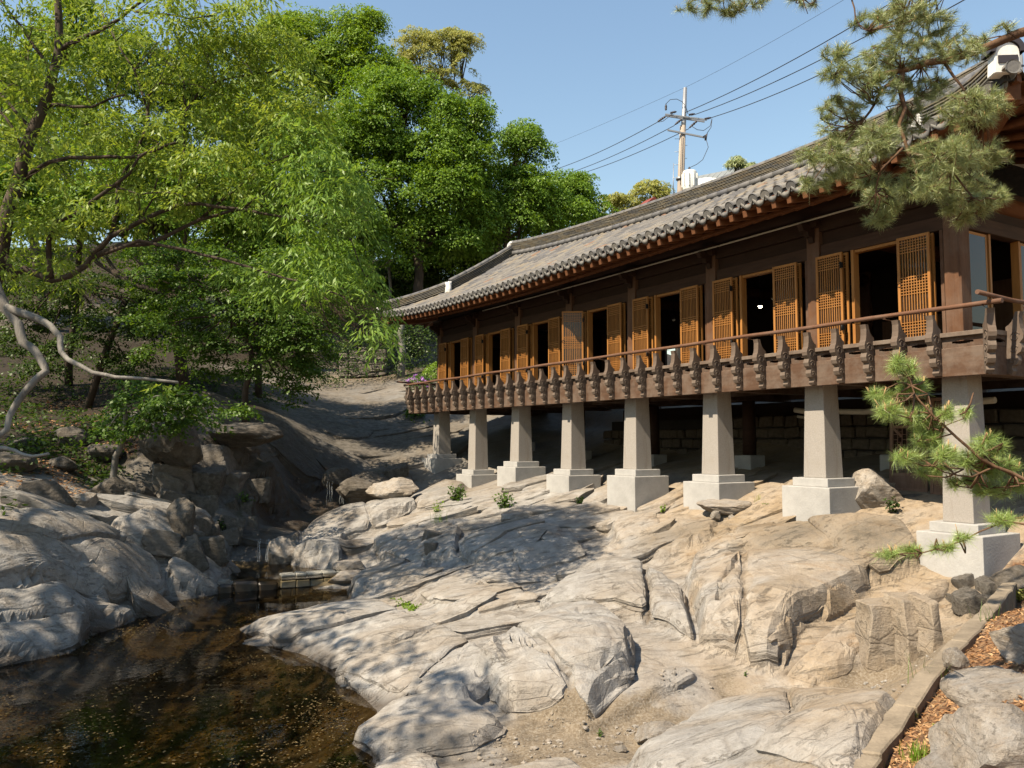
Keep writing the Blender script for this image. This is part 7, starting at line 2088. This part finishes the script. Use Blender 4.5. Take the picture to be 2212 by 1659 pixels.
# ---- ground cover and litter
def cover(name, spots, mat, label, ll, lw, per, h=.25):
    Vs = []
    for (px, py, rx, ry) in spots:
        n = max(4, int(rx * ry * per)); P = []
        for k in range(n):
            a = NR.uniform(0, 6.283); q = math.sqrt(NR.uniform())
            P.append((px + rx * q * math.cos(a), py + ry * q * math.sin(a)))
        for (qx, qy) in P:
            x, y = base_hit(qx, qy)
            Vs.append((x, y))
    X = np.array(Vs); zz = terrain(X[:, 0].copy(), X[:, 1].copy())
    C0 = np.c_[X, zz]
    out = []
    for C in C0[:, None].repeat(1, 1)[:, 0]:
        n = 16
        d = unit(NR.normal(size=(n, 3)) * [1, 1, .5] + np.array([0, 0, .25]))
        c = C + np.abs(NR.normal(size=(n, 1))) * np.array([0, 0, h * .5]) + NR.normal(size=(n, 3)) * [h * .7, h * .7, .02]
        A = d; B = unit(np.cross(A, NR.normal(size=(n, 3)) * .5 + np.array([0, 0, 1.0])))
        s = NR.uniform(.6, 1.2, (n, 1)); out.append(leaf_quads(c, A * ll * .5 * s, B * lw * .5 * s))
    return link(name, leaf_mesh(name, out, mat), None, None, kind='stuff', label=label)
cover('ground_cover', [(40, 900, 60, 30), (110, 960, 70, 30), (60, 960, 60, 25), (180, 930, 50, 25), (30, 1010, 40, 15), (190, 1000, 45, 25), (240, 1030, 30, 20), (200, 1045, 40, 14), (330, 950, 40, 10), (10, 1110, 25, 10), (430, 880, 60, 20), (480, 900, 60, 16), (550, 860, 60, 16), (130, 850, 60, 20), (250, 830, 60, 25), (350, 830, 60, 25), (40, 840, 40, 20), (660, 790, 50, 14), (700, 775, 40, 14), (560, 800, 50, 18), (470, 820, 40, 16), (760, 805, 50, 8), (720, 830, 20, 5), (880, 800, 30, 10), (905, 905, 10, 14), (150, 790, 80, 25), (20, 770, 60, 25), (90, 760, 90, 25), (220, 790, 70, 25), (420, 830, 80, 25), (300, 800, 80, 30), (560, 830, 60, 20), (-20, 850, 60, 40), (120, 900, 80, 20), (620, 800, 50, 12)], M['leaf_shade'], 'low green plants covering the shaded bank', .12, .07, .017, .24)
cover('moss_patch', [(860, 1303, 26, 5), (885, 1310, 18, 5), (845, 1298, 14, 4)], M['leaf_fresh'], 'strip of bright green weed on the pale rock', .05, .03, .18, .03)
# fallen leaves: on the bank, on the mulch by the kerb, floating and sunk in the pool
def litter(name, XY, z, mat, label, ll, lw, flat=.25):
    n = len(XY); C = np.c_[XY, z + .006 + NR.uniform(0, .015, n)]
    a = NR.uniform(0, 6.283, n); A = np.c_[np.cos(a), np.sin(a), NR.normal(size=n) * flat]; A = unit(A)
    B = unit(np.cross(A, np.array([0, 0, 1.0]) + NR.normal(size=(n, 3)) * flat))
    s = NR.uniform(.6, 1.3, (n, 1))
    return link(name, leaf_mesh(name, [leaf_quads(C, A * ll * .5 * s, B * lw * .5 * s)], mat), None, None, kind='stuff', label=label)
def scatter_px(spots, per):
    P = []
    for (px, py, rx, ry) in spots:
        for k in range(int(rx * ry * per)):
            a = NR.uniform(0, 6.283); q = math.sqrt(NR.uniform()); P.append(base_hit(px + rx * q * math.cos(a), py + ry * q * math.sin(a)))
    return np.array(P)
X = scatter_px([(100, 1060, 120, 25), (60, 1010, 70, 25), (150, 1020, 60, 30), (250, 960, 60, 30), (120, 900, 120, 40), (640, 820, 90, 20), (560, 840, 60, 15), (800, 815, 80, 10)], .12)
litter('fallen_leaves', X, terrain(X[:, 0].copy(), X[:, 1].copy()), M['leaf_dry'], 'brown fallen leaves on the left bank', .085, .05)
P = []
for k in range(9000):
    i = NR.integers(0, len(CURB) - 1); f = NR.uniform(); c = CURB[i] * (1 - f) + CURB[i + 1] * f; o = NR.uniform(.13, 1.7) ** 1.2
    P.append((c[0] + o * .80, c[1] - o * .55))
X = np.array(P)
litter('mulch', X, terrain(X[:, 0].copy(), X[:, 1].copy()), M['leaf_dry'], 'orange brown leaf mulch between the kerb and the boulders', .045, .016, .35)
Q = np.array(POOL_IN); lo, hi = Q.min(0), Q.max(0)
X = NR.uniform(lo, hi, (60000, 2)); k = sdpoly(X[:, 0], X[:, 1], POOL_IN) > .02
X = X[k]; dn = vn(X[:, 0] * .9, X[:, 1] * .9, 5) + .6 * vn(X[:, 0] * 3, X[:, 1] * 3, 6)
X = X[dn + NR.uniform(-.6, .6, len(X)) > -.15][:20000]
litter('sunken_leaves', X, terrain(X[:, 0].copy(), X[:, 1].copy()), M['leaf_sunk'], 'brown leaves lying on the bed of the pool', .06, .034, .3)
X = NR.uniform(lo, hi, (9000, 2)); k = sdpoly(X[:, 0], X[:, 1], POOL_IN) > .03
X = X[k]; dn = vn(X[:, 0] * .55 + 4, X[:, 1] * .8, 15) + .5 * vn(X[:, 0] * 2.5, X[:, 1] * 2.5, 16)
X = X[dn > .18][:1600]
litter('floating_leaves', X, np.full(len(X), .0), M['leaf_sunk'], 'yellow brown leaves drifting on the pool', .045, .024, .04)

X = NR.uniform(lo, hi, (40000, 2)); k = sdpoly(X[:, 0], X[:, 1], POOL_IN) > .02
X = X[k]; dn = vn(X[:, 0] * .6 + 4, X[:, 1] * .9, 25) + .7 * vn(X[:, 0] * 2.2, X[:, 1] * 3.5, 26)
X = X[dn + NR.uniform(-.5, .5, len(X)) > .1][:9000]
litter('floating_debris', X, np.full(len(X), -.004), M['leaf_sunk'], 'fine brown debris drifting on the pool', .030, .016, .03)

# small plants on the rocks
def plant(label, px, py, h, n, mat, ll, lw, cat='plant', name='leafy_plant', group='plants growing from the rocks'):
    p = ghit(px, py); t = empty(name, p, 0, label, cat, group)
    mb = MB(); Vs = []
    ns = max(3, n // 14)
    for k in range(ns):
        a = NR.uniform(0, 6.28); o = NR.uniform(.1, .55) * h
        tip = np.array([o * math.cos(a), o * math.sin(a), h * NR.uniform(.5, 1.0)])
        limb(mb, [(0, 0, -.03), tuple(tip * [.4, .4, .6]), tuple(tip)], .004 + h * .006, .002, 4, .05)
        m_ = n // ns; s = NR.uniform(.3, 1.0, (m_, 1)); C = tip * s * [1, 1, 1] + NR.normal(size=(m_, 3)) * h * .09
        A = unit(NR.normal(size=(m_, 3)) * [1, 1, .6]); B = unit(np.cross(A, NR.normal(size=(m_, 3)) * .5 + np.array([0, 0, 1])))
        C = np.maximum(C, [-9, -9, .0])
        Vs.append(leaf_quads(C, A * ll * .5, B * lw * .5))
    link('stem', mb.mesh('stem', M['bark']), t); link('foliage', leaf_mesh('foliage', Vs, mat), t)
def grass(label, px, py, h, n, mat, spread=.08, group='grass tufts'):
    p = ghit(px, py); V = []
    for k in range(n):
        a = NR.uniform(0, 6.28); b0 = np.array([NR.normal() * spread, NR.normal() * spread, -.02]); hh = h * NR.uniform(.5, 1.1); o = hh * NR.uniform(.1, .6)
        d = np.array([math.cos(a), math.sin(a), 0]); s = np.array([-d[1], d[0], 0]) * .0028
        m_ = b0 + d * o * .35 + np.array([0, 0, hh * .6]); tp = b0 + d * o + np.array([0, 0, hh])
        V += [b0 - s, b0 + s, m_ + s * .8, m_ - s * .8, m_ - s * .8, m_ + s * .8, tp, tp]
    o = link('grass_tuft', mesh_np('grass_tuft', np.array(V), np.arange(len(V)).reshape(-1, 4), mat), None, Matrix.Translation(p), label=label, cat='grass', group=group)
plant('dark green bush on the rock below the second and third pillars from the far end', 985, 1088, .50, 260, M['leaf_maple'], .085, .045)
plant('bushy sprig with small leaves on the rock before the fourth pillar from the far end', 1088, 1106, .55, 220, M['leaf_maple'], .085, .05)
plant('low creeping plant beside the fourth base from the far end', 1250, 1096, .22, 90, M['leaf_shade'], .07, .04)
plant('tiny bright plant at the corner of the sixth base from the far end', 1432, 1108, .16, 60, M['leaf_fresh'], .05, .03)
plant('small bright plant in the wet joint by the far rocks', 945, 1112, .35, 80, M['leaf_fresh'], .07, .035)
plant('ferny plant hanging on the crag left of the fall', 530, 1100, .5, 120, M['leaf_maple'], .10, .05)
plant('dark plant in a crack low on the crag', 478, 1150, .3, 70, M['leaf_shade'], .08, .045)
plant('small plant on the wet slope left of the fall', 455, 1098, .3, 60, M['leaf_shade'], .08, .045)
plant('weedy plant in the sand left of the pale slab', 1295, 1592, .07, 70, M['leaf_maple'], .022, .012)
plant('broad leaved seedling against the kerb', 1972, 1562, .10, 12, M['leaf_fresh'], .075, .055)
plant('reddish green seedlings in the mulch by the kerb', 2020, 1575, .06, 24, M['leaf_pale'], .03, .018)
plant('leafy bush at the right edge beside the end of the kerb', 2205, 1300, .22, 130, M['leaf_pale'], .055, .035)
plant('low weeds under the floor between the two nearest pillars', 1925, 1110, .3, 80, M['leaf_shade'], .08, .04)
plant('green weed in the joint right of the slab on small stones', 1655, 1100, .14, 40, M['leaf_fresh'], .05, .02)
plant('little weed in the gully below the big rock', 1610, 1462, .06, 40, M['leaf_maple'], .025, .014)
grass('thick tuft of grass in the mulch at the bottom right', 1985, 1640, .13, 90, M['leaf_fresh'], .045)
grass('sparse grass along the lower end of the kerb', 1900, 1648, .10, 50, M['leaf_fresh'], .05)
grass('thin grass blades leaning over the middle of the kerb', 2020, 1480, .30, 16, M['leaf_maple'], .10)
grass('thin grass blades at the upper end of the kerb', 2130, 1350, .30, 14, M['leaf_maple'], .10)
grass('tuft of grass on the rock behind the dark green bush', 945, 1130, .35, 40, M['leaf_fresh'], .08)
grass('fine grass on the rock before the nearest plinth but one', 1640, 1085, .2, 24, M['leaf_pale'], .05)
# flowering shrubs at the far end of the balcony
def shrub(label, px, py, Y, r, mat, n, flower=None):
    g_ = ghit(px, py + 22); loc = np.array([g_[0], g_[1], g_[2] - .1]); c = loc + np.array([0, 0, .15 + r * .8]); t = empty('garden_shrub', loc, 0, label, 'shrub', 'shrubs at the far end of the balcony')
    hub = c - loc
    mb = MB()
    for k in range(6): d = unit(NR.normal(size=3)) * r * .6; limb(mb, [(0, 0, 0), tuple(hub * [.4, .4, .55]), tuple(hub + d)], .02, .006, 5, .06)
    link('stem', mb.mesh('stem', M['bark']), t)
    link('foliage', leaf_mesh('foliage', [clumps(hub, np.array([r, r, r * .8]), n, 40, .22, .09, .05)], mat), t)
    if flower: link('blossom', leaf_mesh('blossom', [clumps(hub + np.array([0, -.15, 0]), np.array([r, r, r * .75]), int(n * .5), 14, .12, .06, .05)], flower), t)
shrub('purple flowering shrub beside the far corner of the balcony', 905, 832, 29.5, .55, M['leaf_maple'], 40, M['flower'])
shrub('bright lime green shrub behind the purple flowers', 945, 812, 30.5, .60, M['leaf_fresh'], 46)
shrub('green shrub half hidden by the far door leaves', 985, 820, 31.5, .55, M['leaf_pale'], 40)
shrub('small bush at the foot of the far pillars', 895, 885, 28.5, .3, M['leaf_maple'], 24)
print('plants', round(time.time() - T0, 1))
